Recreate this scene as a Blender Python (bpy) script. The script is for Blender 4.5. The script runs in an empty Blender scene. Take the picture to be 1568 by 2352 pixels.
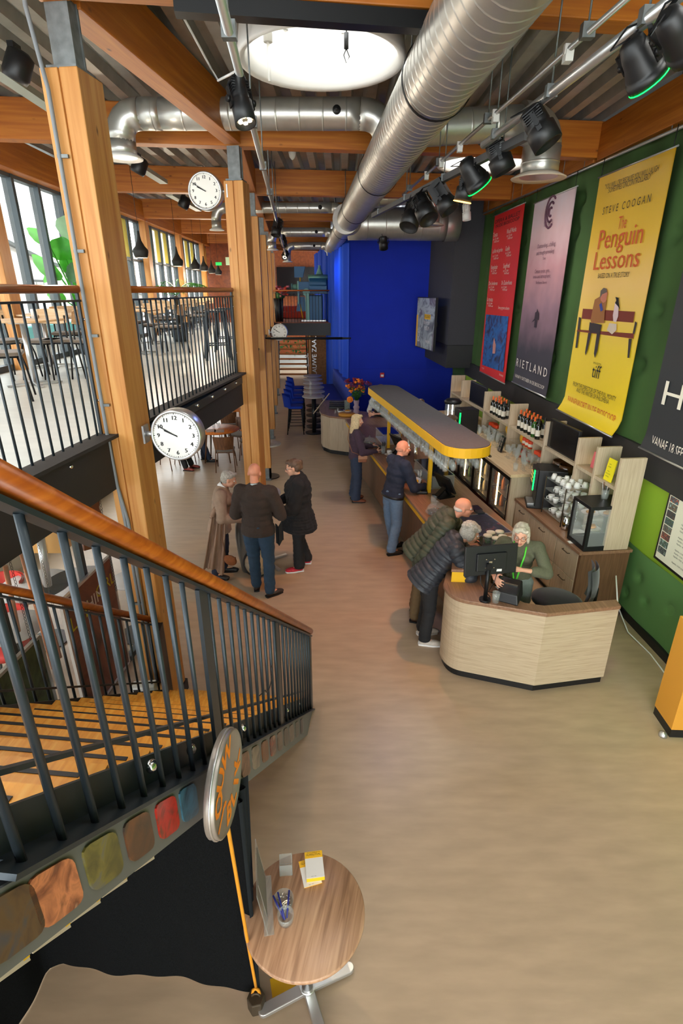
import bpy, bmesh, math, random
from mathutils import Vector, Matrix, Euler, noise as mnoise
R = random.Random(7)
SC = bpy.context.scene
COL = SC.collection
PI = math.pi
V = Vector

# ---------------------------------------------------------------- camera
F, CX, CY, EYE = 1229.0, 784.0, 1176.0, 3.75
PITCH = math.atan(508 / 1229.0)
PS, PC = math.sin(PITCH), math.cos(PITCH)
cam = bpy.data.cameras.new('camera'); cam.sensor_fit = 'VERTICAL'; cam.sensor_height = 36
cam.lens = F / 2352 * 36; cam.clip_start = 0.05; cam.clip_end = 200
camo = bpy.data.objects.new('camera', cam); COL.objects.link(camo)
camo.location = (0, 0, EYE); camo.rotation_euler = (PI / 2 - PITCH, 0, 0)
SC.camera = camo
# ---------------------------------------------------------------- sky
W = bpy.data.worlds.new('overcast_sky'); SC.world = W; W.use_nodes = True
wn = W.node_tree.nodes; wl = W.node_tree.links
bg = wn['Background']; bg.inputs['Strength'].default_value = 7.5
tc = wn.new('ShaderNodeTexCoord'); sp = wn.new('ShaderNodeSeparateXYZ'); cr = wn.new('ShaderNodeValToRGB')
wl.new(tc.outputs['Generated'], sp.inputs[0]); wl.new(sp.outputs['Z'], cr.inputs[0]); wl.new(cr.outputs[0], bg.inputs[0])
cr.color_ramp.elements[0].position = 0.0; cr.color_ramp.elements[0].color = (.80, .88, .92, 1)
cr.color_ramp.elements[1].position = 0.7; cr.color_ramp.elements[1].color = (.95, 1.0, 1.0, 1)
# ---------------------------------------------------------------- large lights (skylight domes seen and added, front fill)
def area(name, loc, rot, sx, sy, power, col, shape='RECTANGLE', spread=180):
    l = bpy.data.lights.new(name, 'AREA'); l.shape = shape; l.size = sx; l.size_y = sy
    l.energy = power; l.color = col; l.spread = math.radians(spread)
    o = bpy.data.objects.new(name, l); COL.objects.link(o); o.location = loc; o.rotation_euler = rot
    return o
DOMES = [(-.155, 5.23), (2.02, 8.95), (.9, 1.0), (2.3, 2.6), (-3.0, 3.2), (-1.5, -1.5)]  # the leading pair is in view; the other domes are added fill light
for i, (x, y) in enumerate(DOMES):
    area('skylight_and_fill', (x, y, 6.52), (0, 0, 0), 1.28, 1.28, [9, 130, 40, 32, 90, 70][i], (1, .97, .93), 'DISK')
# unseen fill panel behind the camera, added to brighten the hall
area('front_fill_light', (0.4, -4.6, 3.0), (PI / 2 + .12, 0, 0), 7.0, 4.6, 290, (1, .93, .84))
SC.view_settings.view_transform = 'Standard'; SC.view_settings.look = 'None'
SC.view_settings.gamma = 1; SC.view_settings.use_curve_mapping = False
SC.view_settings.exposure = -0.1
SC.cycles.max_bounces = 7; SC.cycles.diffuse_bounces = 4; SC.cycles.glossy_bounces = 3
SC.cycles.transmission_bounces = 6; SC.cycles.transparent_max_bounces = 12
SC.cycles.caustics_reflective = False; SC.cycles.caustics_refractive = False
SC.cycles.sample_clamp_indirect = 6

# ---------------------------------------------------------------- measuring helpers
def ray(u, v):
    x = (u - CX) / F; y = -(v - CY) / F
    return V((x, PC + y * PS, -PS + y * PC))
def at(u, v, z=0.0):
    d = ray(u, v); return d * ((z - EYE) / d.z) + V((0, 0, EYE))
def atY(u, v, Y):
    d = ray(u, v); return d * (Y / d.y) + V((0, 0, EYE))
def onwall(u, v, P, Q):
    d = ray(u, v); nx, ny = Q[1] - P[1], -(Q[0] - P[0])
    return d * ((P[0] * nx + P[1] * ny) / (d.x * nx + d.y * ny)) + V((0, 0, EYE))

# ---------------------------------------------------------------- mesh builder
class MB:
    def __init__(s): s.v = []; s.f = []; s.m = []; s.s = []
    def add(s, vs, fs, mi=0, smooth=False, M=None):
        b = len(s.v)
        s.v += [(M @ V(p)) if M is not None else V(p) for p in vs]
        for f in fs:
            s.f.append([b + i for i in f]); s.m.append(mi); s.s.append(smooth)
        return s
    def box(s, c, d, rot=None, mi=0):
        x, y, z = d[0] / 2, d[1] / 2, d[2] / 2
        vs = [(-x, -y, -z), (x, -y, -z), (x, y, -z), (-x, y, -z), (-x, -y, z), (x, -y, z), (x, y, z), (-x, y, z)]
        M = Matrix.Translation(c)
        if rot is not None:
            M = M @ (rot.to_4x4() if isinstance(rot, Matrix) else Euler(rot).to_matrix().to_4x4())
        return s.add(vs, [(0, 3, 2, 1), (4, 5, 6, 7), (0, 1, 5, 4), (1, 2, 6, 5), (2, 3, 7, 6), (3, 0, 4, 7)], mi, False, M)
    def span(s, x0, x1, y0, y1, z0, z1, mi=0):
        return s.box(((x0 + x1) / 2, (y0 + y1) / 2, (z0 + z1) / 2), (abs(x1 - x0), abs(y1 - y0), abs(z1 - z0)), None, mi)
    def cyl(s, p0, p1, r0, r1=None, n=12, mi=0, cap=True, flat=False):
        p0 = V(p0); p1 = V(p1); r1 = r0 if r1 is None else r1
        q = (p1 - p0).to_track_quat('Z', 'Y').to_matrix()
        vs = []
        for p, r in ((p0, r0), (p1, r1)):
            for i in range(n):
                a = 2 * PI * i / n; vs.append(p + q @ V((r * math.cos(a), r * math.sin(a), 0)))
        s.add(vs, [(i, (i + 1) % n, n + (i + 1) % n, n + i) for i in range(n)], mi, not flat)
        if cap:
            b = len(s.v) - 2 * n
            s.f.append([b + i for i in range(n)][::-1]); s.m.append(mi); s.s.append(False)
            s.f.append([b + n + i for i in range(n)]); s.m.append(mi); s.s.append(False)
        return s
    def tube(s, pts, r, n=8, mi=0, closed=False):
        pts = [V(p) for p in pts]; N = len(pts); vs = []; up = None
        for i, p in enumerate(pts):
            a = pts[(i - 1) % N] if closed or i > 0 else p; b = pts[(i + 1) % N] if closed or i < N - 1 else p
            t = (b - a).normalized()
            if up is None:
                up = V((0, 0, 1)) if abs(t.z) < .9 else V((1, 0, 0))
            up = (up - t * up.dot(t)); up = up.normalized() if up.length > 1e-6 else t.orthogonal().normalized()
            w = t.cross(up); rr = r[i] if isinstance(r, (list, tuple)) else r
            for k in range(n):
                an = 2 * PI * k / n; vs.append(p + (up * math.cos(an) + w * math.sin(an)) * rr)
        fs = []
        for i in range(N if closed else N - 1):
            j = (i + 1) % N
            for k in range(n): fs.append((i * n + k, i * n + (k + 1) % n, j * n + (k + 1) % n, j * n + k))
        s.add(vs, fs, mi, True)
        if not closed:
            b = len(s.v) - N * n
            s.f.append([b + k for k in range(n)][::-1]); s.m.append(mi); s.s.append(False)
            s.f.append([b + (N - 1) * n + k for k in range(n)]); s.m.append(mi); s.s.append(False)
        return s
    def lathe(s, prof, n=20, M=None, mi=0, smooth=True, cap=True, sx=1, sy=1):
        vs = []
        for r, z in prof:
            for k in range(n):
                a = 2 * PI * k / n; vs.append((r * sx * math.cos(a), r * sy * math.sin(a), z))
        N = len(prof); fs = []
        for i in range(N - 1):
            for k in range(n): fs.append((i * n + k, i * n + (k + 1) % n, (i + 1) * n + (k + 1) % n, (i + 1) * n + k))
        s.add(vs, fs, mi, smooth, M)
        if cap:
            b = len(s.v) - N * n
            if prof[0][0] > 1e-5: s.f.append([b + k for k in range(n)][::-1]); s.m.append(mi); s.s.append(False)
            if prof[-1][0] > 1e-5: s.f.append([b + (N - 1) * n + k for k in range(n)]); s.m.append(mi); s.s.append(False)
        return s
    def prism(s, poly, z0, z1, M=None, mi=0):
        n = len(poly)
        vs = [(p[0], p[1], z0) for p in poly] + [(p[0], p[1], z1) for p in poly]
        fs = [tuple(range(n))[::-1], tuple(range(n, 2 * n))] + [(i, (i + 1) % n, n + (i + 1) % n, n + i) for i in range(n)]
        return s.add(vs, fs, mi, False, M)
    def ell(s, c, d, rot=None, n=12, m=8, mi=0):
        M = Matrix.Translation(c)
        if rot is not None: M = M @ (rot.to_4x4() if isinstance(rot, Matrix) else Euler(rot).to_matrix().to_4x4())
        M = M @ Matrix.Diagonal((d[0], d[1], d[2], 1))
        vs = [(0, 0, -1)]; fs = []
        for i in range(1, m):
            t = PI * i / m
            for k in range(n):
                a = 2 * PI * k / n; vs.append((math.sin(t) * math.cos(a), math.sin(t) * math.sin(a), -math.cos(t)))
        vs.append((0, 0, 1)); L = len(vs) - 1
        for k in range(n):
            fs.append((0, 1 + (k + 1) % n, 1 + k)); fs.append((L, L - n + k, L - n + (k + 1) % n))
        for i in range(m - 2):
            for k in range(n):
                a = 1 + i * n; fs.append((a + k, a + (k + 1) % n, a + n + (k + 1) % n, a + n + k))
        return s.add(vs, fs, mi, True, M)
    def quad(s, a, b, c, d, mi=0): return s.add([a, b, c, d], [(0, 1, 2, 3)], mi)
    def beam(s, p0, p1, w, h, mi=0):      # rectangular bar from p0 to p1, h upright
        p0 = V(p0); p1 = V(p1); t = (p1 - p0)
        x = t.normalized(); y = V((0, 0, 1)).cross(x)
        y = y.normalized() if y.length > 1e-4 else V((0, 1, 0)); z = x.cross(y)
        return s.box((p0 + p1) / 2, (t.length, w, h), Matrix((x, y, z)).transposed(), mi)
    def grid(s, fn, nu, nv, mi=0, smooth=True):
        vs = [fn(i / nu, j / nv) for j in range(nv + 1) for i in range(nu + 1)]
        w = nu + 1
        return s.add(vs, [(j * w + i, j * w + i + 1, (j + 1) * w + i + 1, (j + 1) * w + i) for j in range(nv) for i in range(nu)], mi, smooth)
    def mesh(s, name, mats):
        me = bpy.data.meshes.new(name); me.from_pydata([tuple(p) for p in s.v], [], s.f)
        for m in (mats if isinstance(mats, (list, tuple)) else [mats]): me.materials.append(m)
        me.polygons.foreach_set('material_index', s.m); me.polygons.foreach_set('use_smooth', s.s)
        me.update(); return me

MW = {}
def link(name, data, parent=None, M=None):
    o = bpy.data.objects.new(name, data); COL.objects.link(o)
    if parent is not None: o.parent = parent
    M = M or Matrix.Identity(4); o.matrix_basis = M
    MW[o] = (MW[parent] @ M) if parent is not None else M
    return o
def tag(o, label, cat, group=None):
    o['label'] = label; o['category'] = cat
    if group: o['group'] = group
    return o
def thing(name, label, cat, loc=(0, 0, 0), rz=0.0, group=None, M=None):
    M = M or (Matrix.Translation(loc) @ Matrix.Rotation(rz, 4, 'Z'))
    return tag(link(name, None, None, M), label, cat, group)
def part(name, mb, mat, parent, world=False, label=None, bevel=0, kind=None):
    if world:
        I = MW[parent].inverted(); mb.v = [I @ p for p in mb.v]
    o = link(name, mb.mesh(name, mat), parent)
    if label: o['label'] = label
    if kind: o['kind'] = kind
    if bevel: bev(o, bevel)
    return o
def split(name, mb, mat, parent, world=False, label=None):      # one part per loose piece
    if world:
        I = MW[parent].inverted(); mb.v = [I @ p for p in mb.v]
    up = list(range(len(mb.v)))
    def find(i):
        while up[i] != i: up[i] = up[up[i]]; i = up[i]
        return i
    for f in mb.f:
        for k in f[1:]: up[find(k)] = find(f[0])
    grp = {}
    for i, f in enumerate(mb.f): grp.setdefault(find(f[0]), []).append(i)
    for fs in grp.values():
        b = MB(); ix = {}
        for i in fs:
            for k in mb.f[i]:
                if k not in ix: ix[k] = len(b.v); b.v.append(mb.v[k])
            b.f.append([ix[k] for k in mb.f[i]]); b.m.append(mb.m[i]); b.s.append(mb.s[i])
        link(name, b.mesh(name, mat), parent)
def ordn(n): return ['first', 'second', 'third', 'fourth', 'fifth', 'sixth', 'seventh', 'eighth', 'ninth', 'tenth'][n - 1] if n <= 10 else '%d%s' % (n, 'th' if 10 < n % 100 < 20 else {1: 'st', 2: 'nd', 3: 'rd'}.get(n % 10, 'th'))
def solo(name, mb, mat, label, cat, group=None, loc=None, bevel=0):   # a thing that is one mesh, built in world space
    if loc is None:
        n = len(mb.v); c = sum(mb.v, V((0, 0, 0))) / n; loc = V((c.x, c.y, min(p.z for p in mb.v)))
    loc = V(loc); mb.v = [p - loc for p in mb.v]
    o = link(name, mb.mesh(name, mat), None, Matrix.Translation(loc)); tag(o, label, cat, group)
    if bevel: bev(o, bevel)
    return o
def struct(name, mb, mat, parent=None):
    o = link(name, mb.mesh(name, mat), parent)
    if parent is None: o['kind'] = 'structure'
    return o
def bev(o, w, seg=2):
    b = o.modifiers.new('bevel', 'BEVEL'); b.width = w; b.segments = seg; b.limit_method = 'ANGLE'
def inst(name, me, parent, M): return link(name, me, parent, M)
def dup(root, M=None, label=None, group=None):
    r = root.copy(); COL.objects.link(r); MW[r] = M; r.matrix_basis = M
    if label: r['label'] = label
    if group: r['group'] = group
    for ch in list(root.children):
        c = ch.copy(); COL.objects.link(c); c.parent = r; MW[c] = MW[r] @ c.matrix_basis
        for g in list(ch.children):
            d = g.copy(); COL.objects.link(d); d.parent = c; MW[d] = MW[c] @ d.matrix_basis
    return r
def TR(x, y, z=0, rz=0.0): return Matrix.Translation((x, y, z)) @ Matrix.Rotation(rz, 4, 'Z')
def axis_frame(o, x, z=(0, 0, 1)):        # frame with local X along x and local Z near z
    x = V(x).normalized(); y = V(z).cross(x).normalized(); z = x.cross(y)
    M = Matrix((x, y, z)).transposed().to_4x4(); M.translation = V(o); return M
def text_mesh(name, items, mat):
    # items: (string, size, matrix, align, xscale)   -> one flat mesh
    mb = MB()
    for st, size, M, al, xs in items:
        cu = bpy.data.curves.new('lettering', 'FONT'); cu.body = st; cu.size = size; cu.align_x = al; cu.align_y = 'CENTER'
        cu.resolution_u = 2
        ob = bpy.data.objects.new('lettering', cu)
        me = bpy.data.meshes.new_from_object(ob)
        MM = M @ Matrix.Diagonal((xs, 1, 1, 1))
        mb.add([v.co for v in me.vertices], [tuple(p.vertices) for p in me.polygons], 0, False, MM)
        bpy.data.meshes.remove(me); bpy.data.objects.remove(ob); bpy.data.curves.remove(cu)
    return mb
# ---------------------------------------------------------------- materials
def srgb(r, g, b):
    f = lambda c: ((c / 255) / 12.92) if c <= 10 else (((c / 255) + .055) / 1.055) ** 2.4
    return (f(r), f(g), f(b), 1)
MATS = {}
def mat(name, col, rough=.5, metal=0.0, emit=0.0, ecol=None, alpha=1.0, trans=0.0, ior=1.45, nz=0.0, nscale=20, bump=0.0, bscale=80, stretch=(1, 1, 1), spec=.5, sheen=0.0, coords='Object'):
    m = bpy.data.materials.new(name); m.use_nodes = True; n = m.node_tree.nodes; l = m.node_tree.links
    b = n['Principled BSDF']; MATS[name] = m
    b.inputs['Base Color'].default_value = col; b.inputs['Roughness'].default_value = rough; b.inputs['Metallic'].default_value = metal
    b.inputs['Specular IOR Level'].default_value = spec
    if emit: b.inputs['Emission Color'].default_value = ecol or col; b.inputs['Emission Strength'].default_value = emit
    if alpha < 1: b.inputs['Alpha'].default_value = alpha
    if trans: b.inputs['Transmission Weight'].default_value = trans; b.inputs['IOR'].default_value = ior
    if sheen: b.inputs['Sheen Weight'].default_value = sheen
    if nz or bump:
        t = n.new('ShaderNodeTexCoord'); mp = n.new('ShaderNodeMapping'); l.new(t.outputs[coords], mp.inputs[0]); mp.inputs['Scale'].default_value = stretch
    if nz:
        x = n.new('ShaderNodeTexNoise'); x.inputs['Scale'].default_value = nscale; x.inputs['Detail'].default_value = 4; l.new(mp.outputs[0], x.inputs[0])
        r = n.new('ShaderNodeValToRGB'); l.new(x.outputs[0], r.inputs[0]); l.new(r.outputs[0], b.inputs['Base Color'])
        r.color_ramp.elements[0].position = .3; r.color_ramp.elements[1].position = .7
        r.color_ramp.elements[0].color = [c * (1 - nz) for c in col[:3]] + [1]; r.color_ramp.elements[1].color = [min(1, c * (1 + nz)) for c in col[:3]] + [1]
    if bump:
        x2 = n.new('ShaderNodeTexNoise'); x2.inputs['Scale'].default_value = bscale; l.new(mp.outputs[0], x2.inputs[0])
        bp = n.new('ShaderNodeBump'); bp.inputs['Strength'].default_value = bump; bp.inputs['Distance'].default_value = .01
        l.new(x2.outputs[0], bp.inputs['Height']); l.new(bp.outputs[0], b.inputs['Normal'])
    return m
def wood(name, dark, mid, light, stretch=(.35, 9, 9), rough=.45, knots=0.0, scale=3.0, contrast=.25):
    m = mat(name, mid, rough); n = m.node_tree.nodes; l = m.node_tree.links; b = n['Principled BSDF']
    t = n.new('ShaderNodeTexCoord'); mp = n.new('ShaderNodeMapping'); mp.inputs['Scale'].default_value = stretch
    l.new(t.outputs['Object'], mp.inputs[0])
    x = n.new('ShaderNodeTexNoise'); x.inputs['Scale'].default_value = scale; x.inputs['Detail'].default_value = 6; x.inputs['Distortion'].default_value = .6
    l.new(mp.outputs[0], x.inputs[0])
    r = n.new('ShaderNodeValToRGB'); l.new(x.outputs[0], r.inputs[0])
    e = r.color_ramp.elements; e[0].position = .5 - contrast; e[0].color = dark; e[1].position = .5 + contrast; e[1].color = light
    k = e.new(.5); k.color = mid
    out = r.outputs[0]
    if knots:
        mp2 = n.new('ShaderNodeMapping'); mp2.inputs['Scale'].default_value = [.55 + .45 * (s < 1) if s > 1 else .55 for s in stretch]
        mp2.inputs['Scale'].default_value = tuple((1.0 if s < 1 else 2.2) for s in stretch)
        l.new(t.outputs['Object'], mp2.inputs[0])
        vo = n.new('ShaderNodeTexVoronoi'); vo.inputs['Scale'].default_value = 3.0; l.new(mp2.outputs[0], vo.inputs[0])
        r2 = n.new('ShaderNodeValToRGB'); l.new(vo.outputs['Distance'], r2.inputs[0])
        r2.color_ramp.elements[0].position = .02; r2.color_ramp.elements[0].color = (1, 1, 1, 1)
        r2.color_ramp.elements[1].position = .11; r2.color_ramp.elements[1].color = (0, 0, 0, 1)
        mx = n.new('ShaderNodeMix'); mx.data_type = 'RGBA'; l.new(r2.outputs[0], mx.inputs[0]); l.new(out, mx.inputs[6])
        mx.inputs[7].default_value = [c * .35 for c in dark[:3]] + [1]; out = mx.outputs[2]
    l.new(out, b.inputs['Base Color'])
    return m
# timber
GLU = wood('glulam_pine', srgb(156, 82, 12), srgb(178, 102, 22), srgb(198, 124, 40), (.35, 7, 7), .5, 1)
GLUZ = wood('glulam_pine_upright', srgb(178, 112, 46), srgb(198, 136, 68), srgb(212, 158, 90), (7, 7, .35), .5, 1)  # lighter than the beams: window light on the posts is in this colour
RAILW = wood('varnished_handrail', srgb(132, 60, 12), srgb(156, 78, 20), srgb(178, 98, 32), (.5, 14, 14), .28)
OAKL = wood('pale_oak_laminate', srgb(166, 144, 116), srgb(186, 166, 138), srgb(200, 182, 154), (1.2, 1.2, 22), .5, 0, 3, .3)
OAKV = wood('pale_oak_upright', srgb(172, 150, 124), srgb(190, 170, 144), srgb(204, 186, 160), (18, 18, 1.0), .5, 0, 3, .3)
OAKW = wood('pale_oak_worktop', srgb(212, 178, 134), srgb(226, 196, 154), srgb(234, 208, 170), (14, 1, 14), .4, 0, 3, .3)
BRN = wood('brown_walnut_laminate', srgb(114, 82, 60), srgb(138, 102, 78), srgb(160, 122, 94), (16, .9, 16), .4, 0, 3, .3)
BRNV = wood('brown_walnut_upright', srgb(88, 62, 42), srgb(110, 78, 54), srgb(130, 94, 66), (18, 18, .9), .5, 0, 3, .3)
TTOP = wood('table_walnut', srgb(136, 100, 74), srgb(172, 132, 102), srgb(192, 154, 122), (20, 1.0, 20), .38, 0, 2.4, .22)
TREAD = wood('golden_stair_oak', srgb(196, 120, 28), srgb(224, 152, 52), srgb(238, 180, 84), (1.0, 12, 12), .35, 0, 3, .3)
CHW = wood('chair_oak', srgb(206, 164, 118), srgb(222, 184, 140), srgb(234, 202, 164), (1, 1, 10), .5)
DCH = wood('dark_chair_walnut', srgb(80, 48, 26), srgb(104, 66, 38), srgb(126, 84, 52), (8, 8, 1), .5)
ORT = wood('orange_round_tabletop', srgb(196, 98, 26), srgb(216, 118, 40), srgb(230, 138, 58), (8, 1, 8), .4)
RUST = wood('rust_timber_panel', srgb(104, 44, 8), srgb(130, 60, 16), srgb(150, 76, 26), (3, 3, 3), .5)
PARTN = wood('tan_flock_panel', srgb(118, 76, 40), srgb(134, 90, 50), srgb(150, 104, 62), (4, 4, 4), .8)
# floors, walls
FLOOR = mat('beige_linoleum', srgb(176, 152, 127), .34, nz=.09, nscale=2.6, stretch=(1.0, 4.0, 1), spec=.45)
MEZF = mat('grey_linoleum', srgb(214, 214, 206), .34, nz=.06, nscale=3, stretch=(1, 3, 1))
STEEL = mat('dark_blue_grey_steel', srgb(44, 52, 58), .38, .3)
BLKM = mat('black_metal', srgb(24, 24, 26), .4, .4)
BLK = mat('black_plastic', srgb(20, 20, 22), .45)
FASC = mat('black_brown_fascia', srgb(44, 38, 34), .8)
BANDM = mat('charcoal_band', srgb(40, 39, 40), .7)
GRN = mat('dark_green_padding', srgb(60, 90, 42), .9, nz=.15, nscale=1.2)
LIME = mat('lime_green_paint', srgb(140, 174, 42), .75, nz=.05, nscale=1)
SAGE = mat('sage_green_padding', srgb(86, 126, 70), .9)
BLUE = mat('ultramarine_wall', srgb(7, 40, 168), .85, nz=.06, nscale=2)
CURT = mat('cobalt_curtain', srgb(10, 70, 200), .85)
COLM = mat('charcoal_box_cladding', srgb(62, 60, 64), .85, nz=.05, nscale=40)
PLAST = mat('pale_plaster', srgb(206, 202, 190), .9, nz=.03, nscale=3)
DECK = mat('galvanised_deck', srgb(176, 176, 170), .42, .55, nz=.12, nscale=5)
DUCT = mat('spiral_duct_zinc', srgb(206, 204, 198), .34, .8, nz=.05, nscale=9)
GALV = mat('galvanised_bracket', srgb(120, 124, 124), .5, .6, nz=.25, nscale=14)
ALU = mat('brushed_aluminium', srgb(206, 206, 206), .3, .85)
CHROME = mat('chrome', srgb(225, 225, 225), .12, 1.0)
WHITE = mat('white_paint', srgb(240, 238, 232), .5)
DOMEW = mat('skylight_ring_white', srgb(246, 244, 240), .5)
GLASS = mat('clear_glass', (.9, .95, .93, 1), .02, alpha=.1, spec=.6)
GLASSW = mat('drinking_glass', (.62, .66, .63, 1), .04, alpha=.2, spec=1.0)
MULL = mat('anthracite_mullion', srgb(62, 72, 76), .45, .2)
YFILM = mat('yellow_window_film', srgb(240, 224, 80), .6, alpha=.55)
YEL = mat('signal_yellow', srgb(232, 178, 12), .55)
GREYT = mat('charcoal_canopy_top', srgb(84, 82, 84), .8, nz=.08, nscale=30)
RED = mat('signal_red', srgb(206, 28, 22), .5)
PAPER = mat('white_paper', srgb(236, 234, 232), .7)
YPAP = mat('yellow_card', srgb(244, 190, 20), .6)
ORNG = mat('orange_lettering', srgb(250, 140, 10), .6)
INK = mat('black_ink', srgb(22, 22, 24), .7)
BLKCUR = mat('black_curtain', srgb(13, 14, 15), .98, nz=.6, nscale=160, spec=.1)
GRYCUR = mat('slate_curtain_edge', srgb(30, 34, 38), .95, spec=.2)
ROPE = mat('orange_rope', srgb(214, 140, 20), .8, bump=.4, bscale=300)
BRONZE = mat('dark_bronze_weight', srgb(74, 62, 48), .55, .5)
TIN = mat('film_tin_steel', srgb(158, 150, 142), .38, .6)
LEAF = mat('banana_leaf_green', srgb(52, 158, 22), .45, nz=.2, nscale=5, trans=.12)
LEAFD = mat('dark_leaf_green', srgb(40, 92, 34), .5, nz=.25, nscale=6)
LEAFP = mat('pale_leaf_green', srgb(150, 190, 150), .45, nz=.1, nscale=8)
POT = mat('charcoal_planter', srgb(70, 76, 78), .7)
TAUPE = mat('taupe_seat_fabric', srgb(112, 98, 84), .9, sheen=.3)
BLUF = mat('royal_blue_velvet', srgb(8, 50, 160), .9)
STONE = mat('grey_stone_tabletop', srgb(176, 168, 162), .5, nz=.06, nscale=30)
SKIN = mat('skin', srgb(222, 166, 138), .55, nz=.05, nscale=18, spec=.35)
SKINR = mat('ruddy_skin', srgb(220, 148, 118), .55, nz=.07, nscale=18, spec=.35)
LIPS = mat('lips', srgb(172, 92, 84), .5)
EYEW = mat('eye_white', srgb(235, 232, 226), .3)
IRIS = mat('iris_dark', srgb(44, 36, 34), .3)
LEDW = mat('warm_led_strip', (1, .72, .35, 1), .5, emit=9, ecol=(1, .66, .28, 1))
LEDG = mat('green_led_edge', (0, 1, .1, 1), .5, emit=5, ecol=(.0, 1, .08, 1))
LEDC = mat('warm_led_chip', (1, .9, .7, 1), .5, emit=25, ecol=(1, .8, .5, 1))
LAMPO = mat('pendant_glow', (1, .55, .15, 1), .5, emit=5, ecol=(1, .5, .12, 1))
BOTG = mat('dark_wine_bottle', srgb(18, 22, 18), .12, spec=.8)
BOTN = mat('green_wine_bottle', srgb(40, 84, 24), .12, spec=.8)
CAPS = mat('orange_bottle_capsule', srgb(214, 92, 30), .45)
LABL = mat('cream_bottle_label', srgb(232, 224, 206), .7)
PORC = mat('white_porcelain', srgb(238, 236, 232), .3)
SCREEN = mat('dark_screen', srgb(16, 17, 20), .2)
COPP = mat('copper_tube', srgb(168, 100, 62), .35, .6)
GROUND = mat('outside_paving', srgb(170, 172, 170), .9)
HOUSE = mat('white_house_render', srgb(236, 238, 238), .9)
CONC = mat('grey_concrete_ledge', srgb(176, 178, 174), .9, nz=.1, nscale=2)
def img_mat(name, stops, scale, distort=2.0, rough=.6, stretch=(1, 1, 1)):     # blurry printed picture: a colour mosaic
    m = mat(name, stops[0], rough); n = m.node_tree.nodes; l = m.node_tree.links; b = n['Principled BSDF']
    t = n.new('ShaderNodeTexCoord'); mp = n.new('ShaderNodeMapping'); mp.inputs['Scale'].default_value = stretch; l.new(t.outputs['Object'], mp.inputs[0])
    x = n.new('ShaderNodeTexNoise'); x.inputs['Scale'].default_value = scale; x.inputs['Detail'].default_value = 5; x.inputs['Distortion'].default_value = distort
    l.new(mp.outputs[0], x.inputs[0]); r = n.new('ShaderNodeValToRGB'); l.new(x.outputs[0], r.inputs[0])
    e = r.color_ramp.elements; k = len(stops)
    e[0].position = .28; e[0].color = stops[0]; e[1].position = .72; e[1].color = stops[-1]
    for i in range(1, k - 1):
        q = e.new(.28 + .44 * i / (k - 1)); q.color = stops[i]
    l.new(r.outputs[0], b.inputs['Base Color']); return m
def grad_mat(name, stops, z0, z1, rough=.6, nz=.25, nscale=2.5):     # print that changes with height on the sheet (local z)
    m = mat(name, stops[0][1], rough); n = m.node_tree.nodes; l = m.node_tree.links; b = n['Principled BSDF']
    t = n.new('ShaderNodeTexCoord'); s = n.new('ShaderNodeSeparateXYZ'); l.new(t.outputs['Object'], s.inputs[0])
    mr = n.new('ShaderNodeMapRange'); mr.inputs[1].default_value = z0; mr.inputs[2].default_value = z1; l.new(s.outputs['Z'], mr.inputs[0])
    x = n.new('ShaderNodeTexNoise'); x.inputs['Scale'].default_value = nscale; l.new(t.outputs['Object'], x.inputs[0])
    ma = n.new('ShaderNodeMath'); ma.operation = 'MULTIPLY_ADD'; l.new(x.outputs[0], ma.inputs[0]); ma.inputs[1].default_value = nz; l.new(mr.outputs[0], ma.inputs[2])
    mb = n.new('ShaderNodeMath'); mb.operation = 'SUBTRACT'; l.new(ma.outputs[0], mb.inputs[0]); mb.inputs[1].default_value = nz / 2
    r = n.new('ShaderNodeValToRGB'); l.new(mb.outputs[0], r.inputs[0]); e = r.color_ramp.elements
    e[0].position = stops[0][0]; e[0].color = stops[0][1]; e[1].position = stops[-1][0]; e[1].color = stops[-1][1]
    for p, c in stops[1:-1]:
        q = e.new(p); q.color = c
    l.new(r.outputs[0], b.inputs['Base Color']); return m
def C(*a): return srgb(*a)
# ================================================================ LARGE STRUCTURE
def WX(y): return 3.565 - .035 * (y - 5.903)          # right-hand wall line
def wallP(y, z, off=0.0): return V((WX(y) - off, y, z))
EDGE = [(-2.28, .35), (-1.83, 4.25), (-1.40, 7.65), (-1.75, 11.2), (-2.02, 14.4), (-2.3, 17.6), (-2.55, 20.5)]
def winX(y): return -4.5 - .028 * y
b = MB(); b.span(-7.5, 4.3, -5, 31, -.1, 0); struct('floor', b, FLOOR)
b = MB(); poly = EDGE + [(winX(22) - .1, 20.5), (winX(.35) - .1, .35)]
b.prism([(p[0], p[1]) for p in poly], 2.5, 2.7); struct('floor_mezzanine', b, [MEZF])
b = MB(); b.span(-4.4, .55, -3.6, .22, 2.5, 2.7); struct('floor_landing', b, [MEZF])
for i in range(len(EDGE) - 1):            # dark steel edge beam under the railing
    p, q = EDGE[i], EDGE[i + 1]; b = MB(); b.beam((p[0], p[1], 2.485), (q[0], q[1], 2.485), .1, .41)
    b.beam((p[0] + .03, p[1], 2.71), (q[0] + .03, q[1], 2.71), .17, .025)
    struct('trim_%d' % (i + 1), b, FASC)
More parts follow.
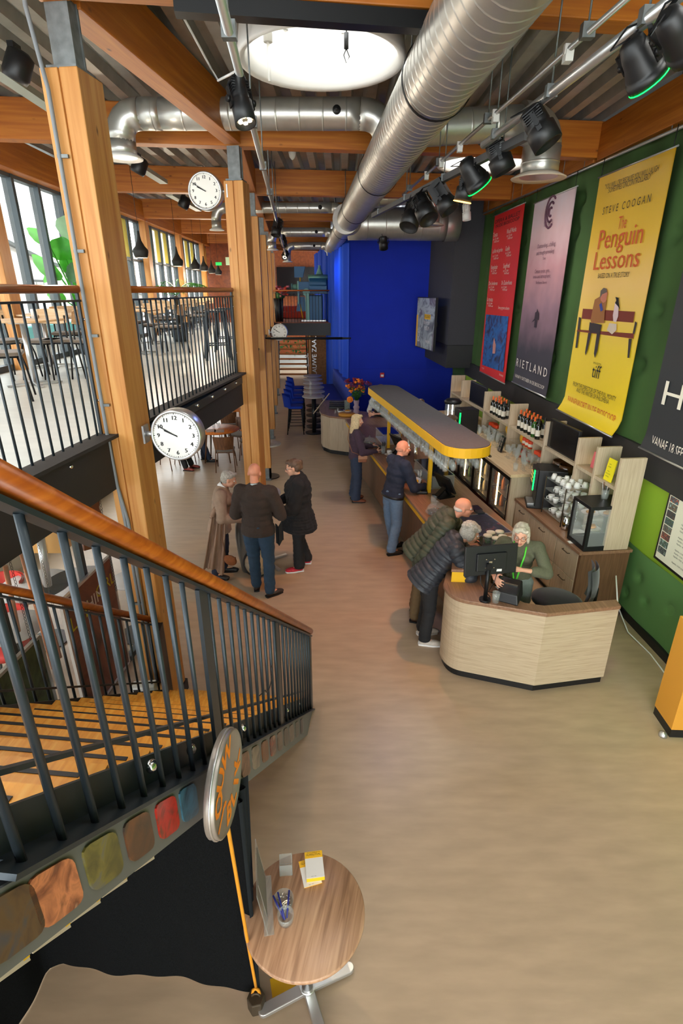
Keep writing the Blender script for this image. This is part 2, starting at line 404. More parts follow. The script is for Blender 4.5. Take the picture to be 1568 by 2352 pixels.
# right wall: padded upper part with buttons, charcoal band, lime board, sage padding, skirting
dimples = [(8.75, 4.55), (8.95, 3.75), (8.9, 2.75), (8.72, 4.95), (6.35, 3.55), (6.45, 2.95), (6.3, 4.3), (10.95, 3.4), (10.98, 4.6), (9.0, 3.2), (6.0, 4.9)]
def padf(y, z):
    o = .02 * math.sin(y * 5.1) + .012 * math.sin(y * 11.3 + z)
    for dy, dz in dimples:
        o -= .09 * math.exp(-((y - dy) ** 2 + (z - dz) ** 2) / .006)
    return o
b = MB(); b.grid(lambda i, j: wallP(14.2 - 11.2 * i, 2.0 + 3.75 * j, .04 + padf(14.2 - 11.2 * i, 2.0 + 3.75 * j)), 230, 80)
b.span(WX(3) - .02, WX(3) + .1, -5, 3, 2, 5.75); b.beam(wallP(-5, 2.87, -.12), wallP(16.3, 2.87, -.12), .1, 5.75)
wr = struct('wall_right', b, GRN)
b = MB(); b.beam(wallP(-5, 1.33), wallP(14.2, 1.33), .08, .86); struct('wall_right_lower', b, LIME)
sdim = [(5.55, .62), (5.35, .42), (4.95, .55), (4.62, .38), (5.75, .3)]
def sage(y, z):
    o = .012 * math.sin(y * 6)
    for dy, dz in sdim: o -= .05 * math.exp(-((y - dy) ** 2 + (z - dz) ** 2) / .003)
    return o
b = MB(); b.grid(lambda i, j: wallP(6.2 - 4.6 * i, .1 + .82 * j, .055 + sage(6.2 - 4.6 * i, .1 + .82 * j)), 120, 24)
b.beam(wallP(-5, .5), wallP(6.2, .5), .06, .84); struct('trim_7', b, SAGE)
b = MB(); b.beam(wallP(-5, .05), wallP(14.2, .05), .16, .1); struct('baseboard_right', b, BLK)
b = MB(); b.beam(wallP(-5, 1.92, .02), wallP(14.2, 1.92, .02), .14, .33); struct('trim_8', b, BANDM)
# blue hall volume
b = MB(); b.span(.235, 3.6, 16.2, 16.5, 0, 5.7); b.span(.225, 3.3, 16.17, 16.3, 0, 1.62); struct('wall_back', b, BLUE)
b = MB()
def curt(i, j):
    y = 16.18 + i * 10; x = .235 - .138 * (y - 16.2)
    return V((x - .03 + .07 * math.sin(i * 10 * 7.0) + .03 * math.sin(i * 10 * 17), y, .02 + 5.2 * j))
b.grid(curt, 160, 6); b.span(.3, 1.2, 16.3, 26, 0, 5.7) if False else None
cu_ = solo('blue_curtain', b, CURT, 'tall cobalt blue curtain hanging in folds along the side of the blue hall', 'curtain')
b = MB(); b.beam((.42, 16.4, 2.85), (-1.0, 26.6, 2.85), .12, 5.7); struct('wall_blue_side', b, BLUE)
# charcoal box above the end of the back bar
b = MB(); b.prism([(2.6, 13.7), (3.5, 13.7), (3.5, 16.2), (2.43, 16.2)], 2.52, 5.75); struct('trim_9', b, COLM)
b = MB(); b.prism([(2.605, 13.72), (3.5, 13.72), (3.5, 16.2), (2.435, 16.2)], 1.97, 2.51); struct('trim_10', b, BANDM)
# far wall, bridge
b = MB(); b.span(-6.5, -.9, 31, 31.2, 0, 5.8); struct('wall_far', b, RUST)
b = MB(); b.prism([(-5.2, 20.4), (-.36, 20.4), (-1.0, 26.5), (-5.3, 26.5)], 2.42, 2.7); struct('floor_bridge', b, [RUST])
b = MB(); b.beam((-2.75, 20.38, 2.47), (-.34, 20.38, 2.47), .12, .42); struct('trim_11', b, BLKM)
# outer left wall: low plinth and lower storey
b = MB(); b.beam((winX(-5) - .1, -5, .4), (winX(31) - .1, 31, .4), .2, .8); b.beam((winX(-5) - .1, -5, 2.45), (winX(31) - .1, 31, 2.45), .24, .5)
struct('wall_left', b, PLAST)
# ceiling: trapezoidal steel deck running along the hall, cut round the skylights
ZD = 5.78
b = MB(); x = -5.6; prof = []
while x < 4.2:
    prof += [(x, 0), (x + .11, 0), (x + .14, .1), (x + .25, .1)]; x += .28
prof.append((x, 0))
def cuts(x):
    iv = [(-5.0, 31.0)]
    for cx_, cy_ in DOMES:
        d = .58 ** 2 - (x - cx_) ** 2
        if d > 0:
            d = math.sqrt(d); out = []
            for a, c in iv:
                if cy_ - d > a and cy_ + d < c: out += [(a, cy_ - d), (cy_ + d, c)]
                else: out.append((a, c))
            iv = out
    return iv
for i in range(len(prof) - 1):
    (xa, za), (xb, zb) = prof[i], prof[i + 1]
    for y0, y1 in cuts((xa + xb) / 2):
        b.add([(xa, y0, ZD + za), (xb, y0, ZD + zb), (xb, y1, ZD + zb), (xa, y1, ZD + za)], [(0, 1, 2, 3)])
struct('ceiling', b, DECK)
# roof above the deck (keeps the sky out of the deck's ribs)
b = MB()
for i in range(60):
    xa = -5.7 + i * .17
    for y0, y1 in cuts(xa + .085): b.span(xa, xa + .17, y0, y1, ZD + .14, ZD + .3)
struct('trim_12', b, GALV)
# skylights in view, then the added ones out of view
k = 0
for i, (x, y) in enumerate(DOMES):
    b = MB(); b.lathe([(.60, 5.8), (.645, 5.5), (.66, 5.42), (.645, 5.4), (.60, 5.42), (.585, 5.55), (.575, 5.95), (.49, 5.99), (.485, 6.02), (.53, 6.05), (.53, 6.5), (.66, 6.5), (.66, 5.8)], 40, TR(x, y), cap=False)
    if i < 2:
        r = thing('skylight', ['large round white skylight above the stair side of the big duct', 'partly hidden round skylight behind the timber beam right of the big duct'][i], 'skylight', (x, y, 5.4))
        part('skylight_ring', b, DOMEW, r, True)
        if i == 0:
            c = MB(); c.cyl((x - .42, y + .05, 5.55), (x - .42, y + .05, 5.86), .035, n=12); c.cyl((x - .42, y + .05, 5.3), (x - .42, y + .05, 5.55), .012, n=8)
            part('opener_rod', c, WHITE, r, True)
    else:
        struct('trim_%d' % (13 + i), b, DOMEW)
# timber cross beams
CB = [4.26, 7.9, 11.4, 15.2, 18.8, 22.5, 26.2]
nm = ['nearest', 'second', 'third', 'fourth', 'fifth', 'sixth', 'farthest']
for i, y in enumerate(CB):
    xr = 3.45 if i < 2 else (3.3 if i == 2 else (.1 if i == 3 else -.35))
    p0 = V((-4.9, y - 4.9 * .134, 5.56)); p1 = V((xr, y + xr * .134, 5.56))
    b = MB(); L = (p1 - p0).length; b.box((0, 0, 0), (L, .2, .4))
    M = axis_frame((p0 + p1) / 2, p1 - p0)
    o = link('cross_beam', b.mesh('cross_beam', GLU), None, M); bev(o, .008)
    tag(o, ['laminated pine cross beam nearest the camera at the very top edge', 'laminated pine cross beam running behind the round skylight and under the big duct',
            'laminated pine cross beam level with the small upper wall clock', 'laminated pine cross beam just beyond the clock post, fourth from the camera',
            'laminated pine cross beam in the far distance, fifth from the camera', 'laminated pine cross beam in the far distance, sixth from the camera',
            'farthest laminated pine cross beam above the blue projector'][i], 'beam', 'pine cross beams')
def lbeam(pts, w, h, z, labels, name):
    for i in range(len(pts) - 1):
        p0 = V((pts[i][0], pts[i][1], z)); p1 = V((pts[i + 1][0], pts[i + 1][1], z)); b = MB(); b.box((0, 0, 0), ((p1 - p0).length - .1, w, h))
        o = link(name, b.mesh(name, GLU), None, axis_frame((p0 + p1) / 2, p1 - p0)); bev(o, .008); tag(o, labels[i], 'beam')
POSTS = [(-1.72, 4.22), (-1.29, 7.62), (-1.62, 10.95), (-1.93, 14.4), (-2.22, 17.65), (-2.5, 21.0)]
lbeam([(-2.1, .4)] + POSTS, .2, .4, 5.565, ['thick pine roof beam leaving the frame at top left above the first post', 'thick diagonal pine roof beam from the first post to the clock post',
      'pine roof beam just behind the clock post', 'short pine roof beam beyond the third post', 'pine roof beam beyond the fourth post', 'farthest pine roof beam in the row of posts'], 'roof_beam')
lbeam([(winX(1) + .12, 1), (winX(8) + .12, 8.0), (winX(11.4) + .12, 10.9), (winX(15) + .12, 14.5), (winX(24) + .12, 24)], .2, .42, 5.5,
      ['pine edge beam above the window with the large banana plant', 'pine edge beam over the yellow window films', 'pine edge beam over the middle mezzanine windows', 'pine edge beam over the far mezzanine windows'], 'window_edge_beam')
lbeam([(3.55, -1), (3.5, 4.5), (3.42, 8.3), (3.3, 11.8), (3.25, 13.7)], .16, .42, 5.53,
      ['pine wall beam above the big black spotlight', 'pine wall beam above the yellow banner', 'pine wall beam above the lilac banner', 'pine wall beam above the red banner'], 'wall_edge_beam')
# timber posts with steel heads
PL = ['thick pine post carrying the big clock and a grey conduit', 'pine post at the end of the mezzanine railing carrying the upper small clock', 'third pine post from the camera with grey steel shoe',
      'pine post carrying the small low clock', 'fifth pine post from the camera', 'farthest pine post in the row']
for i, (x, y) in enumerate(POSTS):
    zt = 4.98 if i else 5.02; z0 = 0.0 if i < 2 else .28
    w, d = (.25, .3) if i == 0 else (.24, .28)
    rz = math.radians(-7 if i < 2 else 4)
    r = thing('timber_post', PL[i], 'post', (x, y, 0), rz, 'pine posts')
    b = MB()
    b.box((-w * .26, 0, (z0 + zt) / 2), (w * .48, d, zt - z0)); b.box((w * .26, 0, (z0 + zt) / 2), (w * .48, d, zt - z0)); b.box((0, .006, (z0 + zt) / 2), (w * .1, d - .02, zt - z0))
    part('shaft', b, GLUZ, r, bevel=.006)
    b = MB(); b.box((0, 0, zt + .19), (.13, .11, .36)); b.box((0, 0, zt + .012), (.2, .22, .024)); b.box((0, -.055, zt + .19), (.15, .012, .36)); b.box((0, .055, zt + .19), (.15, .012, .36))
    part('steel_head', b, GALV, r)
    if i >= 2:
        b = MB(); b.box((0, 0, .14), (.14, .14, .28)); b.box((0, 0, .01), (.22, .24, .02)); part('steel_shoe', b, GALV, r)
    if i == 0:
        b = MB(); b.box((.13, .02, .95), (.012, .06, .12)); part('wall_plate', b, WHITE, r)
        b = MB(); b.box((0, 0, .06), (.28, .34, .12)); part('steel_shoe', b, BLKM, r)
# window-side timber posts and left glazing
for i, y in enumerate([4.7, 8.0, 11.3, 14.6, 17.9, 21.2]):
    b = MB(); b.box((0, 0, 4.0), (.16, .26, 2.62)); o = link('window_post', b.mesh('window_post', GLUZ), None, TR(winX(y) + .12, y)); bev(o, .006)
    tag(o, 'pine window post on the mezzanine, ' + ['at the extreme left edge', 'left of the banana plant', 'behind the first pendant lamp', 'behind the small palm', 'in the far half', 'farthest of all'][i], 'post', 'window posts')
n = 0
for wi, (ya, yb) in enumerate([(1.4, 4.6), (4.8, 7.9), (8.1, 11.2), (11.4, 14.5), (14.7, 17.8), (18.0, 21.1), (21.3, 26)]):
    r = link('window_%d' % (wi + 1), None, None, TR(winX((ya + yb) / 2) - .02, (ya + yb) / 2, 2.7)); r['kind'] = 'structure'
    k = 4; fr = MB()
    for j in range(k + 1):
        y = ya + (yb - ya) * j / k; fr.span(winX(y) - .09, winX(y) + .05, y - .035, y + .035, 2.7, 5.32)
    for z in (2.74, 5.28): fr.beam((winX(ya) - .02, ya, z), (winX(yb) - .02, yb, z), .12, .08)
    if wi > 2: fr.beam((winX(ya) - .02, ya, 4.42), (winX(yb) - .02, yb, 4.42), .1, .05)
    part('window_frame', fr, MULL, r, True)
    for j in range(k):
        y0 = ya + (yb - ya) * j / k + .035; y1 = ya + (yb - ya) * (j + 1) / k - .035
        g = MB(); g.beam((winX(y0) - .03, y0, 4.01), (winX(y1) - .03, y1, 4.01), .012, 2.5); part('pane', g, GLASS, r, True)
        if wi > 2 and j != 3:
            g = MB(); g.beam((winX(y0) + .005, y0 + .02, 4.86), (winX(y1) + .005, y1 - .02, 4.86), .004, .78); part('yellow_film', g, YFILM, r, True)
# outside
b = MB(); b.span(-40, -5.8, -20, 60, -.4, -.2); struct('ground', b, GROUND)
r = thing('white_house', 'white rendered house with sloping gutter outside the left window', 'house', (-10, 14, 0))
b = MB(); b.add([(-9.6, 4, 0), (-9.6, 30, 0), (-9.6, 30, 3.3), (-9.6, 19, 4.6), (-9.6, 8, 6.9), (-9.6, 4, 7.4), (-14, 4, 0), (-14, 30, 0), (-14, 30, 3.3), (-14, 19, 4.6), (-14, 8, 6.9), (-14, 4, 7.4)],
      [(0, 1, 2, 3, 4, 5), (6, 11, 10, 9, 8, 7), (5, 4, 10, 11), (4, 3, 9, 10), (3, 2, 8, 9), (0, 5, 11, 6), (1, 7, 8, 2)]); part('wall', b, HOUSE, r, True)
b = MB(); b.beam((-9.5, 4, 7.42), (-9.5, 8, 6.92), .12, .1); b.beam((-9.5, 8, 6.92), (-9.5, 19, 4.62), .12, .1); b.beam((-9.5, 19, 4.62), (-9.5, 30, 3.32), .12, .1); part('gutter', b, MULL, r, True)
for y, z, h in ((14.3, 3.25, 1.3), (13.9, 4.3, .8), (18.2, 3.9, .35), (22, 2.6, 1.2)):
    b = MB(); b.span(-9.62, -9.55, y - .5, y + .5, z - h / 2, z + h / 2); w = part('window', b, MULL, r, True)
    b = MB(); b.span(-9.56, -9.53, y - .42, y - .03, z - h / 2 + .07, z + h / 2 - .07); b.span(-9.56, -9.53, y + .03, y + .42, z - h / 2 + .07, z + h / 2 - .07)
    part('pane', b, mat('curtained_pane', C(196, 206, 200), .3), w, True)
b = MB(); b.span(-9.55, -9.2, 12, 26, 2.35, 2.75); part('awning', b, mat('teal_awning', C(40, 130, 130), .7), r, True)
b = MB(); b.cyl((-9.9, 17.2, 5), (-9.9, 17.2, 5.75), .13, n=10); b.box((-9.9, 17.2, 5.8), (.36, .36, .1)); part('chimney', b, CONC, r, True)
r = thing('apartment_block', 'white flats with a grey concrete ledge far outside the left window', 'building', (-17, 18, 0))
b = MB(); b.span(-20, -16, 6, 40, 0, 7.6); b.span(-20, -16.6, 6, 40, 7.6, 14); part('wall', b, HOUSE, r, True)
b = MB(); b.span(-16, -15.2, 6, 40, 7.6, 9.6); part('concrete_ledge', b, CONC, r, True)
for y in (16, 21, 27):
    b = MB(); b.span(-16.65, -16.55, y, y + 2.4, 9.9, 12.2); w = part('window', b, MULL, r, True)
    b = MB(); b.span(-16.57, -16.52, y + .2, y + 2.2, 10.1, 12.0); part('pane', b, mat('bright_pane', C(228, 236, 238), .3), w, True)

# ================================================================ STAIRCASE
SD = V((-.1026, -.9947, 0))
SM = axis_frame((-.32, 4.07, 0), SD)           # local x climbs, local y points to the hall
SW = 1.34
st = thing('staircase', 'steel staircase with golden oak treads descending to the hall floor at lower left', 'staircase', M=SM)
for side, y in (('hall', -.035), ('wall', -SW + .03)):
    b = MB(); b.add([(-.12, y - .006, -.0), (.06, y - .006, -.0), (3.42, y - .006, 2.42), (3.42, y - .006, 2.83), (-.12, y - .006, .14)], [(0, 1, 2, 3, 4)]) if False else None
    b.prism([(-.1, .0), (.1, 0), (3.42, 2.44), (3.42, 2.86), (-.1, .055)], y - .006, y + .006, Matrix(((1, 0, 0, 0), (0, 0, 1, 0), (0, 1, 0, 0), (0, 0, 0, 1))))
    b.box((1.66, y + (.035 if side == 'hall' else -.035), 1.325), (4.38, .08, .014), Euler((0, -math.atan(.8), 0)).to_matrix())
    b.box((1.66, y + (.01 if side == 'hall' else -.01), 1.55), (4.3, .02, .012), Euler((0, -math.atan(.8), 0)).to_matrix())
    part('stringer', b, STEEL if side == 'hall' else FASC, st)
tm = MB(); tm.box((.135, -SW / 2, -.02), (.27, SW - .1, .04)); tme = tm.mesh('tread', TREAD)
sm_ = MB(); sm_.box((.045, -SW / 2 + .01, .001), (.015, SW - .24, .004)); sme = sm_.mesh('grip_strip', BLK)
for k in range(1, 16):
    t = inst('tread', tme, st, Matrix.Translation((.225 * (k - 1) + .02, 0, .18 * k - .03))); inst('grip_strip', sme, t, Matrix.Identity(4))
b = MB()
for s in (.45, .95, 1.95, 2.55, 2.83): b.ell((s, .012, .8 * s + .10), (.022, .018, .022), None, 10, 6)
split('dome_bolt', b, CHROME, st)
# picture panel hung on the hall side
b = MB(); b.prism([(.0, -.06), (.08, -.20), (3.5, 2.57), (3.5, 2.78), (.05, .02)], .004, .012, Matrix(((1, 0, 0, 0), (0, 0, 1, .03), (0, 1, 0, 0), (0, 0, 0, 1))))
PANEL = mat('grey_picture_panel', C(104, 104, 102), .55)
pan = part('picture_panel', b, PANEL, st)
pics = [(3.44, [C(60, 40, 34), C(96, 70, 40), C(60, 70, 84)]), (3.325, [C(92, 48, 24), C(214, 130, 84), C(120, 60, 36), C(240, 190, 150)]), (3.168, [C(70, 66, 36), C(120, 110, 50), C(90, 96, 120)]), (3.008, [C(66, 52, 42), C(90, 60, 42), C(120, 74, 44)]),
        (2.845, [C(70, 44, 30), C(196, 40, 24), C(90, 60, 40)]), (2.69, [C(40, 74, 92), C(62, 108, 130), C(30, 40, 50)]), (2.06, [C(60, 44, 34), C(110, 74, 56), C(170, 120, 90)]), (1.88, [C(50, 46, 42), C(150, 130, 110)]), (1.7, [C(120, 70, 40), C(80, 60, 40)]),
        (1.52, [C(150, 60, 40), C(80, 50, 40), C(190, 150, 120)]), (1.34, [C(60, 50, 40), C(120, 96, 80)]), (1.16, [C(80, 70, 58), C(60, 52, 44)]), (.98, [C(120, 100, 84), C(70, 60, 50)]), (.78, [C(70, 64, 56), C(96, 90, 80)]), (.58, [C(58, 54, 50), C(84, 80, 76)])]
for i, (s, cols) in enumerate(pics):
    pm = img_mat('film_still_%d' % i, cols if len(cols) > 1 else cols * 2, 9, 1.5, .35)
    w, h, rr = .128, .16, .03; pts = []
    for cx_, cz_, a0 in ((w / 2 - rr, h / 2 - rr, 0), (-w / 2 + rr, h / 2 - rr, 90), (-w / 2 + rr, -h / 2 + rr, 180), (w / 2 - rr, -h / 2 + rr, 270)):
        for a in range(0, 91, 30):
            q = math.radians(a0 + a); px = cx_ + rr * math.cos(q); pz = cz_ + rr * math.sin(q); pts.append((s + px, .8 * s - .115 + pz + .8 * px))
    b = MB(); b.prism(pts, .042, .048, Matrix(((1, 0, 0, 0), (0, 0, 1, 0), (0, 1, 0, 0), (0, 0, 0, 1)))); part('film_still', b, pm, pan)
def newels(y, ss): 
    out = []
    for s in ss: out.append((s, y))
    return out
def railing(name, label, y, s0, s1, posts, M, dz, hz, hw, pitch=.11, sgn=1):
    r = thing(name, label, 'railing', M=M)
    slope = dz
    a = math.atan(slope); rot = Euler((0, -a, 0)).to_matrix()
    c = (s0 + s1) / 2; L = (s1 - s0) / math.cos(a)
    b = MB(); b.cyl((s0 - .03, y, slope * (s0 - .03) + hz + .03), (s1, y, slope * s1 + hz + .03), hw, n=14); part('handrail', b, RAILW, r)
    b = MB(); b.box((c, y, slope * c + hz - .025), (L, .05, .012), rot); part('rail_bar', b, STEEL, r)
    bm_ = MB(); bm_.cyl((0, 0, 0), (0, 0, hz - .03), .0095, n=8); bme = bm_.mesh('baluster', STEEL)
    s = s0 + pitch * .6
    while s < s1 - .02:
        if all(abs(s - p) > .05 for p in posts): inst('baluster', bme, r, Matrix.Translation((s, y, slope * s)))
        s += pitch
    for p in posts:
        b = MB(); b.box((p, y, slope * p + hz / 2 - .04), (.075, .016, hz + .06)); part('newel_post', b, STEEL, r)
    b = MB(); b.box((c, y, slope * c + .002), (L, .07, .012), rot); part('base_flange', b, STEEL, r)
    return r
railing('stair_railing', 'near stair railing with orange wood handrail and dark balusters, hall side', .03, 0, 3.42, [0.0, 1.22, 2.33], SM, .8, .875, .03)
railing('stair_railing', 'far stair railing with orange wood handrail, behind the treads', -SW - .02, -.05, 3.0, [0.0], SM, .8, .875, .026)
b = MB(); b.tube([V((1.42 + .05 * math.cos(t * .5) + .012 * t, .05, 1.62 + .05 * math.sin(t * .5))) for t in range(14)] + [V((1.75, .05, 1.7))], .003, 5); b.v = [SM @ p for p in b.v]
solo('cable_tie', b, BLK, 'thin black cable tie looped round the stair balusters', 'cable tie')
# mezzanine railings between the posts
def mrail(p, q, label, name='mezzanine_railing', z=2.7):
    p = V((p[0], p[1], z)); q = V((q[0], q[1], z)); L = (q - p).length
    r = thing(name, label, 'railing', M=axis_frame(p, q - p))
    b = MB(); b.cyl((0, 0, 1.06), (L, 0, 1.06), .027, n=14); part('handrail', b, RAILW, r)
    b = MB(); b.box((L / 2, 0, .985), (L, .04, .014)); part('rail_bar', b, STEEL, r)
    bm_ = MB(); bm_.cyl((0, 0, -.1), (0, 0, .98), .0085, n=8); bme = bm_.mesh('baluster', STEEL)
    k = max(1, int(L / .107))
    for i in range(1, k): inst('baluster', bme, r, Matrix.Translation((L * i / k, 0, 0)))
    for x in (.03, L - .03):
        b = MB(); b.box((x, 0, .46), (.065, .02, 1.16)); e = part('end_post', b, STEEL, r)
        b = MB()
        for z_ in (.86, .28): b.cyl((x, -.012, z_), (x, -.02, z_), .017, n=12)
        split('bolt', b, CHROME, e)
    b = MB(); b.box((L / 2, -.035, -.08), (L, .05, .09)); b.box((L / 2, .03, -.03), (L, .1, .012)); part('base_channel', b, STEEL, r)
    b = MB()
    for i in range(int(L / .5)): b.ell((.25 + i * .5, -.065, -.07), (.018, .02, .018), None, 8, 5)
    split('dome_bolt', b, CHROME, r)
    return r
mrail((-2.2, 1.3), (-1.86, 4.13), 'mezzanine railing with orange handrail left of the first post')
mrail((-1.7, 4.42), (-1.42, 7.5), 'mezzanine railing with orange handrail between the first post and the clock post')
mrail((-1.5, 7.85), (-1.76, 10.8), 'mezzanine railing almost hidden behind the clock post')
mrail((-2.55, 20.42), (-.38, 20.42), 'railing with reddish handrail on the far bridge in front of the blue projector', 'bridge_railing')
# grey conduit on the first post
b = MB(); c0 = [(-1.84, 4.05, 5.75), (-1.86, 4.05, 5.3), (-1.83, 4.05, 5.05), (-1.81, 4.05, 4.9), (-1.81, 4.05, 2.75), (-1.80, 4.05, 2.3), (-1.76, 4.05, 2.0), (-1.74, 4.05, .3)]
b.tube(c0, .014, 8)
r = thing('conduit', 'thin grey electrical conduit clipped down the face of the first pine post', 'conduit', (-1.81, 4.05, .3)); part('pipe', b, mat('grey_conduit', C(128, 132, 136), .5), r, True)
b = MB()
for z_ in (4.55, 4.0, 3.45, 2.95, 1.7, 1.2): b.box((-1.79, 4.055, z_), (.07, .02, .02))
split('clip', b, GALV, r, True)
b = MB(); b.tube([(-1.90, 4.2, 2.34), (-1.83, 4.1, 2.34), (-1.80, 4.06, 2.28), (-1.785, 4.05, 2.0), (-1.78, 4.05, .3)], .013, 8)
solo('conduit', b, MATS['grey_conduit'], 'second grey conduit bending out from under the mezzanine on the first post', 'conduit')
# ================================================================ CEILING SERVICES
def duct(mb, pts, r, n=28, ridge=.14):
    # smooth pipe with small raised spiral-seam rings
    for i in range(len(pts) - 1):
        a, c = V(pts[i]), V(pts[i + 1]); L = (c - a).length; q = (c - a).to_track_quat('Z', 'Y').to_matrix().to_4x4(); q.translation = a
        prof = [(r, 0)]; z = ridge
        while z < L - .03 and ridge:
            prof += [(r, z - .014), (r, z - .004), (r + .0035, z - .001), (r + .0035, z + .001), (r, z + .004), (r, z + .014)]; z += ridge
        prof.append((r, L)); mb.lathe(prof, n, q, cap=True)
def elbow(c, p, q, r, n=6):   # arc from p to q about corner c
    c, p, q = V(c), V(p), V(q); out = []
    for i in range(n + 1):
        t = i / n; out.append((p * (1 - t) ** 2) + (c * 2 * t * (1 - t)) + (q * t * t))
    return out
DX = lambda y: .70 - .0652 * (y - 4.69)
DZ = 5.17
r = thing('main_duct', 'big silver spiral ventilation duct running diagonally along the whole hall', 'duct', (DX(8), 8, 4.9))
b = MB(); duct(b, [(DX(1.5), 1.5, DZ), (DX(13.2), 13.2, DZ)], .25, 36, .115); duct(b, [(DX(13.2), 13.2, DZ), (DX(21.5), 21.5, DZ)], .235, 30, .13); part('pipe', b, DUCT, r, True)
b = MB()
for y in (4.75, 8.1, 11.3, 14.6): 
    t = V((-.0652, 1, 0)).normalized(); q = t.to_track_quat('Z', 'Y').to_matrix().to_4x4(); q.translation = (DX(y), y, DZ)
    b.lathe([(.262, -.02), (.268, -.015), (.268, .015), (.262, .02)], 36, q, cap=False)
split('clamp_ring', b, BLKM, r, True)
b = MB()
for y in (4.75, 8.1, 11.3, 14.6): b.cyl((DX(y) - .2, y, DZ + .18), (DX(y) - .2, y, 5.8), .006, n=6)
split('hanger_rod', b, GALV, r, True)
r = thing('duct_branch', 'wide horizontal duct end in front of the charcoal box, crossing above the blue wall', 'duct', (1.4, 13.6, 4.8))
b = MB(); duct(b, [(.15, 13.35, 5.12), (2.35, 13.5, 5.12)], .33, 36, .4); b.lathe([(.345, 0), (.345, .05), (.34, .3), (.2, .34), (0, .34)], 32, (V((2.2, .15, 0)).to_track_quat('Z', 'Y').to_matrix().to_4x4() if False else axis_frame((2.3, 13.5, 5.12), (1, .07, 0)) @ Matrix.Rotation(PI / 2, 4, 'Y')), cap=False); part('pipe', b, DUCT, r, True)
b = MB(); duct(b, [(.2, 13.3, 5.16), (.1, 12.9, 5.17)], .30, 30, 0); part('saddle', b, DUCT, r, True)
# side branches over the mezzanine
lab = ['first crossing ventilation pipe with elbow dropping beside the first post', 'second crossing ventilation pipe with outlet under the upper clock', 'third crossing ventilation pipe far behind the lamps', 'farthest small crossing ventilation pipe']
for i, (y, xl, z, rr, zl) in enumerate([(7.0, -2.42, 5.52, .15, 5.12), (13.3, -2.75, 5.42, .105, 5.0), (17.2, -2.0, 5.3, .12, 4.85), (20.8, -1.9, 5.2, .12, 4.7)]):
    r = thing('cross_duct', lab[i], 'duct', (-.8, y, z - rr), 0, 'crossing ducts')
    xr = DX(y) - .05; b = MB()
    if i in (0, 1):
        xm = -1.75; duct(b, [(xl + .25, y, z), (xm - .2 + (.0), y, z)], rr, 24, .14); duct(b, [(xm - .2, y, z), (xr - .3, y, z)], rr, 24, .25)
    else: duct(b, [(xl + .25, y, z), (xr - .3, y, z)], rr, 20, .3)
    b.tube(elbow((xr, y, z), (xr - .3, y, z), (xr, y, z - .3), rr), rr, 20); b.tube(elbow((xl, y, z), (xl + .25, y, z), (xl, y, z - .25), rr), rr, 20)
    duct(b, [(xl, y, z - .25), (xl, y, zl)], rr, 24, .2); part('pipe', b, DUCT, r, True)
    b = MB(); b.lathe([(rr, .03), (rr + .055, .0), (rr + .06, .012), (rr, .05)], 28, TR(xl, y, zl - .02), cap=False); part('outlet_collar', b, WHITE, r, True)
    b = MB(); b.ell((xr - .55, y - rr, z), (.045, .03, .045)); b.ell((xr - .55, y - rr - .02, z), (.02, .03, .02)); part('damper_knob', b, BLK, r, True)
# drop outlets on the right
for i, (u, v, Y, rr, zb) in enumerate([(1237, 400, 7.3, .215, 4.98), (985, 516, 12.2, .2, 4.98)]):
    p = atY(u, v, Y); p.z = zb
    r = thing('duct_outlet', ['large hanging silver duct outlet with pale flange right of the big duct', 'smaller hanging silver duct outlet with pale flange near the charcoal box'][i], 'duct', p, 0, 'drop outlets')
    b = MB(); duct(b, [(p.x, p.y, zb), (p.x, p.y, 5.28)], rr, 30, .14); b.tube(elbow((p.x, p.y, 5.5), (p.x, p.y, 5.28), (p.x - .3, p.y - .05, 5.5), rr), rr * .98, 26); duct(b, [(p.x - .3, p.y - .05, 5.5), (DX(p.y) + .2, p.y - .2, 5.4)], rr * .8, 24, .3)
    part('pipe', b, DUCT, r, True)
    b = MB(); b.lathe([(rr, .04), (rr + .09, .0), (rr + .1, .012), (rr + .005, .06)], 32, TR(p.x, p.y, zb - .02), cap=False); b.lathe([(rr - .01, .02), (rr - .02, .3)], 28, TR(p.x, p.y, zb - .02), cap=False); part('outlet_collar', b, mat('warm_white_flange_%d' % i, C(222, 206, 186), .5), r, True)
# lighting rails
def rail_(name, label, p, q, rr, mat_=ALU, flat=None):
    r = thing(name, label, 'lighting rail', (V(p) + V(q)) / 2); b = MB(); d = V(q) - V(p)
    if flat: b.beam(p, q, flat[0], flat[1])
    else: b.cyl(p, q, rr, n=14)
    part('tube', b, mat_, r, True)
    b = MB(); n = max(2, int(d.length / 1.6))
    for i in range(n + 1):
        c = V(p) + d * (i + .3) / (n + .6); b.cyl(c, (c.x, c.y, 5.82), .006, n=6); b.box((c.x, c.y, c.z + .01), (.07, .05, .07))
    split('hanger', b, GALV, r, True); return r
rA0 = at(497, -40, 4.9); rA1 = at(655, 585, 4.9)
rail_('lighting_pipe', 'slim round lighting pipe on the left passing the round skylight', rA0, rA1, .024)
rC0 = at(1590, -35, 4.9); rC1 = at(1110, 333, 4.9)
rail_('lighting_pipe', 'thicker round lighting pipe at upper right holding the black spotlights', rC0, rC1, .03)
rB0 = at(1470, -30, 5.05); rB1 = at(925, 447, 5.05)
rail_('power_track', 'thin silver power track with white plug boxes at upper right', rB0, rB1, .016)
rD0 = at(1210, 312, 4.86); rD1 = at(856, 495, 4.86)
rail_('strut_rail', 'flat grey strut rail ending near the charcoal box', rD0, rD1, 0, mat('grey_strut', C(92, 92, 94), .5, .4), (.05, .06))
b = MB()
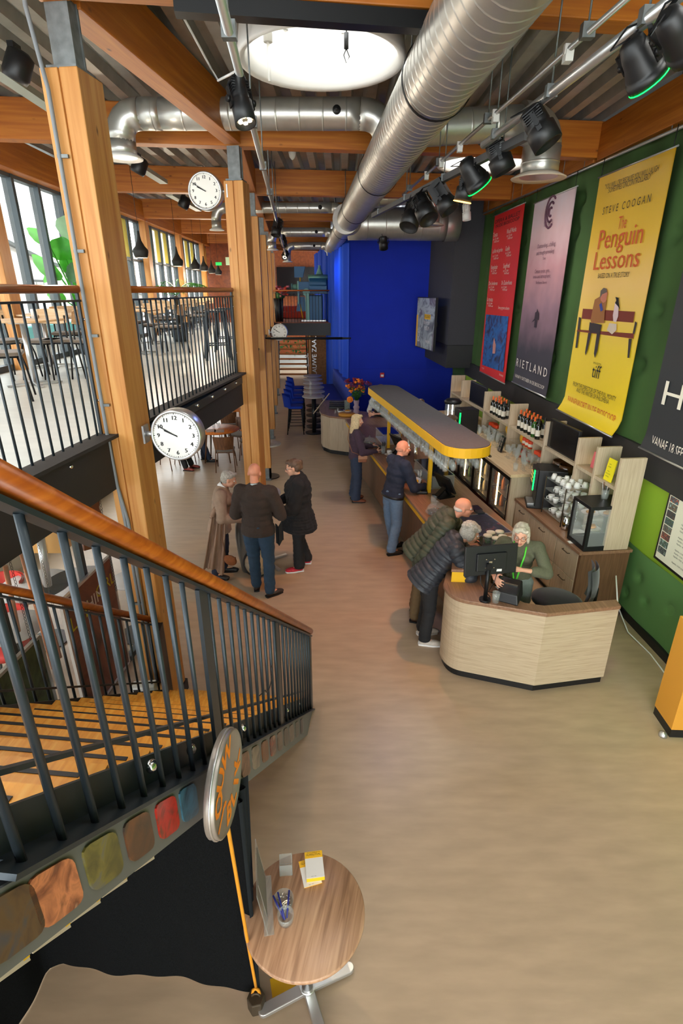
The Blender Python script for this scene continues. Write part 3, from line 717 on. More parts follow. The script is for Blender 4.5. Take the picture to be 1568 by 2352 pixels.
for t in (.12, .33, .5, .64, .8): c = rB0.lerp(rB1, t); b.box((c.x, c.y, c.z - .03), (.05, .07, .06))

for i, t in enumerate((.12, .33, .5, .62, .74)):
    c = rB0.lerp(rB1, t); b = MB(); b.box((c.x, c.y, c.z - .035), (.045, .06, .055)); b.box((c.x, c.y, c.z), (.055, .03, .05))
    solo('plug_box', b, WHITE, 'small white plug box on the thin power track, ' + ['nearest the camera', 'second along', 'third along', 'fourth along', 'farthest along'][i], 'plug box', 'plug boxes')
b = MB(); b.beam(at(400, 12, 5.3), at(1000, 55, 5.3), .1, .09); solo('steel_channel', b, BLKM, 'black steel channel just below the nearest cross beam in front of the skylight', 'steel beam')
# banner rail on the right wall
b = MB(); b.cyl(wallP(13.6, 5.34, .14), wallP(4.6, 5.25, .14), .018, n=10); r = thing('banner_rail', 'thin grey pipe along the green wall from which the banners hang', 'rail', wallP(9, 5.3, .14)); part('pipe', b, ALU, r, True)
b = MB()
for y in (13.2, 11.6, 11.1, 9.3, 8.6, 6.6, 5.7): b.cyl(wallP(y, 5.29, .14), wallP(y, 5.8, .14), .006, n=6)
split('hanger', b, GALV, r, True)
# spot lights:  body cylinder aimed along dir, yoke, cable
def spot(label, u, v, ref, length, rad, aim, lens=None, col=BLK, hang=.12, kind='can', power=0, lcol=(1, .75, .45), cone=50):
    if isinstance(ref, tuple):
        a, c = ref; 
        d = ray(u, v); best = None
        for i in range(201):
            p = a.lerp(c, i / 200 * 1.0); t = p.y / d.y; e = abs(d.x * t - p.x)
            if best is None or e < best[0]: best = (e, p, t)
        top = best[1]; t = best[2]; pos = V((top.x, top.y, EYE + d.z * t))
    else:
        pos = atY(u, v, ref); top = V((pos.x, pos.y, pos.z + hang))
    aim = V(aim).normalized()
    M = aim.to_track_quat('Z', 'Y').to_matrix().to_4x4(); M.translation = pos
    r = thing('spotlight', label, 'spotlight', M=M, group='ceiling spotlights')
    b = MB(); L = length / 2
    if kind == 'can': b.lathe([(rad * .55, -L), (rad * .8, -L * .9), (rad * .85, -L * .1), (rad * .8, 0), (rad, L * .1), (rad, L), (rad * .92, L), (rad * .9, L * .8), (0, L * .8)], 20)
    elif kind == 'par': b.lathe([(rad * .35, -L), (rad * .6, -L * .85), (rad * .75, -L * .3), (rad * .78, 0), (rad * .96, L * .45), (rad * .96, L * .6), (rad * 1.04, L * .62), (rad * 1.04, L), (rad * .95, L), (rad * .9, L * .7), (0, L * .7)], 22)
    else: b.box((0, 0, -L * .35), (rad * 1.3, rad * 1.5, L * 1.2)); b.lathe([(rad * .8, L * .1), (rad, L * .5), (rad, L), (rad * .9, L), (rad * .85, L * .6), (0, L * .6)], 16)
    for k in range(5): b.box((0, 0, -L * .75 + k * L * .12), (rad * 1.75, rad * 1.2, L * .05)) if kind == 'can' else None
    part('housing', b, col, r)
    b = MB(); y = rad * 1.12; b.box((y, 0, -L * .1), (.008, .03, L * .9)); b.box((-y, 0, -L * .1), (.008, .03, L * .9)); b.cyl((-y, 0, 0), (-y - .02, 0, 0), .018, n=10); b.cyl((y, 0, 0), (y + .02, 0, 0), .018, n=10)
    I = M.inverted(); tp = I @ top
    for s in (y, -y): b.beam((s, 0, -L * .5), tp + V((s * .2, 0, 0)), .02, .008)
    part('yoke', b, BLKM if col is not WHITE else WHITE, r)
    b = MB(); b.tube([(0, 0, -L), (0, -rad * 1.2, -L * 1.3), tp + V((.05, -.05, -.03)), tp], .005, 5); part('cable', b, BLK, r)
    if lens is not None:
        b = MB()
        if lens == 'chips':
            for k in range(6): b.ell((rad * .5 * math.cos(k * PI / 3), rad * .5 * math.sin(k * PI / 3), L * .82), (.014, .014, .006), None, 8, 5)
            split('led_chip', b, LEDC, r)
        else:
            b.lathe([(rad * .97, L * 1.0), (rad * 1.05, L * 1.0), (rad * 1.05, L * 1.05), (rad * .97, L * 1.05)], 22, cap=False); part('lens_edge', b, lens, r)
    if power:
        l = bpy.data.lights.new('spot_lamp', 'SPOT'); l.energy = power; l.color = lcol; l.spot_size = math.radians(cone); l.spot_blend = .8; l.shadow_soft_size = .05
        o = bpy.data.objects.new('spot_lamp', l); COL.objects.link(o); q = aim.to_track_quat('-Z', 'Y').to_matrix().to_4x4(); q.translation = pos + aim * (L * 1.1); o.matrix_world = q
    return r
spot('black LED spotlight with lit warm chips on the left lighting pipe', 552, 232, (rA0, rA1), .26, .062, (.22, -.32, -1), 'chips', power=90, cone=70)
spot('square black spotlight on the far end of the left pipe', 636, 522, (rA0, rA1), .3, .085, (-.2, -.3, -.9), None, kind='box')
spot('glossy black spotlight, middle of three at the far end of the left pipe', 650, 553, (rA0, rA1), .34, .09, (.25, -.4, -.9), None)
spot('small lit spotlight, lowest at the far end of the left pipe', 657, 585, (rA0, rA1), .34, .1, (-.1, -.7, -.6), 'chips', power=60, cone=70)
spot('big black spotlight with green glowing rim at upper right', 1467, 138, (rC0, rC1), .21, .088, (.75, .25, -.75), LEDG, kind='par', power=150, lcol=(.55, 1, .35), cone=95)
spot('largest black spotlight cut off by the right edge of the frame', 1556, 74, (rC0, rC1), .22, .085, (.9, .45, -.4), None, kind='par', power=60, lcol=(1, .8, .55), cone=80)
spot('black spotlight hanging in front of the large silver duct outlet', 1238, 292, (rC0, rC1), .26, .095, (.5, -.25, -.8), None, kind='can', power=70, lcol=(1, .85, .6), cone=60)
spot('black spotlight hanging against the bright hidden skylight', 1147, 360, (rD0, rD1), .26, .1, (.4, -.1, -.85), None, kind='can')
spot('round black spotlight with green rim below the strut rail', 1083, 397, (rD0, rD1), .28, .12, (.6, .2, -.7), LEDG, kind='par')
spot('black spotlight with amber lens hanging by the green rimmed one', 1069, 428, (rD0, rD1), .26, .085, (-.16, .12, -1), LAMPO, kind='can', power=300, lcol=(1, .45, .2), cone=75)
spot('boxy black spotlight with open barn doors above the red banner end', 1015, 452, (rD0, rD1), .34, .11, (.5, -.3, -.8), None, kind='box')
spot('grey and black spotlight left of the barn door one', 972, 478, (rD0, rD1), .34, .12, (.3, -.5, -.7), None, kind='can', power=60, lcol=(1, .7, .45), cone=80)
spot('dark spotlight at the tip of the strut rail', 948, 493, (rD0, rD1), .36, .12, (-.3, -.4, -.8), None, kind='can', power=60, lcol=(.2, .3, 1), cone=120)
spot('small white spotlight under the third cross beam by the charcoal box', 1071, 486, 11.5, .3, .08, (.1, -.1, -1), None, WHITE, .25)
spot('small spotlight hanging under the wide duct in front of the blue wall', 880, 556, 13.3, .3, .1, (.1, .5, -.8), None, BLK, .25, power=40, lcol=(.1, .25, 1), cone=140)
b = MB(); p = atY(795, 112, 5.3); b.tube([p + V((0, 0, .45)), p + V((0, 0, .1))], .005, 6); b.cyl(p, p + V((0, 0, .1)), .018, n=10); b.tube([p, p + V((.025, 0, -.05)), p + V((0, 0, -.09)), p + V((-.02, 0, -.04)), p], .004, 6); b.box(p + V((0, 0, .46)), (.07, .04, .05))
solo('hanging_socket', b, BLK, 'small black cable socket dangling in front of the round skylight', 'socket')
b = MB(); b.tube([at(400, 0, 5.6), at(470, 130, 5.5), at(500, 185, 5.4), at(540, 165, 5.1), at(550, 155, 4.95)], .009, 8)
solo('grey_cable', b, PAPER, 'pale grey cable looping from the ceiling to the left lighting pipe', 'cable')
# light-grey ceiling battens with black speakers over the mezzanine
for i, (u0, v0, u1, v1, us, vs, z) in enumerate([(-40, 140, 140, 262, 36, 128, 5.5), (285, 360, 376, 418, 318, 368, 5.45), (388, 445, 456, 482, 422, 456, 5.4)]):
    r = thing('ceiling_batten', 'pale grey ceiling batten with a black speaker, ' + ['at the upper left corner', 'beside the first pipe outlet', 'left of the upper clock'][i], 'ceiling lamp', at(us, vs, z), 0, 'ceiling battens')
    b = MB(); b.beam(at(u0, v0, z), at(u1, v1, z), .13, .06); part('batten', b, mat('pale_grey_batten_%d' % i, C(186, 192, 182), .5), r, True)
    c = at(us, vs, z); b = MB(); b.lathe([(.05, .06), (.1, .03), (.105, -.12), (.09, -.16), (.0, -.16)], 18, Matrix.Translation(c + V((.03, 0, -.02))) @ Matrix.Rotation(.5, 4, 'Y')); b.box(c + V((0, 0, .04)), (.05, .12, .08)); part('speaker', b, BLK, r, True)
# smoke detectors
for u, v, z, la in ((1342 / 2, 356, 5.74, 'small white smoke detector on the deck, left of the big duct'), (1490 / 2, 405, 5.72, 'small white alarm sounder on the third beam')):
    p = at(u, v, z); b = MB(); b.lathe([(.06, .08), (.06, .03), (.045, -.03), (.02, -.06), (0, -.07)], 16, Matrix.Translation(p)); solo('smoke_detector', b, WHITE, la, 'smoke detector')
# pendants over the mezzanine
pl = ['nearest, half hidden by the first post', 'second, right of the first post', 'third, above the palm', 'fourth in the row', 'fifth in the row', 'sixth in the row', 'last and farthest in the row']
for i, (u, v, Y) in enumerate([(166, 455, 6.3), (322, 572, 9.6), (407, 597, 12.9), (448, 607, 15.6), (468, 611, 17.0), (486, 618, 19.0), (501, 622, 20.6)]):
    p = atY(u, v, Y); r = thing('pendant_lamp', 'black teapot shaped pendant lamp above the mezzanine tables, ' + pl[i], 'lamp', p, 0, 'pendant lamps')
    b = MB(); b.lathe([(.012, .26), (.02, .2), (.035, .12), (.075, .04), (.118, -.01), (.122, -.04), (.108, -.1), (.095, -.13), (.09, -.125), (.08, -.05), (0, .02)], 22); part('shade', b, mat('black_shade', C(44, 44, 42), .6) if i == 0 else MATS['black_shade'], r)
    b = MB(); b.cyl((0, 0, .25), (0, 0, 5.6 - p.z), .004, n=6); part('cord', b, BLK, r)
    b = MB(); b.lathe([(.085, -.12), (.0, -.115)], 18, cap=False); b.ell((0, 0, -.09), (.03, .03, .03), None, 8, 6); part('bulb', b, LAMPO, r)
    l = bpy.data.lights.new('pendant_bulb', 'POINT'); l.energy = 45; l.color = (1, .86, .68); l.shadow_soft_size = .05; o = bpy.data.objects.new('pendant_bulb', l); COL.objects.link(o); o.location = p + V((0, 0, -.2))
# clocks
def clock(label, u, v, Y, rad, post_dx, yaw):
    p = atY(u, v, Y); M = Matrix.Translation(p) @ Matrix.Rotation(yaw, 4, 'Z') @ Matrix.Rotation(PI / 2, 4, 'X')   # local z faces -Y
    r = thing('wall_clock', label, 'clock', M=M, group='railway clocks')
    b = MB(); b.lathe([(rad * .88, -.07), (rad, -.07), (rad * 1.02, -.05), (rad * 1.02, .045), (rad * .97, .068), (rad * .9, .055)], 48, cap=False); part('case', b, ALU, r)
    b = MB(); b.lathe([(rad * .93, -.05), (rad * .93, .05)], 48); part('dial', b, WHITE, r)
    it = [(str(h), rad * .23, Matrix.Translation((math.sin(h * PI / 6) * rad * .7 + dx, math.cos(h * PI / 6) * rad * .7, .0515 + abs(dx) * .05)), 'CENTER', 1.0) for h in range(1, 13) for dx in (-.002, 0, .002)]
    b = text_mesh('n', it, INK)
    for k in range(60):
        a = k * PI / 30; w, l = (.006, .05) if k % 5 == 0 else (.003, .03)
        b.box((math.sin(a) * rad * .87, math.cos(a) * rad * .87, .052), (w * rad / .2, l * rad, .001), Euler((0, 0, -a)))
    part('numerals', b, INK, r)
    for a, l, w, nme in ((math.radians(360 * 9.83 / 12), .5, .05, 'hour_hand'), (math.radians(300), .78, .035, 'minute_hand')):
        b = MB(); b.box((math.sin(a) * rad * l * .45, math.cos(a) * rad * l * .45, .055 + (.003 if nme[0] == 'm' else 0)), (w * rad, rad * l * 1.1, .002), Euler((0, 0, -a))); part(nme, b, INK, r)
    b = MB(); b.cyl((post_dx, 0, 0), (post_dx * .72, 0, 0), .022, n=12); b.box((post_dx, 0, 0), (.015, .14, .1)) if abs(post_dx) < .4 else None; part('bracket', b, ALU, r)
clock('big round railway clock on the first post, in front of the mezzanine edge', 409, 997, 4.15, .198, -.26, math.radians(-3))
clock('medium railway clock high on the second post', 473, 440, 7.55, .205, .27, math.radians(-3))
clock('small distant railway clock above the lower passage', 642, 763, 14.2, .2, -.26, 0)
# blue-grey tie rod across the passage
p, q = atY(606, 777, 13.6), atY(806, 777, 13.6); b = MB(); b.cyl(p, p.lerp(q, .08), .012, .028, 10); b.cyl(p.lerp(q, .08), p.lerp(q, .9), .028, n=12); b.cyl(p.lerp(q, .9), q, .028, .014, 10); b.cyl(p.lerp(q, .94), q, .02, n=8)
solo('tie_rod', b, BLKM, 'dark horizontal steel rod spanning the passage below the small clock', 'rod')
def lamp(name, loc, aim, power, col, cone):
    l = bpy.data.lights.new(name, 'SPOT'); l.energy = power; l.color = col; l.spot_size = math.radians(cone); l.spot_blend = 1; l.shadow_soft_size = .12
    o = bpy.data.objects.new(name, l); COL.objects.link(o); q = V(aim).normalized().to_track_quat('-Z', 'Y').to_matrix().to_4x4(); q.translation = loc; o.matrix_world = q
lamp('blue_curtain_spot', (-1.25, 18.6, 4.7), (1.2, -.7, -.55), 150, (.06, .4, 1), 84)
# ================================================================ BAR, BACK COUNTER, CASH DESK
TH = math.asin(.17); BM = TR(1.267, 5.4, 0, TH)          # bar frame: x across to the staff side, y along the bar
def BW(x, y, z=0): return BM @ V((x, y, z))
def ink_(u, v, z): return at(u, v, z)
def place(p, rz=0.0): return Matrix.Translation(p) @ Matrix.Rotation(rz, 4, 'Z')
BL = 7.0
r = thing('bar_counter', 'long brown bar counter with a yellow stripe under its wooden worktop', 'counter', M=BM)
b = MB(); b.span(.1, .95, 0, BL, .1, .88); part('body', b, BRNV, r)
b = MB(); b.span(.16, .9, .02, BL - .02, 0, .1); part('plinth', b, BLK, r)
b = MB(); b.span(.03, .98, -.02, BL, .86, .95); part('yellow_stripe', b, YEL, r)
b = MB(); b.span(0, 1.0, -.03, BL, .95, 1.0); part('worktop', b, BRN, r, bevel=.008)
def rrect(x0, x1, y0, y1, rad, n=6):
    out = []
    for cx_, cy_, a0 in ((x1 - rad, y1 - rad, 0), (x0 + rad, y1 - rad, 90), (x0 + rad, y0 + rad, 180), (x1 - rad, y0 + rad, 270)):
        for k in range(n + 1):
            a = math.radians(a0 + 90 * k / n); out.append((cx_ + rad * math.cos(a), cy_ + rad * math.sin(a)))
    return out
r = thing('bar_canopy', 'long grey topped canopy with yellow edge on yellow posts above the bar', 'canopy', M=BM)
b = MB(); b.prism(rrect(.22, .86, .93, 5.82, .28), 1.82, 1.945); part('yellow_rim', b, YEL, r)
b = MB(); b.prism(rrect(.23, .85, .94, 5.81, .275), 1.944, 1.955); part('top_sheet', b, GREYT, r)
b = MB()
for x in (.30, .47, .64, .80): b.span(x - .012, x + .012, 1.0, 5.7, 1.80, 1.822)
split('glass_rack', b, BRONZE, r)
for x, y in ((.36, 1.98), (.38, 4.45), (.82, 2.52), (.84, 5.25)):
    b = MB(); b.span(x - .025, x + .025, y - .025, y + .025, 1.0, 1.825); part('post', b, YEL, r)
# hanging glasses
gm = MB(); gm.lathe([(.034, 0), (.033, -.004), (.005, -.012), (.004, -.075), (.018, -.09), (.036, -.115), (.038, -.15), (.03, -.2), (.029, -.2), (.0365, -.15), (.034, -.117), (.003, -.082)], 12, cap=False)
gme = gm.mesh('wine_glass', GLASSW)
def glass_at(p, up=False):
    o = link('wine_glass', gme, None, Matrix.Translation(p) if not up else Matrix.Translation(p) @ Matrix.Rotation(PI, 4, 'X'))
    return o
for ix, x in enumerate((.27, .385, .555, .72)):
    y = 1.15 + .02 * ix; gi = 0
    while y < 5.65:
        if not any(abs(x - a) < .07 and abs(y - c) < .07 for a, c in ((.36, 1.98), (.38, 4.45), (.82, 2.52))) and R.random() < .93:
            gi += 1; tag(glass_at(BW(x + R.uniform(-.008, .008), y, 1.8)), '%s glass from the near end hanging in the %s row under the canopy' % (ordn(gi), ['customer side', 'second', 'third', 'staff side'][ix]), 'glass', 'glasses hanging under the canopy')
        y += .105
# ---- back counter frames
KM = TR(2.81, 5.64, 0, math.asin(.125)); SMx = TR(3.08, 5.67, 0, math.asin(.1065))
b = MB(); r = thing('back_cabinet', 'pale oak drawer cabinets with dark walnut end panel below the cake display', 'cabinet', M=KM)
b.span(.02, .62, .02, 1.77, .08, .88); part('carcass', b, OAKV, r)
b = MB(); b.span(.0, .62, -.022, .018, 0, .88); part('end_panel', b, BRNV, r)
b = MB(); b.span(.06, .6, .02, 1.77, 0, .08); part('plinth', b, BLK, r)
b = MB(); b.span(-.03, .64, -.04, 1.77, .88, .92); part('worktop', b, BRN, r, bevel=.006)
for ya, yb, zs in ((.02, .52, (.12, .5, .87)), (.53, 1.28, (.12, .5, .87)), (1.29, 1.76, (.12, .87))):
    for k in range(len(zs) - 1):
        b = MB(); b.span(-.005, .018, ya + .004, yb - .004, zs[k] + .004, zs[k + 1] - .004); d = part('drawer' if len(zs) > 2 else 'door', b, OAKV, r, bevel=.003)
        z = zs[k + 1] - .08; yc = (ya + yb) / 2; b = MB(); b.tube([(-.004, yc - .07, z), (-.03, yc - .065, z), (-.03, yc + .065, z), (-.004, yc + .07, z)], .006, 6); part('handle', b, BRONZE, d)
# fridge counter
FY0, FN, FW = 1.80, 6, .74
r = thing('bottle_fridge', 'long pale oak counter with glass fronted lit bottle fridges', 'fridge', M=KM)
L = FN * FW + .1
b = MB(); b.span(-.12, .85, FY0, FY0 + L, 1.225, 1.27); part('worktop', b, OAKW, r, bevel=.005)
b = MB(); b.span(-.1, .6, FY0, FY0 + .04, .45, 1.225); b.span(-.1, .6, FY0 + L - .04, FY0 + L, .45, 1.225); split('side_panel', b, OAKV, r)
b = MB(); b.span(-.1, .6, FY0, FY0 + L, .42, .455); part('base_board', b, OAKV, r)
b = MB(); b.span(.5, .56, FY0 + .04, FY0 + L - .04, .45, 1.225); part('back_panel', b, BLK, r)
b = MB(); b.span(.0, .5, FY0 + .1, FY0 + L - .1, 0, .42); part('dark_void_box', b, BLK, r)  # black box standing in for the dark open void below the fridges
bt = MB(); bt.lathe([(0, 0), (.032, 0), (.034, .01), (.034, .14), (.014, .19), (.013, .235), (0, .235)], 10); bs = [bt.mesh('bottle', m) for m in (BOTN, mat('amber_bottle', C(150, 80, 14), .15), mat('clear_bottle', C(190, 180, 150), .15))]
for k in range(FN):
    y0 = FY0 + .05 + k * FW
    b = MB(); b.span(-.09, -.06, y0, y0 + .05, .47, 1.21); b.span(-.09, -.06, y0 + FW - .05, y0 + FW, .47, 1.21); b.span(-.09, -.06, y0, y0 + FW, 1.15, 1.22); b.span(-.09, -.06, y0, y0 + FW, .46, .53)
    d = part('fridge_door', b, BLKM, r)
    b = MB(); b.span(-.08, -.072, y0 + .05, y0 + FW - .05, .53, 1.15); part('pane', b, GLASS, d)
    b = MB(); b.span(-.055, -.04, y0 + FW - .24, y0 + FW - .21, .58, 1.13); part('led_strip', b, LEDW, d)
    b = MB(); b.span(-.04, .48, y0 + .03, y0 + FW - .03, .54, .55); b.span(-.04, .48, y0 + .03, y0 + FW - .03, .82, .828); part('wire_shelf', b, ALU, d)
    for z in (.55, .83):
        for j in range(5):
            o = inst('bottle', bs[(k + j) % 3], d, Matrix.Translation((.06 + .1 * (j % 2), y0 + .1 + j * .11, z)))
# two red crates on the floor
cm = MB(); 
for s in (-1, 1): cm.span(-.15, .15, s * .2 - .01, s * .2 + .01, .02, .17); cm.span(s * .15 - .01, s * .15 + .01, -.2, .2, .02, .12); cm.span(s * .15 - .01, s * .15 + .01, -.2, -.06, .12, .3); cm.span(s * .15 - .01, s * .15 + .01, .06, .2, .12, .3); cm.span(-.15, .15, s * .2 - .01, s * .2 + .01, .22, .3); cm.span(s * .15 - .01, s * .15 + .01, -.2, .2, .25, .3)
cm.span(-.15, .15, -.2, .2, 0, .02); cme = cm.mesh('bottle_crate', RED)
tag(link('bottle_crate', cme, None, TR(2.13, 9.25, 0, .12)), 'red plastic bottle crate on the floor behind the bar, farther of the two', 'crate', 'red bottle crates')
tag(link('bottle_crate', cme, None, TR(2.2, 8.72, 0, .12)), 'red plastic bottle crate on the floor behind the bar, nearer of the two', 'crate', 'red bottle crates')
# shelf unit on the wall
dv = [0, .47, .9, 1.8, 3.07, 4.25, 5.6, 6.3]
r = thing('wall_shelf', 'pale oak shelf unit with upright dividers along the lime green wall', 'shelf', M=SMx)
for i, y in enumerate(dv):
    z0 = .925 if i < 3 else 1.272
    b = MB(); b.span(0, .3, y - .02, y + .02, z0, 2.045); part('divider', b, OAKV, r, bevel=.003)
for i in range(len(dv) - 1):
    z = 1.68
    b = MB(); b.span(.01, .3, dv[i] + .02, dv[i + 1] - .02, z - .02, z + .02); part('shelf_board', b, OAKV, r)
    if i in (1, 4, 5, 6, 3):
        b = MB(); b.span(.24, .255, dv[i + 1] - .26, dv[i + 1] - .06, z + .02, z + .03); part('led_strip', b, LEDW, r)
b = MB(); b.span(.06, .3, 1.2, 1.24, 1.272, 1.66) if False else b.span(.06, .3, 3.55, 3.58, 1.272, 1.66); b.span(.06, .3, 2.2, 2.23, 1.272, 1.66); part('lower_divider', b, OAKV, r)
b = MB(); b.span(.02, .3, 1.85, 3.05, 1.47, 1.478); b.span(.02, .3, 3.1, 4.22, 1.47, 1.478); part('glass_shelf', b, GLASS, r)
def SWp(x, y, z): return SMx @ V((x, y, z))
for y0, y1, la in ((1.0, 1.78, 'large dark screen standing on the oak shelf above the tea glasses'), (4.34, 5.2, 'dark screen at the far end of the oak shelf above the coffee corner')):
    r = thing('shelf_screen', la, 'screen', M=SMx @ TR(0, (y0 + y1) / 2, 1.70)); w = (y1 - y0) / 2
    b = MB(); b.span(.05, .09, -w, w, .0, .4); part('frame', b, BLK, r, bevel=.004)
    b = MB(); b.span(.045, .051, -w + .015, w - .015, .015, .385); part('display', b, SCREEN, r)
# wine bottles on the shelf
wm = MB(); wm.lathe([(0, 0), (.037, 0), (.0385, .01), (.0385, .19), (.03, .215), (.015, .24), (.0145, .30), (0, .30)], 14)
wme = {}
for m in (BOTG, BOTN): wme[m] = wm.mesh('wine_bottle', m)
lm = MB(); lm.lathe([(.0392, .05), (.0392, .14)], 14, cap=False); lme = lm.mesh('label', LABL)
cp = MB(); cp.lathe([(.0162, .235), (.0162, .302), (0, .303)], 12, cap=False); cpe = cp.mesh('capsule', CAPS); cp2 = MB(); cp2.lathe([(.0162, .235), (.0162, .302), (0, .303)], 12, cap=False); cpd = cp2.mesh('capsule', BLK)
for y0, y1, n, rows, la, g in ((3.5, 4.12, 5, 2, 'dark wine bottle with orange capsule in the far bay', 'wine bottles in the far bay'), (2.15, 2.95, 6, 2, 'dark wine bottle with orange capsule in the near bay', 'wine bottles in the near bay')):
    for k in range(n):
        for j in range(rows):
            y = y0 + (y1 - y0) * (k + .4 * j) / n + R.uniform(-.01, .01); x = .08 + .11 * j + R.uniform(-.01, .01)
            green = (k == 1 and j == 0 and n == 6); plain = (k == 0)
            o = link('wine_bottle', wme[BOTN if green else BOTG], None, Matrix.Translation(SWp(x, y, 1.70)))
            tag(o, 'clear green wine bottle standing among the dark ones in the nearer bay' if green else (la.replace('orange', 'black') if plain else la) + ', %s row, %s from the camera' % (['front', 'back'][j], ordn(k + 1)), 'bottle', None if green else (g if not plain else g + ', black capsules'))
            inst('label', lme, o, Matrix.Identity(4)); inst('capsule', cpd if plain else cpe, o, Matrix.Identity(4))
# standing glasses on the fridge worktop
for y0, y1, x0, x1, n, g in ((3.2, 4.1, -.18, .1, 26, 'glasses standing on the far part of the back counter'), (1.95, 2.75, -.16, .1, 20, 'glasses standing on the near part of the back counter')):
    done = []; GS = []
    while len(done) < n:
        x, y = R.uniform(x0, x1), R.uniform(y0, y1)
        if all((x - a) ** 2 + (y - c) ** 2 > .0058 for a, c in done):
            done.append((x, y)); o = glass_at(SWp(x, y, 1.272), True)
            GS.append((y, o))
    for gi, (y, o) in enumerate(sorted(GS, key=lambda q: q[0])): tag(o, '%s nearest stemmed glass standing on the pale worktop %s' % (ordn(gi + 1), 'behind the small picture menu stand' if n == 26 else 'in front of the orange tins'), 'glass', g)
tg = MB(); tg.lathe([(0, .006), (.03, .006), (.032, 0), (.038, .11), (.036, .11), (.031, .012)], 14, cap=False); tge = tg.mesh('tumbler', GLASSW)
o = link('tumbler', tge, None, Matrix.Translation(KM @ V((.02, 1.97, 1.272)))); tag(o, 'single empty tumbler at the near corner of the pale worktop', 'glass')
# menu stand, orange tins and packets
b = MB(); b.box((0, 0, .13), (.02, .14, .26), Euler((0, .2, 0))); r = thing('menu_stand', 'dark menu stand with small pictures on the pale worktop', 'menu', SWp(-.1, 3.0, 1.272), math.asin(.107)); part('board', b, BLK, r)
b = MB()
for k in range(3):
    for j in range(2): b.box((-.012 - (.13 - .05 - .08 * k) * .2 + .012 - .024 + .02 * 0, -.035 + .07 * j, .05 + .08 * k), (.004, .05, .06), Euler((0, .2, 0)))
split('picture', b, TAUPE, r)
ot = MB(); ot.lathe([(0, 0), (.05, 0), (.05, .11), (.046, .12), (0, .12)], 16); ote = ot.mesh('orange_tin', mat('orange_tin', C(226, 70, 24), .4)); ol = MB(); ol.lathe([(.0505, .03), (.0505, .075)], 16, cap=False); ole = ol.mesh('label', LABL)
for k, (y, z) in enumerate([(2.32, 1.478), (2.43, 1.478), (2.54, 1.478), (2.32, 1.272), (2.43, 1.272), (2.56, 1.272)]):
    o = link('snack_tin', ote, None, Matrix.Translation(SWp(.13, y + .1, z)) @ Matrix.Rotation(k * .3, 4, 'Z')); inst('label', ole, o, Matrix.Identity(4)); tag(o, 'round orange snack tin, ' + ['left', 'middle', 'right'][2 - k % 3] + ' on the ' + ['glass shelf', 'worktop below the glass shelf'][k // 3], 'tin', 'orange snack tins')
pk = MB(); pk.box((0, 0, .03), (.1, .16, .06)); pke = pk.mesh('snack_packet', mat('orange_packet', C(236, 74, 30), .5)); bev(link('x', pke), .01) if False else None
for y, z, la in ((3.95, 1.478, 'far bay, left'), (3.78, 1.478, 'far bay, right'), (2.06, 1.478, 'near bay, left'), (1.92, 1.478, 'near bay, right')):
    o = link('snack_packet', pke, None, Matrix.Translation(SWp(.1, y, z)) @ Matrix.Rotation(.3, 4, 'Z')); bev(o, .015); tag(o, 'orange snack packet lying on the glass shelf, ' + la, 'packet', 'orange packets')
for y, la in ((3.35, 'yellow crisp bag on the glass shelf left of the divider'), (2.75, 'yellow crisp bag hanging beside the orange tins')):
    b = MB(); b.ell((0, 0, .08), (.05, .09, .09), None, 10, 8); b.box((0, 0, .17), (.012, .14, .03)); o = solo('crisp_bag', b, mat('yellow_bag_%d' % int(y * 10), C(240, 180, 24), .4), la, 'packet', loc=(0, 0, 0)); o.location = SWp(.14, y, 1.478)
# tea machine with green led, cup rack, thermos pots, cake display on the near counter
def KW(x, y, z): return KM @ V((x, y, z))
r = thing('coffee_machine', 'black coffee machine with touch screen and glowing green edge', 'machine', KW(.12, 1.5, .92), math.asin(.125) - .35)
b = MB(); b.span(0, .38, -.18, .2, 0, .56); b.span(-.1, .05, -.18, .2, 0, .04); part('body', b, BLK, r, bevel=.01)
b = MB(); b.span(-.05, .0, -.17, .15, .26, .56); part('screen_housing', b, BLK, r, bevel=.006)
b = MB(); b.span(-.056, -.049, -.08, .12, .32, .53); s = part('touch_screen', b, SCREEN, r)
b = MB()
for k in range(9): b.box((-.058, -.05 + .07 * (k % 3), .36 + .06 * (k // 3)), (.003, .02, .02))
split('icon', b, mat('screen_icon', C(220, 190, 90), .5, emit=1.2), s)
b = MB(); b.span(-.058, -.046, -.172, -.135, .27, .555); part('led_edge', b, LEDG, r)
b = MB(); b.span(-.09, .0, -.12, .14, .04, .06); part('drip_tray', b, ALU, r)
r = thing('cup_rack', 'glass shelf rack filled with white cups beside the coffee machine', 'rack', KW(.28, .97, .92), math.asin(.125))
for z in (.05, .2, .35, .5):
    b = MB(); b.span(-.17, .17, -.28, .24, z, z + .008); part('glass_shelf', b, GLASS, r)
b = MB()
for x in (-.17, .17):
    for y in (-.28, .24): b.cyl((x, y, 0), (x, y, .52), .008, n=8)
split('upright', b, BRONZE, r)
cu = MB(); cu.lathe([(0, .004), (.025, .0), (.04, .05), (.042, .075), (.039, .075), (.036, .05), (0, .012)], 14, cap=False); cu.tube([(.04, 0, .06), (.062, 0, .055), (.06, 0, .025), (.034, 0, .025)], .005, 6); cue = cu.mesh('cup', PORC)
def cup(p, rz, la, g, flip=False): 
    o = link('cup', cue, None, Matrix.Translation(p) @ Matrix.Rotation(rz, 4, 'Z') @ (Matrix.Translation((0, 0, .076)) @ Matrix.Rotation(PI, 4, 'X') if flip else Matrix.Identity(4))); tag(o, la, 'cup', g); return o
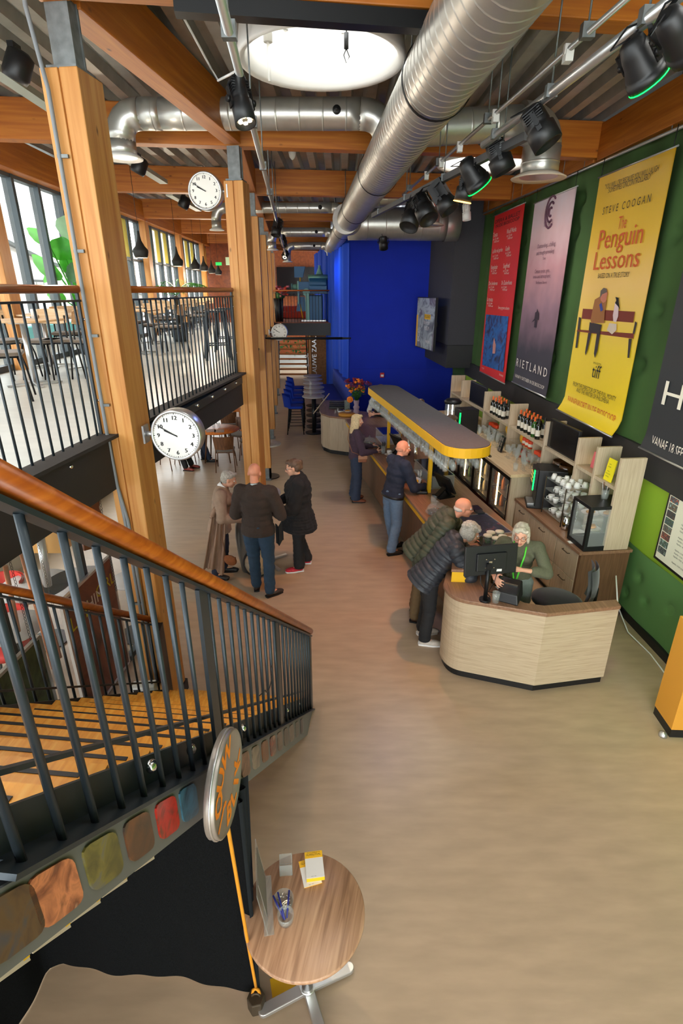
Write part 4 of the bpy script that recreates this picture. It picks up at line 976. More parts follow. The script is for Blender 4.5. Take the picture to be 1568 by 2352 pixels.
for iz, z in enumerate((.058, .208, .358, .508)):
    for k in range(10):
        if R.random() < .9:
            cup(KW(.28, .97, .92) + (KM.to_3x3() @ V((-.11 + .11 * (k % 3), -.22 + .125 * (k // 3) + R.uniform(-.01, .01), z))), R.uniform(0, 6), 'white cup on the ' + ['lowest', 'second', 'third', 'top'][iz] + ' rack shelf, ' + ['front', 'middle', 'back'][k % 3] + ' row, ' + ordn(k // 3 + 1) + ' from near end', 'cups on the ' + ['lowest', 'second', 'third', 'top'][iz] + ' rack shelf', iz == 3)
for k in range(6):
    o = link('tumbler', tge, None, Matrix.Translation(SWp(.1 + .1 * (k % 2), 1.05 + .13 * (k // 2), 1.30))); tag(o, 'tea glass above the cup rack, %s row, %s from camera' % (['front', 'back'][k % 2], ordn(k // 2 + 1)), 'glass', 'tea glasses above the cup rack')
b = MB(); b.span(.0, .3, .92, 1.78, 1.285, 1.297); solo('glass_ledge', MB().add([SWp(*c) for c in ((0.0, .93, 1.286), (.3, .93, 1.286), (.3, 1.77, 1.286), (0, 1.77, 1.286), (0, .93, 1.297), (.3, .93, 1.297), (.3, 1.77, 1.297), (0, 1.77, 1.297))], [(3, 2, 1, 0), (4, 5, 6, 7), (0, 1, 5, 4), (1, 2, 6, 5), (2, 3, 7, 6), (3, 0, 4, 7)]), GLASS, 'glass ledge carrying tea glasses and brown bowls above the cup rack', 'shelf')
for y, la in ((1.62, 'brown lidded bowl on the glass ledge, farther one'), (1.42, 'brown lidded bowl on the glass ledge, nearer one')):
    b = MB(); b.lathe([(0, 0), (.1, 0), (.105, .01), (.105, .12), (.095, .125), (.09, .03), (0, .02)], 24, cap=False); o = solo('smoked_bowl', b, mat('smoked_brown_%d' % int(y * 100), C(74, 44, 20), .12, spec=.8), la, 'bowl', loc=(0, 0, 0)); o.location = SWp(.2, y, 1.40)
    b = MB(); b.lathe([(0, 0), (.03, 0), (.03, .1), (0, .1)], 12); o2 = part('foot', b, GLASSW, o); o2.location = (0, 0, -.1)
for i, (x, y) in enumerate([(.14, .62), (.2, .5)]):
    b = MB(); b.lathe([(0, 0), (.05, 0), (.052, .02), (.052, .13), (.04, .15), (.042, .165), (0, .17)], 18); o = solo('storage_jar', b, CHROME if i == 0 else GLASSW, ['steel topped storage jar at the foot of the cup rack', 'glass jar of spoons beside the steel topped jar'][i], 'jar', loc=(0, 0, 0)); o.location = KW(x, y, .92)
pl_ = MB(); pl_.lathe([(0, .004), (.07, .004), (.105, .018), (.107, .02), (.07, .0), (0, 0)], 24, cap=False); ple = pl_.mesh('plate', PORC)
for k in range(5): o = link('plate', ple, None, Matrix.Translation(KW(.17, .38, .92 + .012 * k))); tag(o, 'white plate beside the cake display, ' + ['bottom', 'second', 'middle', 'fourth', 'top'][k] + ' of the stack', 'plate', 'stacked plates by the display')
b = MB(); b.box((0, 0, 0), (.1, .07, .003)); o = solo('paper_card', b, PAPER, 'small white card lying at the front edge of the drawer cabinet worktop', 'card', loc=(0, 0, -.0015)); o.location = KW(.03, .24, .9215)
# cake display
r = thing('cake_display', 'black framed glass cake display with plates of pastry', 'display case', KW(.26, .14, .92), math.asin(.125))
W_, D_, H_ = .2, .2, .56
b = MB(); b.span(-.24, .24, -.16, .22, 0, .06); part('base', b, BLK, r, bevel=.004)
b = MB(); b.span(-.24, .24, -.16, .22, .52, .56); part('top', b, BLK, r, bevel=.004)
b = MB()
for x in (-.22, .22):
    for y in (-.14, .2): b.span(x - .02, x + .02, y - .02, y + .02, .06, .52)
split('frame', b, BLK, r)
for a, c in (((-.236, -.12, .06), (-.23, .18, .52)), ((.23, -.12, .06), (.236, .18, .52)), ((-.2, -.156, .06), (.2, -.15, .52)), ((-.2, .21, .06), (.2, .216, .52))):
    b = MB(); b.span(a[0], c[0], a[1], c[1], a[2], c[2]); part('pane', b, GLASS, r)
b = MB(); b.span(-.22, .22, -.14, .2, .22, .226); b.span(-.22, .22, -.14, .2, .37, .376); part('glass_shelf', b, GLASS, r)
PAST = mat('golden_pastry', C(206, 140, 50), .6, nz=.3, nscale=40)
for x, y, z, la in ((-.1, -.02, .226, 'plate of golden pastry on the lower glass shelf of the cake display'), (.1, .02, .376, 'plate of golden pastry on the upper glass shelf of the cake display'), (-.08, .08, .376, 'plate with a piece of cake at the back of the cake display')):
    o = link('plate', ple, None, MW[r] @ Matrix.Translation((x, y, z))); tag(o, la, 'plate')
    b = MB(); b.ell((0, 0, .03), (.06, .04, .022), None, 10, 6); b.ell((.02, .02, .035), (.04, .03, .02), None, 8, 6); part('pastry', b, PAST, o)
b = MB(); b.span(-.2, .2, .17, .19, .49, .51); part('lamp', b, mat('display_lamp', (1, .95, .85, 1), .5, emit=3), r)
r = thing('cutlery_jar', 'glass jar full of cutlery standing on top of the cake display', 'jar', MW[r] @ V((.06, .08, .56))); b = MB(); b.lathe([(0, .004), (.035, 0), (.045, .06), (.045, .12), (.043, .12), (.042, .06), (.03, .01)], 16, cap=False); part('jar', b, GLASSW, r)
b = MB()
for k in range(9): a = k * .7; b.beam((.015 * math.cos(a), .015 * math.sin(a), .01), (.05 * math.cos(a), .05 * math.sin(a), .2 + .01 * (k % 3)), .012, .003)
split('cutlery', b, CHROME, r)
# shelf notices near the display
for y, x, z, w, h, m, la in ((.24, .06, 1.70, .15, .26, YEL, 'yellow printed notice leaning on the lower end shelf of the oak unit'), (.72, .15, 1.70, .1, .2, mat('pink_card', C(226, 110, 120), .6), 'pink card standing on the oak shelf left of the yellow notice'), (.5, .12, 1.70, .08, .22, mat('green_card', C(60, 130, 70), .6), 'narrow green card beside the oak divider')):
    b = MB(); b.box((0, 0, h / 2), (.012, w, h), Euler((0, .12, 0))); r = thing('notice', la, 'notice', M=SMx @ Matrix.Translation((x, y, z))); part('sheet', b, mat('notice_' + la[:6], C(246, 226, 30), .6) if m is YEL else m, r)
    if m is YEL:
        tb = text_mesh('t', [(s, .02, Matrix.Translation((-.034 + .12 * (zz - .02) - .0, 0, zz)) @ Matrix.Rotation(.12, 4, 'Y') @ Matrix.Rotation(-PI / 2, 4, 'Z') @ Matrix.Rotation(PI / 2, 4, 'X'), 'CENTER', 1) for s, zz in (('FILM', .2), ('& BAR', .17), ('menu', .12), ('10.00-23.00', .09), ('vandaag', .06))], INK); part('lettering', tb, INK, r)
o = link('tumbler', tge, None, Matrix.Translation(SWp(.12, .12 + .25, 1.70))); tag(o, 'small glass on the lower end shelf beside the yellow notice', 'glass')
# rotating display cylinder and far coffee corner
p = at(1035, 985, 1.27); r = thing('pastry_tower', 'round lit glass display tower with black lid at the far end of the back counter', 'display case', p)
b = MB(); b.lathe([(0, 0), (.15, 0), (.15, .04), (.0, .04)], 24); b.lathe([(0, .5), (.16, .5), (.165, .54), (.12, .58), (0, .59)], 24); part('lid_and_base', b, BLK, r)
b = MB(); b.lathe([(.145, .04), (.145, .5)], 24, cap=False); part('glass_wall', b, GLASS, r)
b = MB(); b.lathe([(0, .2), (.12, .2), (.12, .21), (0, .21)], 20); b.lathe([(0, .35), (.12, .35), (.12, .36), (0, .36)], 20); part('tier', b, GLASSW, r)
b = MB(); b.cyl((-.1, -.1, .05), (-.1, -.1, .49), .008, n=6); b.cyl((0, 0, .05), (0, 0, .49), .012, n=6); part('light_tube', b, mat('cool_tube', (.9, .97, 1, 1), .5, emit=6), r)
p = at(1073, 985, 1.27); r = thing('glass_basket_rack', 'wire rack of small glasses below the far dark screen', 'rack', p); b = MB(); b.span(-.16, .16, -.14, .14, 0, .012); b.span(-.16, .16, -.14, .14, .13, .14); b.span(-.16, .16, -.14, .14, .27, .285)
for x in (-.15, .15):
    for y in (-.13, .13): b.span(x - .008, x + .008, y - .008, y + .008, 0, .28)
part('frame', b, BRONZE, r)
for k in range(12): o = link('tumbler', tge, None, Matrix.Translation(p + V((-.11 + .075 * (k % 4), -.09 + .08 * (k // 4), .14)))); tag(o, 'small glass in the far wire rack, %s row, %s from the left' % (ordn(k // 4 + 1), ordn(k % 4 + 1)), 'glass', 'glasses in the wire rack')
p = at(1062, 975, 1.3); r = thing('coffee_machine', 'black coffee machine with green glowing edge at the far end behind the canopy', 'machine', at(1058, 1000, 1.27), .2); b = MB(); b.span(-.1, .25, -.15, .15, 0, .5); part('body', b, BLK, r, bevel=.01); b = MB(); b.span(-.112, -.1, -.15, -.12, .05, .45); part('led_edge', b, LEDG, r)

# ---- things on the bar
CHOC = mat('dark_sweets', C(50, 24, 16), .2, spec=.8)
def onbar(name, label, cat, u, v, rz=TH, z=1.0): return thing(name, label, cat, at(u, v, z), rz)
for u, v, la in ((848, 1022, 'round glass dish of dark sweets by the blonde woman'), (1002, 1180, 'low glass dish of dark sweets by the old man')):
    r = onbar('sweet_dish', la, 'bowl', u, v); b = MB(); b.lathe([(0, .0), (.12, 0), (.15, .03), (.152, .032), (.12, .006), (0, .006)], 28, cap=False); part('dish', b, GLASSW, r)
    b = MB()
    for k in range(26): a = k * 2.4; q = .11 * math.sqrt(k / 26); b.ell((q * math.cos(a), q * math.sin(a), .03 + .03 * (1 - q / .11)), (.026, .02, .016), (0, 0, a), 8, 5, k % 5 == 3)
    part('sweets', b, [CHOC, mat('amber_sweets_%d' % u, C(190, 70, 20), .25)], r)
    b = MB(); b.lathe([(.135, .02), (.13, .09), (.09, .135), (.02, .15), (.012, .165), (.02, .185), (0, .19)], 24, cap=False); part('glass_lid', b, GLASSW, r)
def pos(la, u, v, rz):
    r = onbar('till_screen', la, 'screen', u, v, rz); b = MB(); b.box((0, 0, .21), (.03, .4, .27), Euler((0, .5, 0))); part('display', b, BLK, r, bevel=.006)
    b = MB(); b.beam((.02, 0, .2), (-.1, 0, .02), .09, .03); b.beam((-.02, 0, .14), (.12, 0, .02), .09, .025); b.box((0, 0, .01), (.26, .2, .02)); part('stand', b, BLKM, r)
    return r
pos('black till screen seen from behind near the coffee cups', 912, 1040, TH + PI + .25)
pos('black till screen seen from behind beside the second yellow post', 1018, 1140, TH + PI + .25)
for u, v, la in ((866, 1028, 'black card reader lying by the glass dish'), (968, 1134, 'black card reader at the foot of the yellow post')):
    r = onbar('card_reader', la, 'card reader', u, v, TH + 1.3); b = MB(); b.box((0, 0, .025), (.08, .17, .045)); part('body', b, BLK, r, bevel=.015); b = MB(); b.box((0, .04, .049), (.055, .05, .003)); part('key_strip', b, YEL if u > 900 else ALU, r)
for u, v, la in ((893, 1045, 'white espresso cup on saucer, farther one'), (897, 1053, 'white espresso cup on saucer, nearer one')):
    p = at(u, v, 1.0); o = link('saucer', ple, None, Matrix.Translation(p) @ Matrix.Scale(.8, 4)); tag(o, 'white saucer under the ' + la.split(', ')[1].replace('one', 'espresso cup'), 'saucer'); cup(p + V((0, 0, .008)), .6, la, None)
for u, v, la in ((880, 1042, 'clear beaker of straws beside the first yellow post'), (962, 1112, 'clear beaker beside the display on the bar')):
    r = onbar('straw_holder', la, 'beaker', u, v); b = MB(); b.lathe([(0, .003), (.04, 0), (.045, .15), (.043, .15), (.038, .01)], 14, cap=False); part('beaker', b, GLASSW, r)
    b = MB()
    for k in range(8): a = k * .8; b.cyl((.012 * math.cos(a), .012 * math.sin(a), .01), (.03 * math.cos(a), .03 * math.sin(a), .2 + .02 * (k % 2)), .005, n=5)
    split('straw', b, BLK if u < 900 else PAPER, r)
o = link('ribbed_glass', tge, None, Matrix.Translation(at(995, 1160, 1.0)) @ Matrix.Scale(1.15, 4)); tag(o, 'empty ribbed glass on the bar behind the sweet dish', 'glass')
o = link('ribbed_glass', tge, None, Matrix.Translation(at(938, 1090, 1.0)) @ Matrix.Scale(1.2, 4)); tag(o, 'empty glass at the navy shirted man s elbow', 'glass')
def vitrine(la, x, y, l):
    r = thing('counter_vitrine', la, 'display case', BW(x, y, 1.0), TH); b = MB(); b.span(-.17, .17, -l / 2, l / 2, .19, .2); part('dark_lid', b, mat('smoked_glass_' + la[:4], C(28, 36, 48), .1, spec=.8), r)
    b = MB(); b.span(-.17, -.165, -l / 2, l / 2, .02, .19); b.span(-.17, .17, -l / 2, -l / 2 + .005, .02, .19); part('pane', b, GLASSW, r)
    b = MB(); b.span(-.175, .175, -l / 2, l / 2, 0, .02); b.span(-.178, -.165, -l / 2, l / 2, .185, .205); b.span(.165, .178, -l / 2, l / 2, .0, .205); b.span(-.17, .17, -l / 2 - .006, -l / 2 + .006, .188, .205); part('frame', b, ALU, r)
vitrine('long low glass vitrine with dark lid beside the front yellow post', .62, 2.55, .9); vitrine('short low glass vitrine with dark lid beside the far yellow post', .5, 4.95, .6)
r = thing('beer_tap', 'chrome beer tap tower with four wooden handles in the middle of the bar', 'tap', BW(.62, 3.7, 1.0), TH)
b = MB(); b.cyl((0, -.2, 0), (0, -.2, .3), .03, n=12); b.cyl((0, .2, 0), (0, .2, .3), .03, n=12); b.cyl((0, -.28, .32), (0, .28, .32), .04, n=14)
for k in range(4): y = -.21 + .14 * k; b.cyl((0, y, .32), (.12, y, .3), .014, n=8); b.cyl((.12, y, .31), (.13, y, .2), .011, n=8)
part('tower', b, CHROME, r)
for k in range(4): y = -.21 + .14 * k; b = MB(); b.lathe([(.012, 0), (.02, .05), (.024, .12), (.018, .16), (0, .165)], 10, Matrix.Translation((.09, y, .33))); part('handle', b, DCH, r)
r = onbar('menu_holder', 'small paper menus in a clear stand on the bar', 'menu', 958, 1120); b = MB(); b.box((0, 0, .08), (.01, .11, .15), Euler((0, .3, .4))); part('sheet', b, PAPER, r); b = MB(); b.box((0, 0, .012), (.09, .12, .02)); part('stand', b, GLASSW, r); b = MB(); b.box((-.01, 0, .1), (.012, .05, .05), Euler((0, .3, .4))); part('print', b, YEL, r)
r = onbar('tablet', 'dark tablet lying on the bar in front of the navy shirted man', 'tablet', 903, 1068); b = MB(); b.box((0, 0, .008), (.16, .2, .012)); part('slab', b, SCREEN, r, bevel=.004)
r = thing('till_tray', 'dark keypad and receipt printer behind the second till screen', 'till', BW(.75, 1.25, 1.0), TH); b = MB(); b.box((0, 0, .012), (.2, .16, .02)); part('keypad', b, SCREEN, r); b = MB(); b.box((.02, -.17, .02), (.1, .12, .03)); part('printer', b, STEEL, r, bevel=.005)
r = thing('framed_print', 'aluminium framed dark blue film print lying on the near end of the bar', 'picture', at(1108, 1207, 1.0), TH + .1)
b = MB(); b.box((0, 0, .008), (.44, .62, .012)); part('print', b, img_mat('space_print', [C(14, 18, 34), C(24, 34, 60), C(40, 50, 84), C(150, 60, 50)], 7, 1.5), r)
b = MB(); 
for s in (-1, 1): b.box((s * .225, 0, .01), (.014, .65, .02)); b.box((0, s * .315, .01), (.45, .014, .02))
part('frame', b, ALU, r)
b = MB(); b.box((.1, -.24, .0155), (.1, .03, .002), Euler((0, 0, .4))); part('red_mark', b, RED, r)
pt = at(1140, 1248, 1.0); r = thing('serving_tray', 'round black tray on the end of the bar behind the monitor', 'tray', pt); b = MB(); b.lathe([(0, .004), (.2, .004), (.215, .022), (.22, .022), (.205, 0), (0, 0)], 32, cap=False); part('tray', b, BLK, r)
MINT = mat('mint_leaves', C(50, 120, 34), .6, nz=.4, nscale=30)
for k, (dx, dy) in enumerate([(-.12, -.02), (-.04, -.09), (.05, -.04), (-.06, .07), (.05, .09), (.13, -.1)]):
    r = thing('mint_jar', 'lidded glass jar of mint on the black tray, ' + ['leftmost', 'front left', 'in the middle', 'back left', 'at the back right', 'front right and nearest the cashier'][k], 'jar', pt + V((dx, dy, .005)), 0, 'mint jars on the tray')
    b = MB(); b.lathe([(0, 0), (.045, 0), (.052, .02), (.052, .08), (.045, .095), (.043, .095), (.049, .08), (.049, .02), (0, .006)], 16, cap=False); part('jar', b, GLASSW, r)
    b = MB(); b.lathe([(.05, .095), (.052, .1), (.052, .112), (0, .118)], 16); part('lid', b, mat('frosted_lid', C(206, 210, 196), .5) if k == 0 else MATS['frosted_lid'], r)
    b = MB()
    for j in range(5): b.ell((.018 * math.cos(j * 1.3), .018 * math.sin(j * 1.3), .03 + .01 * (j % 3)), (.02, .016, .02), (j, j, 0), 6, 5)
    part('mint', b, MINT, r)

# ---- cash desk
DP = [(2.68, 4.40), (1.93, 4.285), (1.36, 4.40)]       # outer top line, right to left, then the rounded corner
corner = []
for k in range(0, 9):
    t = k / 8; p0, c, p1 = V((1.24, 4.50)), V((1.05, 4.565)), V((1.05, 4.82)); q = p0 * (1 - t) ** 2 + c * 2 * t * (1 - t) + p1 * t * t; corner.append((q.x, q.y))
outer = [(2.69, 4.41), (1.93, 4.275)] + corner + [(1.22, 5.38)]
def inset(pts, d):
    out = []
    for i, p in enumerate(pts):
        a = V(pts[max(0, i - 1)]); c = V(pts[min(len(pts) - 1, i + 1)]); t = (c - a).normalized(); out.append((p[0] + t.y * d, p[1] - t.x * d))
    return out
r = thing('cash_desk', 'rounded pale oak cash desk with a brown wooden top in the foreground', 'desk', (1.8, 4.6, 0))
ins = inset(outer, .02); inn = inset(outer, .05)
b = MB()
for i in range(len(ins) - 1):
    a, c, d, e = ins[i], ins[i + 1], inn[i + 1], inn[i]; b.prism([a, c, d, e], .09, .91)
fp = part('front_panel', b, OAKL, r, True)
pin = inset(outer, .05); pin2 = inset(outer, .1); b = MB()
for i in range(len(pin) - 1): b.prism([pin[i], pin[i + 1], pin2[i + 1], pin2[i]], 0, .09)
part('plinth', b, BLK, r, True)
topin = [(2.70, 4.53), (1.95, 4.42), (1.78, 4.47), (1.62, 4.66), (1.55, 4.86), (1.6, 5.4)]
b = MB(); b.prism(outer + [(1.72, 5.40)] + topin[::-1][1:], .91, .95); part('worktop', b, BRN, r, True, bevel=.006)
b = MB(); b.prism([(1.13, 4.86), (1.24, 5.32), (1.72, 5.32), (1.66, 4.82)], 1.07, 1.10); part('raised_shelf', b, BRN, r, True, bevel=.004)
b = MB(); b.prism([(1.14, 4.87), (1.25, 5.3), (1.36, 5.3), (1.34, 4.86)], .95, 1.07); part('yellow_block', b, YEL, r, True)
b = MB(); b.prism([(1.45, 4.98), (1.5, 5.38), (1.56, 5.38), (1.51, 4.98)], .02, .91); part('inner_panel', b, BRNV, r, True)
# monitor etc.
p = at(1113, 1379, .95); r = thing('monitor', 'black computer monitor seen from behind on a tall stand at the cash desk', 'monitor', p, math.radians(4))
b = MB(); b.box((.03, .05, .42), (.53, .025, .3), Euler((-.1, 0, .1))); b.box((.03, .028, .41), (.3, .03, .18), Euler((-.1, 0, .1))); part('display', b, BLK, r, bevel=.006)
b = MB(); b.cyl((0, 0, 0), (0, 0, .02), .055, n=24); b.cyl((0, 0, .02), (0, 0, .36), .02, n=14); b.box((0, 0, .38), (.05, .05, .06)); part('stand', b, BLKM, r)
b = MB()
for x, z in ((-.03, .45), (.05, .45), (-.03, .36), (.05, .36)): b.cyl((x, .005, z), (x, -.002, z), .006, n=8)
b.box((.01, .0, .4), (.03, .02, .07)); split('screw', b, CHROME, r)
b = MB(); b.box((.11, .012, .325), (.05, .003, .025)); part('rating_label', b, PAPER, r)
b = MB(); b.tube([(-.06, .03, .27), (-.05, .03, .18), (.0, .0, .1), (.06, .02, .02)], .004, 6); b.tube([(.1, .03, .27), (.09, .05, .17), (.05, .06, .06), (.12, .1, .02)], .004, 6); split('cable', b, BLK, r)
p = at(1165, 1375, .95); r = thing('receipt_printer', 'glossy black receipt printer on the cash desk beside the monitor stand', 'printer', p, -.5)
b = MB(); b.add([(-.1, -.1, 0), (.12, -.1, 0), (.12, .14, 0), (-.1, .14, 0), (-.09, -.08, .1), (.1, -.08, .1), (.1, .13, .17), (-.09, .13, .17)], [(3, 2, 1, 0), (4, 5, 6, 7), (0, 1, 5, 4), (1, 2, 6, 5), (2, 3, 7, 6), (3, 0, 4, 7)]); part('body', b, BLK, r, bevel=.012)
b = MB(); b.box((.0, .03, .145), (.15, .02, .012), Euler((.3, 0, 0))); part('paper_slot', b, CHROME, r)
o = link('ribbed_glass', tge, None, Matrix.Translation(at(1137, 1383, .95))); tag(o, 'empty ribbed glass next to the monitor stand on the cash desk', 'glass')
for k, (u, v) in enumerate(((1165, 1352), (1160, 1340))):
    b = MB(); b.box((0, 0, .002), (.2, .14, .003), Euler((0, 0, .3))); o = solo('leaflet', b, PAPER, ['pale leaflet under the receipt printer', 'second pale leaflet behind the receipt printer'][k], 'leaflet', loc=(0, 0, 0)); o.location = at(u, v, .95 + .001)
# office chair
p = V((2.42, 4.95, 0)); r = thing('office_chair', 'dark grey swivel chair behind the low arm of the cash desk', 'chair', p, -.5)
DGF = mat('dark_chair_fabric', C(42, 42, 46), .9, sheen=.3)
b = MB(); b.lathe([(0, .0), (.22, .0), (.25, .03), (.25, .07), (.2, .1), (0, .105)], 24, Matrix.Translation((-.1, 0, .6)), sx=1.05, sy=.95); part('seat', b, DGF, r)
b = MB(); b.grid(lambda i, j: V((.2 + .03 * math.sin(PI * j) + .05 * (2 * i - 1) ** 2 * -1, (i - .5) * .42 * (1 - .25 * abs(2 * j - 1) ** 2), .72 + .42 * j)), 10, 10); b.grid(lambda i, j: V((.24 + .03 * math.sin(PI * j) - .05 * (2 * i - 1) ** 2, (i - .5) * .42 * (1 - .25 * abs(2 * j - 1) ** 2), .72 + .42 * j)), 10, 10); o = part('backrest', b, DGF, r)
b = MB(); b.cyl((-.1, 0, .1), (-.1, 0, .6), .03, n=12); b.tube([(-.05, 0, .58), (.2, 0, .58), (.26, 0, .7), (.26, 0, .9)], .02, 8); part('column', b, BLKM, r)
for k in range(5): a = k * 2 * PI / 5; b = MB(); b.beam((-.1, 0, .1), (-.1 + .28 * math.cos(a), .28 * math.sin(a), .07), .04, .03); b.ell((-.1 + .28 * math.cos(a), .28 * math.sin(a), .03), (.03, .02, .03), None, 8, 6); part('leg', b, BLKM, r)
# orange column and rubber stop at the right edge
p0, p1 = at(1512, 1655), at(1535, 1685)
r = thing('orange_stand', 'ochre yellow display column with black foot cut off by the right edge', 'stand', (3.15, 3.85, 0), -.05)
b = MB(); b.span(-.17, .35, -.15, .16, .09, 1.1); part('column', b, mat('ochre_column', C(216, 150, 50), .6), r, bevel=.004); b = MB(); b.span(-.165, .345, -.145, .155, 0, .09); part('foot', b, BLK, r)
p = at(1521, 1690); b = MB(); b.lathe([(.035, 0), (.036, .012), (.03, .035), (.012, .048), (0, .05)], 20, Matrix.Translation(p)); solo('door_stop', b, ALU, 'small metal dome door stop on the floor at right', 'door stop')
b = MB(); b.tube([at(1418, 1392, .6), at(1405, 1300, .5) * 0 + wallP(6.0, .55, .1), wallP(5.75, .12, .12), wallP(5.3, .02, .2), wallP(4.9, .01, .16), wallP(4.3, .01, .22)], .008, 6); solo('floor_cable', b, PAPER, 'pale cable running down and along the skirting of the green wall', 'cable')
# ---- flower counter at the far end
fo = [(-.56, 14.9), (-.56, 13.5), (-.5, 13.15), (-.3, 12.85), (.1, 12.65), (.55, 12.5), (.95, 12.45), (1.0, 13.2), (.45, 13.45), (.15, 13.8), (.1, 14.9)]
r = thing('flower_counter', 'pale curved counter with brown top where the flowers stand', 'counter', (0, 13.2, 0)); cx_ = V((.1, 13.6))
sc_ = lambda k: [tuple(cx_ + (V(p) - cx_) * k) for p in fo]
b = MB(); b.prism(sc_(.95), .1, .91); part('body', b, OAKV, r, True); b = MB(); b.prism(sc_(.92), 0, .1); part('plinth', b, BLK, r, True); b = MB(); b.prism(sc_(1.0), .91, .95); part('worktop', b, BRN, r, True, bevel=.006)
b = MB(); q = V((.04, 12.735, 0)); b.box((q.x, q.y - .0, .72), (.012, .012, .2)); part('door_handle', b, BLK, r, True)
p = V((.62, 12.85, .95)); p = atY(818, 945, 13.0); p.z = .95
r = thing('flower_vase', 'lavender ribbed vase with a big bunch of orange and purple flowers', 'vase', p)
b = MB(); b.lathe([(0, 0), (.07, 0), (.075, .02), (.072, .11), (.055, .13), (.075, .17), (.075, .2), (.05, .23), (.065, .3), (.068, .36), (.06, .36), (.05, .25)], 20, cap=False); part('vase', b, mat('lavender_vase', C(150, 130, 150), .5), r)
b = MB()
ends = []
for k in range(46):
    a = R.uniform(0, 2 * PI); e = R.uniform(.15, 1.0); L_ = R.uniform(.3, .52); d = V((math.cos(a) * e * .8, math.sin(a) * e * .6, 1)).normalized(); q = V((0, 0, .34)) + d * L_; b.tube([V((0, 0, .3)), V((0, 0, .34)) + d * L_ * .5, q], .004, 4); ends.append(q)
part('stems', b, LEAFD, r)
fl = [mat('orange_bloom', C(240, 130, 20), .6), mat('coral_berry', C(230, 74, 50), .5), mat('purple_bloom', C(96, 30, 90), .7), mat('wine_bloom', C(130, 20, 50), .7)]
for ci in range(4):
    b = MB()
    for k, q in enumerate(ends):
        if k % 4 == ci:
            for j in range(5 if ci != 1 else 3): s = R.uniform(.02, .04) if ci != 1 else R.uniform(.012, .018); b.ell(q + V((R.uniform(-.04, .04), R.uniform(-.04, .04), R.uniform(-.04, .04))), (s, s, s * .8), None, 7, 5)
    if ci == 0:
        for k in range(16): a = k * PI / 8; b.ell((-.16 + .05 * math.cos(a), -.16, .40 + .05 * math.sin(a)), (.028, .02, .028), None, 7, 5)
        b.ell((-.16, -.18, .4), (.05, .03, .05), None, 10, 6)
    part('blooms', b, fl[ci], r)
b = MB()
for k in range(24): q = ends[k * 2 % 46]; b.ell(V((0, 0, .3)).lerp(q, R.uniform(.4, .8)) + V((R.uniform(-.05, .05), R.uniform(-.05, .05), 0)), (.05, .012, .03), (R.uniform(0, 3), 0, R.uniform(0, 6)), 6, 4)
part('leaves', b, LEAFD, r)
def onfc(name, la, cat, u, v, Y): 
    p = atY(u, v, Y); p.z = .95; return thing(name, la, cat, p)
r = onfc('black_tray_rack', 'black slotted tray rack at the back of the flower counter', 'rack', 775, 935, 13.75); b = MB()
for k in range(4): b.box((0, .06 * k, .05 + .035 * k), (.42, .1, .02))
b.box((0, .1, .03), (.44, .34, .04)); part('tiers', b, BLK, r)
for i, (u, Y) in enumerate([(782, 13.2), (798, 13.15)]):
    r = onfc('white_bowl', 'white bowl of snacks on the flower counter, ' + ['left one', 'right one'][i], 'bowl', u, 950, Y); b = MB(); b.lathe([(0, 0), (.05, 0), (.09, .07), (.093, .07), (.095, .072), (.055, .004)], 18, cap=False); part('bowl', b, PORC, r); b = MB(); b.ell((0, 0, .06), (.08, .08, .03), None, 10, 6); part('snacks', b, [CHOC, PAST][i], r)
r = onfc('round_board', 'round golden wooden board on the flower counter behind the blonde woman', 'board', 796, 962, 12.92); b = MB(); b.lathe([(0, 0), (.2, 0), (.2, .06), (0, .06)], 28); part('board', b, mat('golden_board', C(206, 140, 50), .5), r)
r = onfc('condiment_set', 'small jars standing beside the round golden board', 'jar', 770, 955, 13.1); b = MB(); b.lathe([(0, 0), (.025, 0), (.025, .1), (0, .11)], 10); b.lathe([(0, 0), (.022, 0), (.022, .13), (0, .14)], 10, TR(.06, .05)); part('jars', b, GLASSW, r)
r = onfc('wooden_flap', 'thin pale wooden flap leaning up at the left of the flower counter', 'board', 745, 945, 13.7); b = MB(); b.beam((-.28, -.1, -.1), (.12, .25, .35), .03, .012); part('flap', b, OAKV, r)
r = onfc('picture_card', 'upright photo card beside the flower vase', 'picture', 797, 930, 13.5); b = MB(); b.box((0, 0, .13), (.14, .015, .26), Euler((-.1, 0, 0))); part('card', b, img_mat('photo_card', [C(40, 50, 60), C(120, 130, 120), C(80, 90, 100)], 12), r)
r = thing('fire_alarm', 'small red call point box on the blue wall behind the flowers', 'alarm', (1.2, 16.14, 1.45)); b = MB(); b.box((0, 0, 0), (.12, .05, .14)); part('box', b, RED, r, bevel=.01); b = MB(); b.box((0, -.026, -.01), (.08, .004, .06)); part('plate', b, WHITE, r)
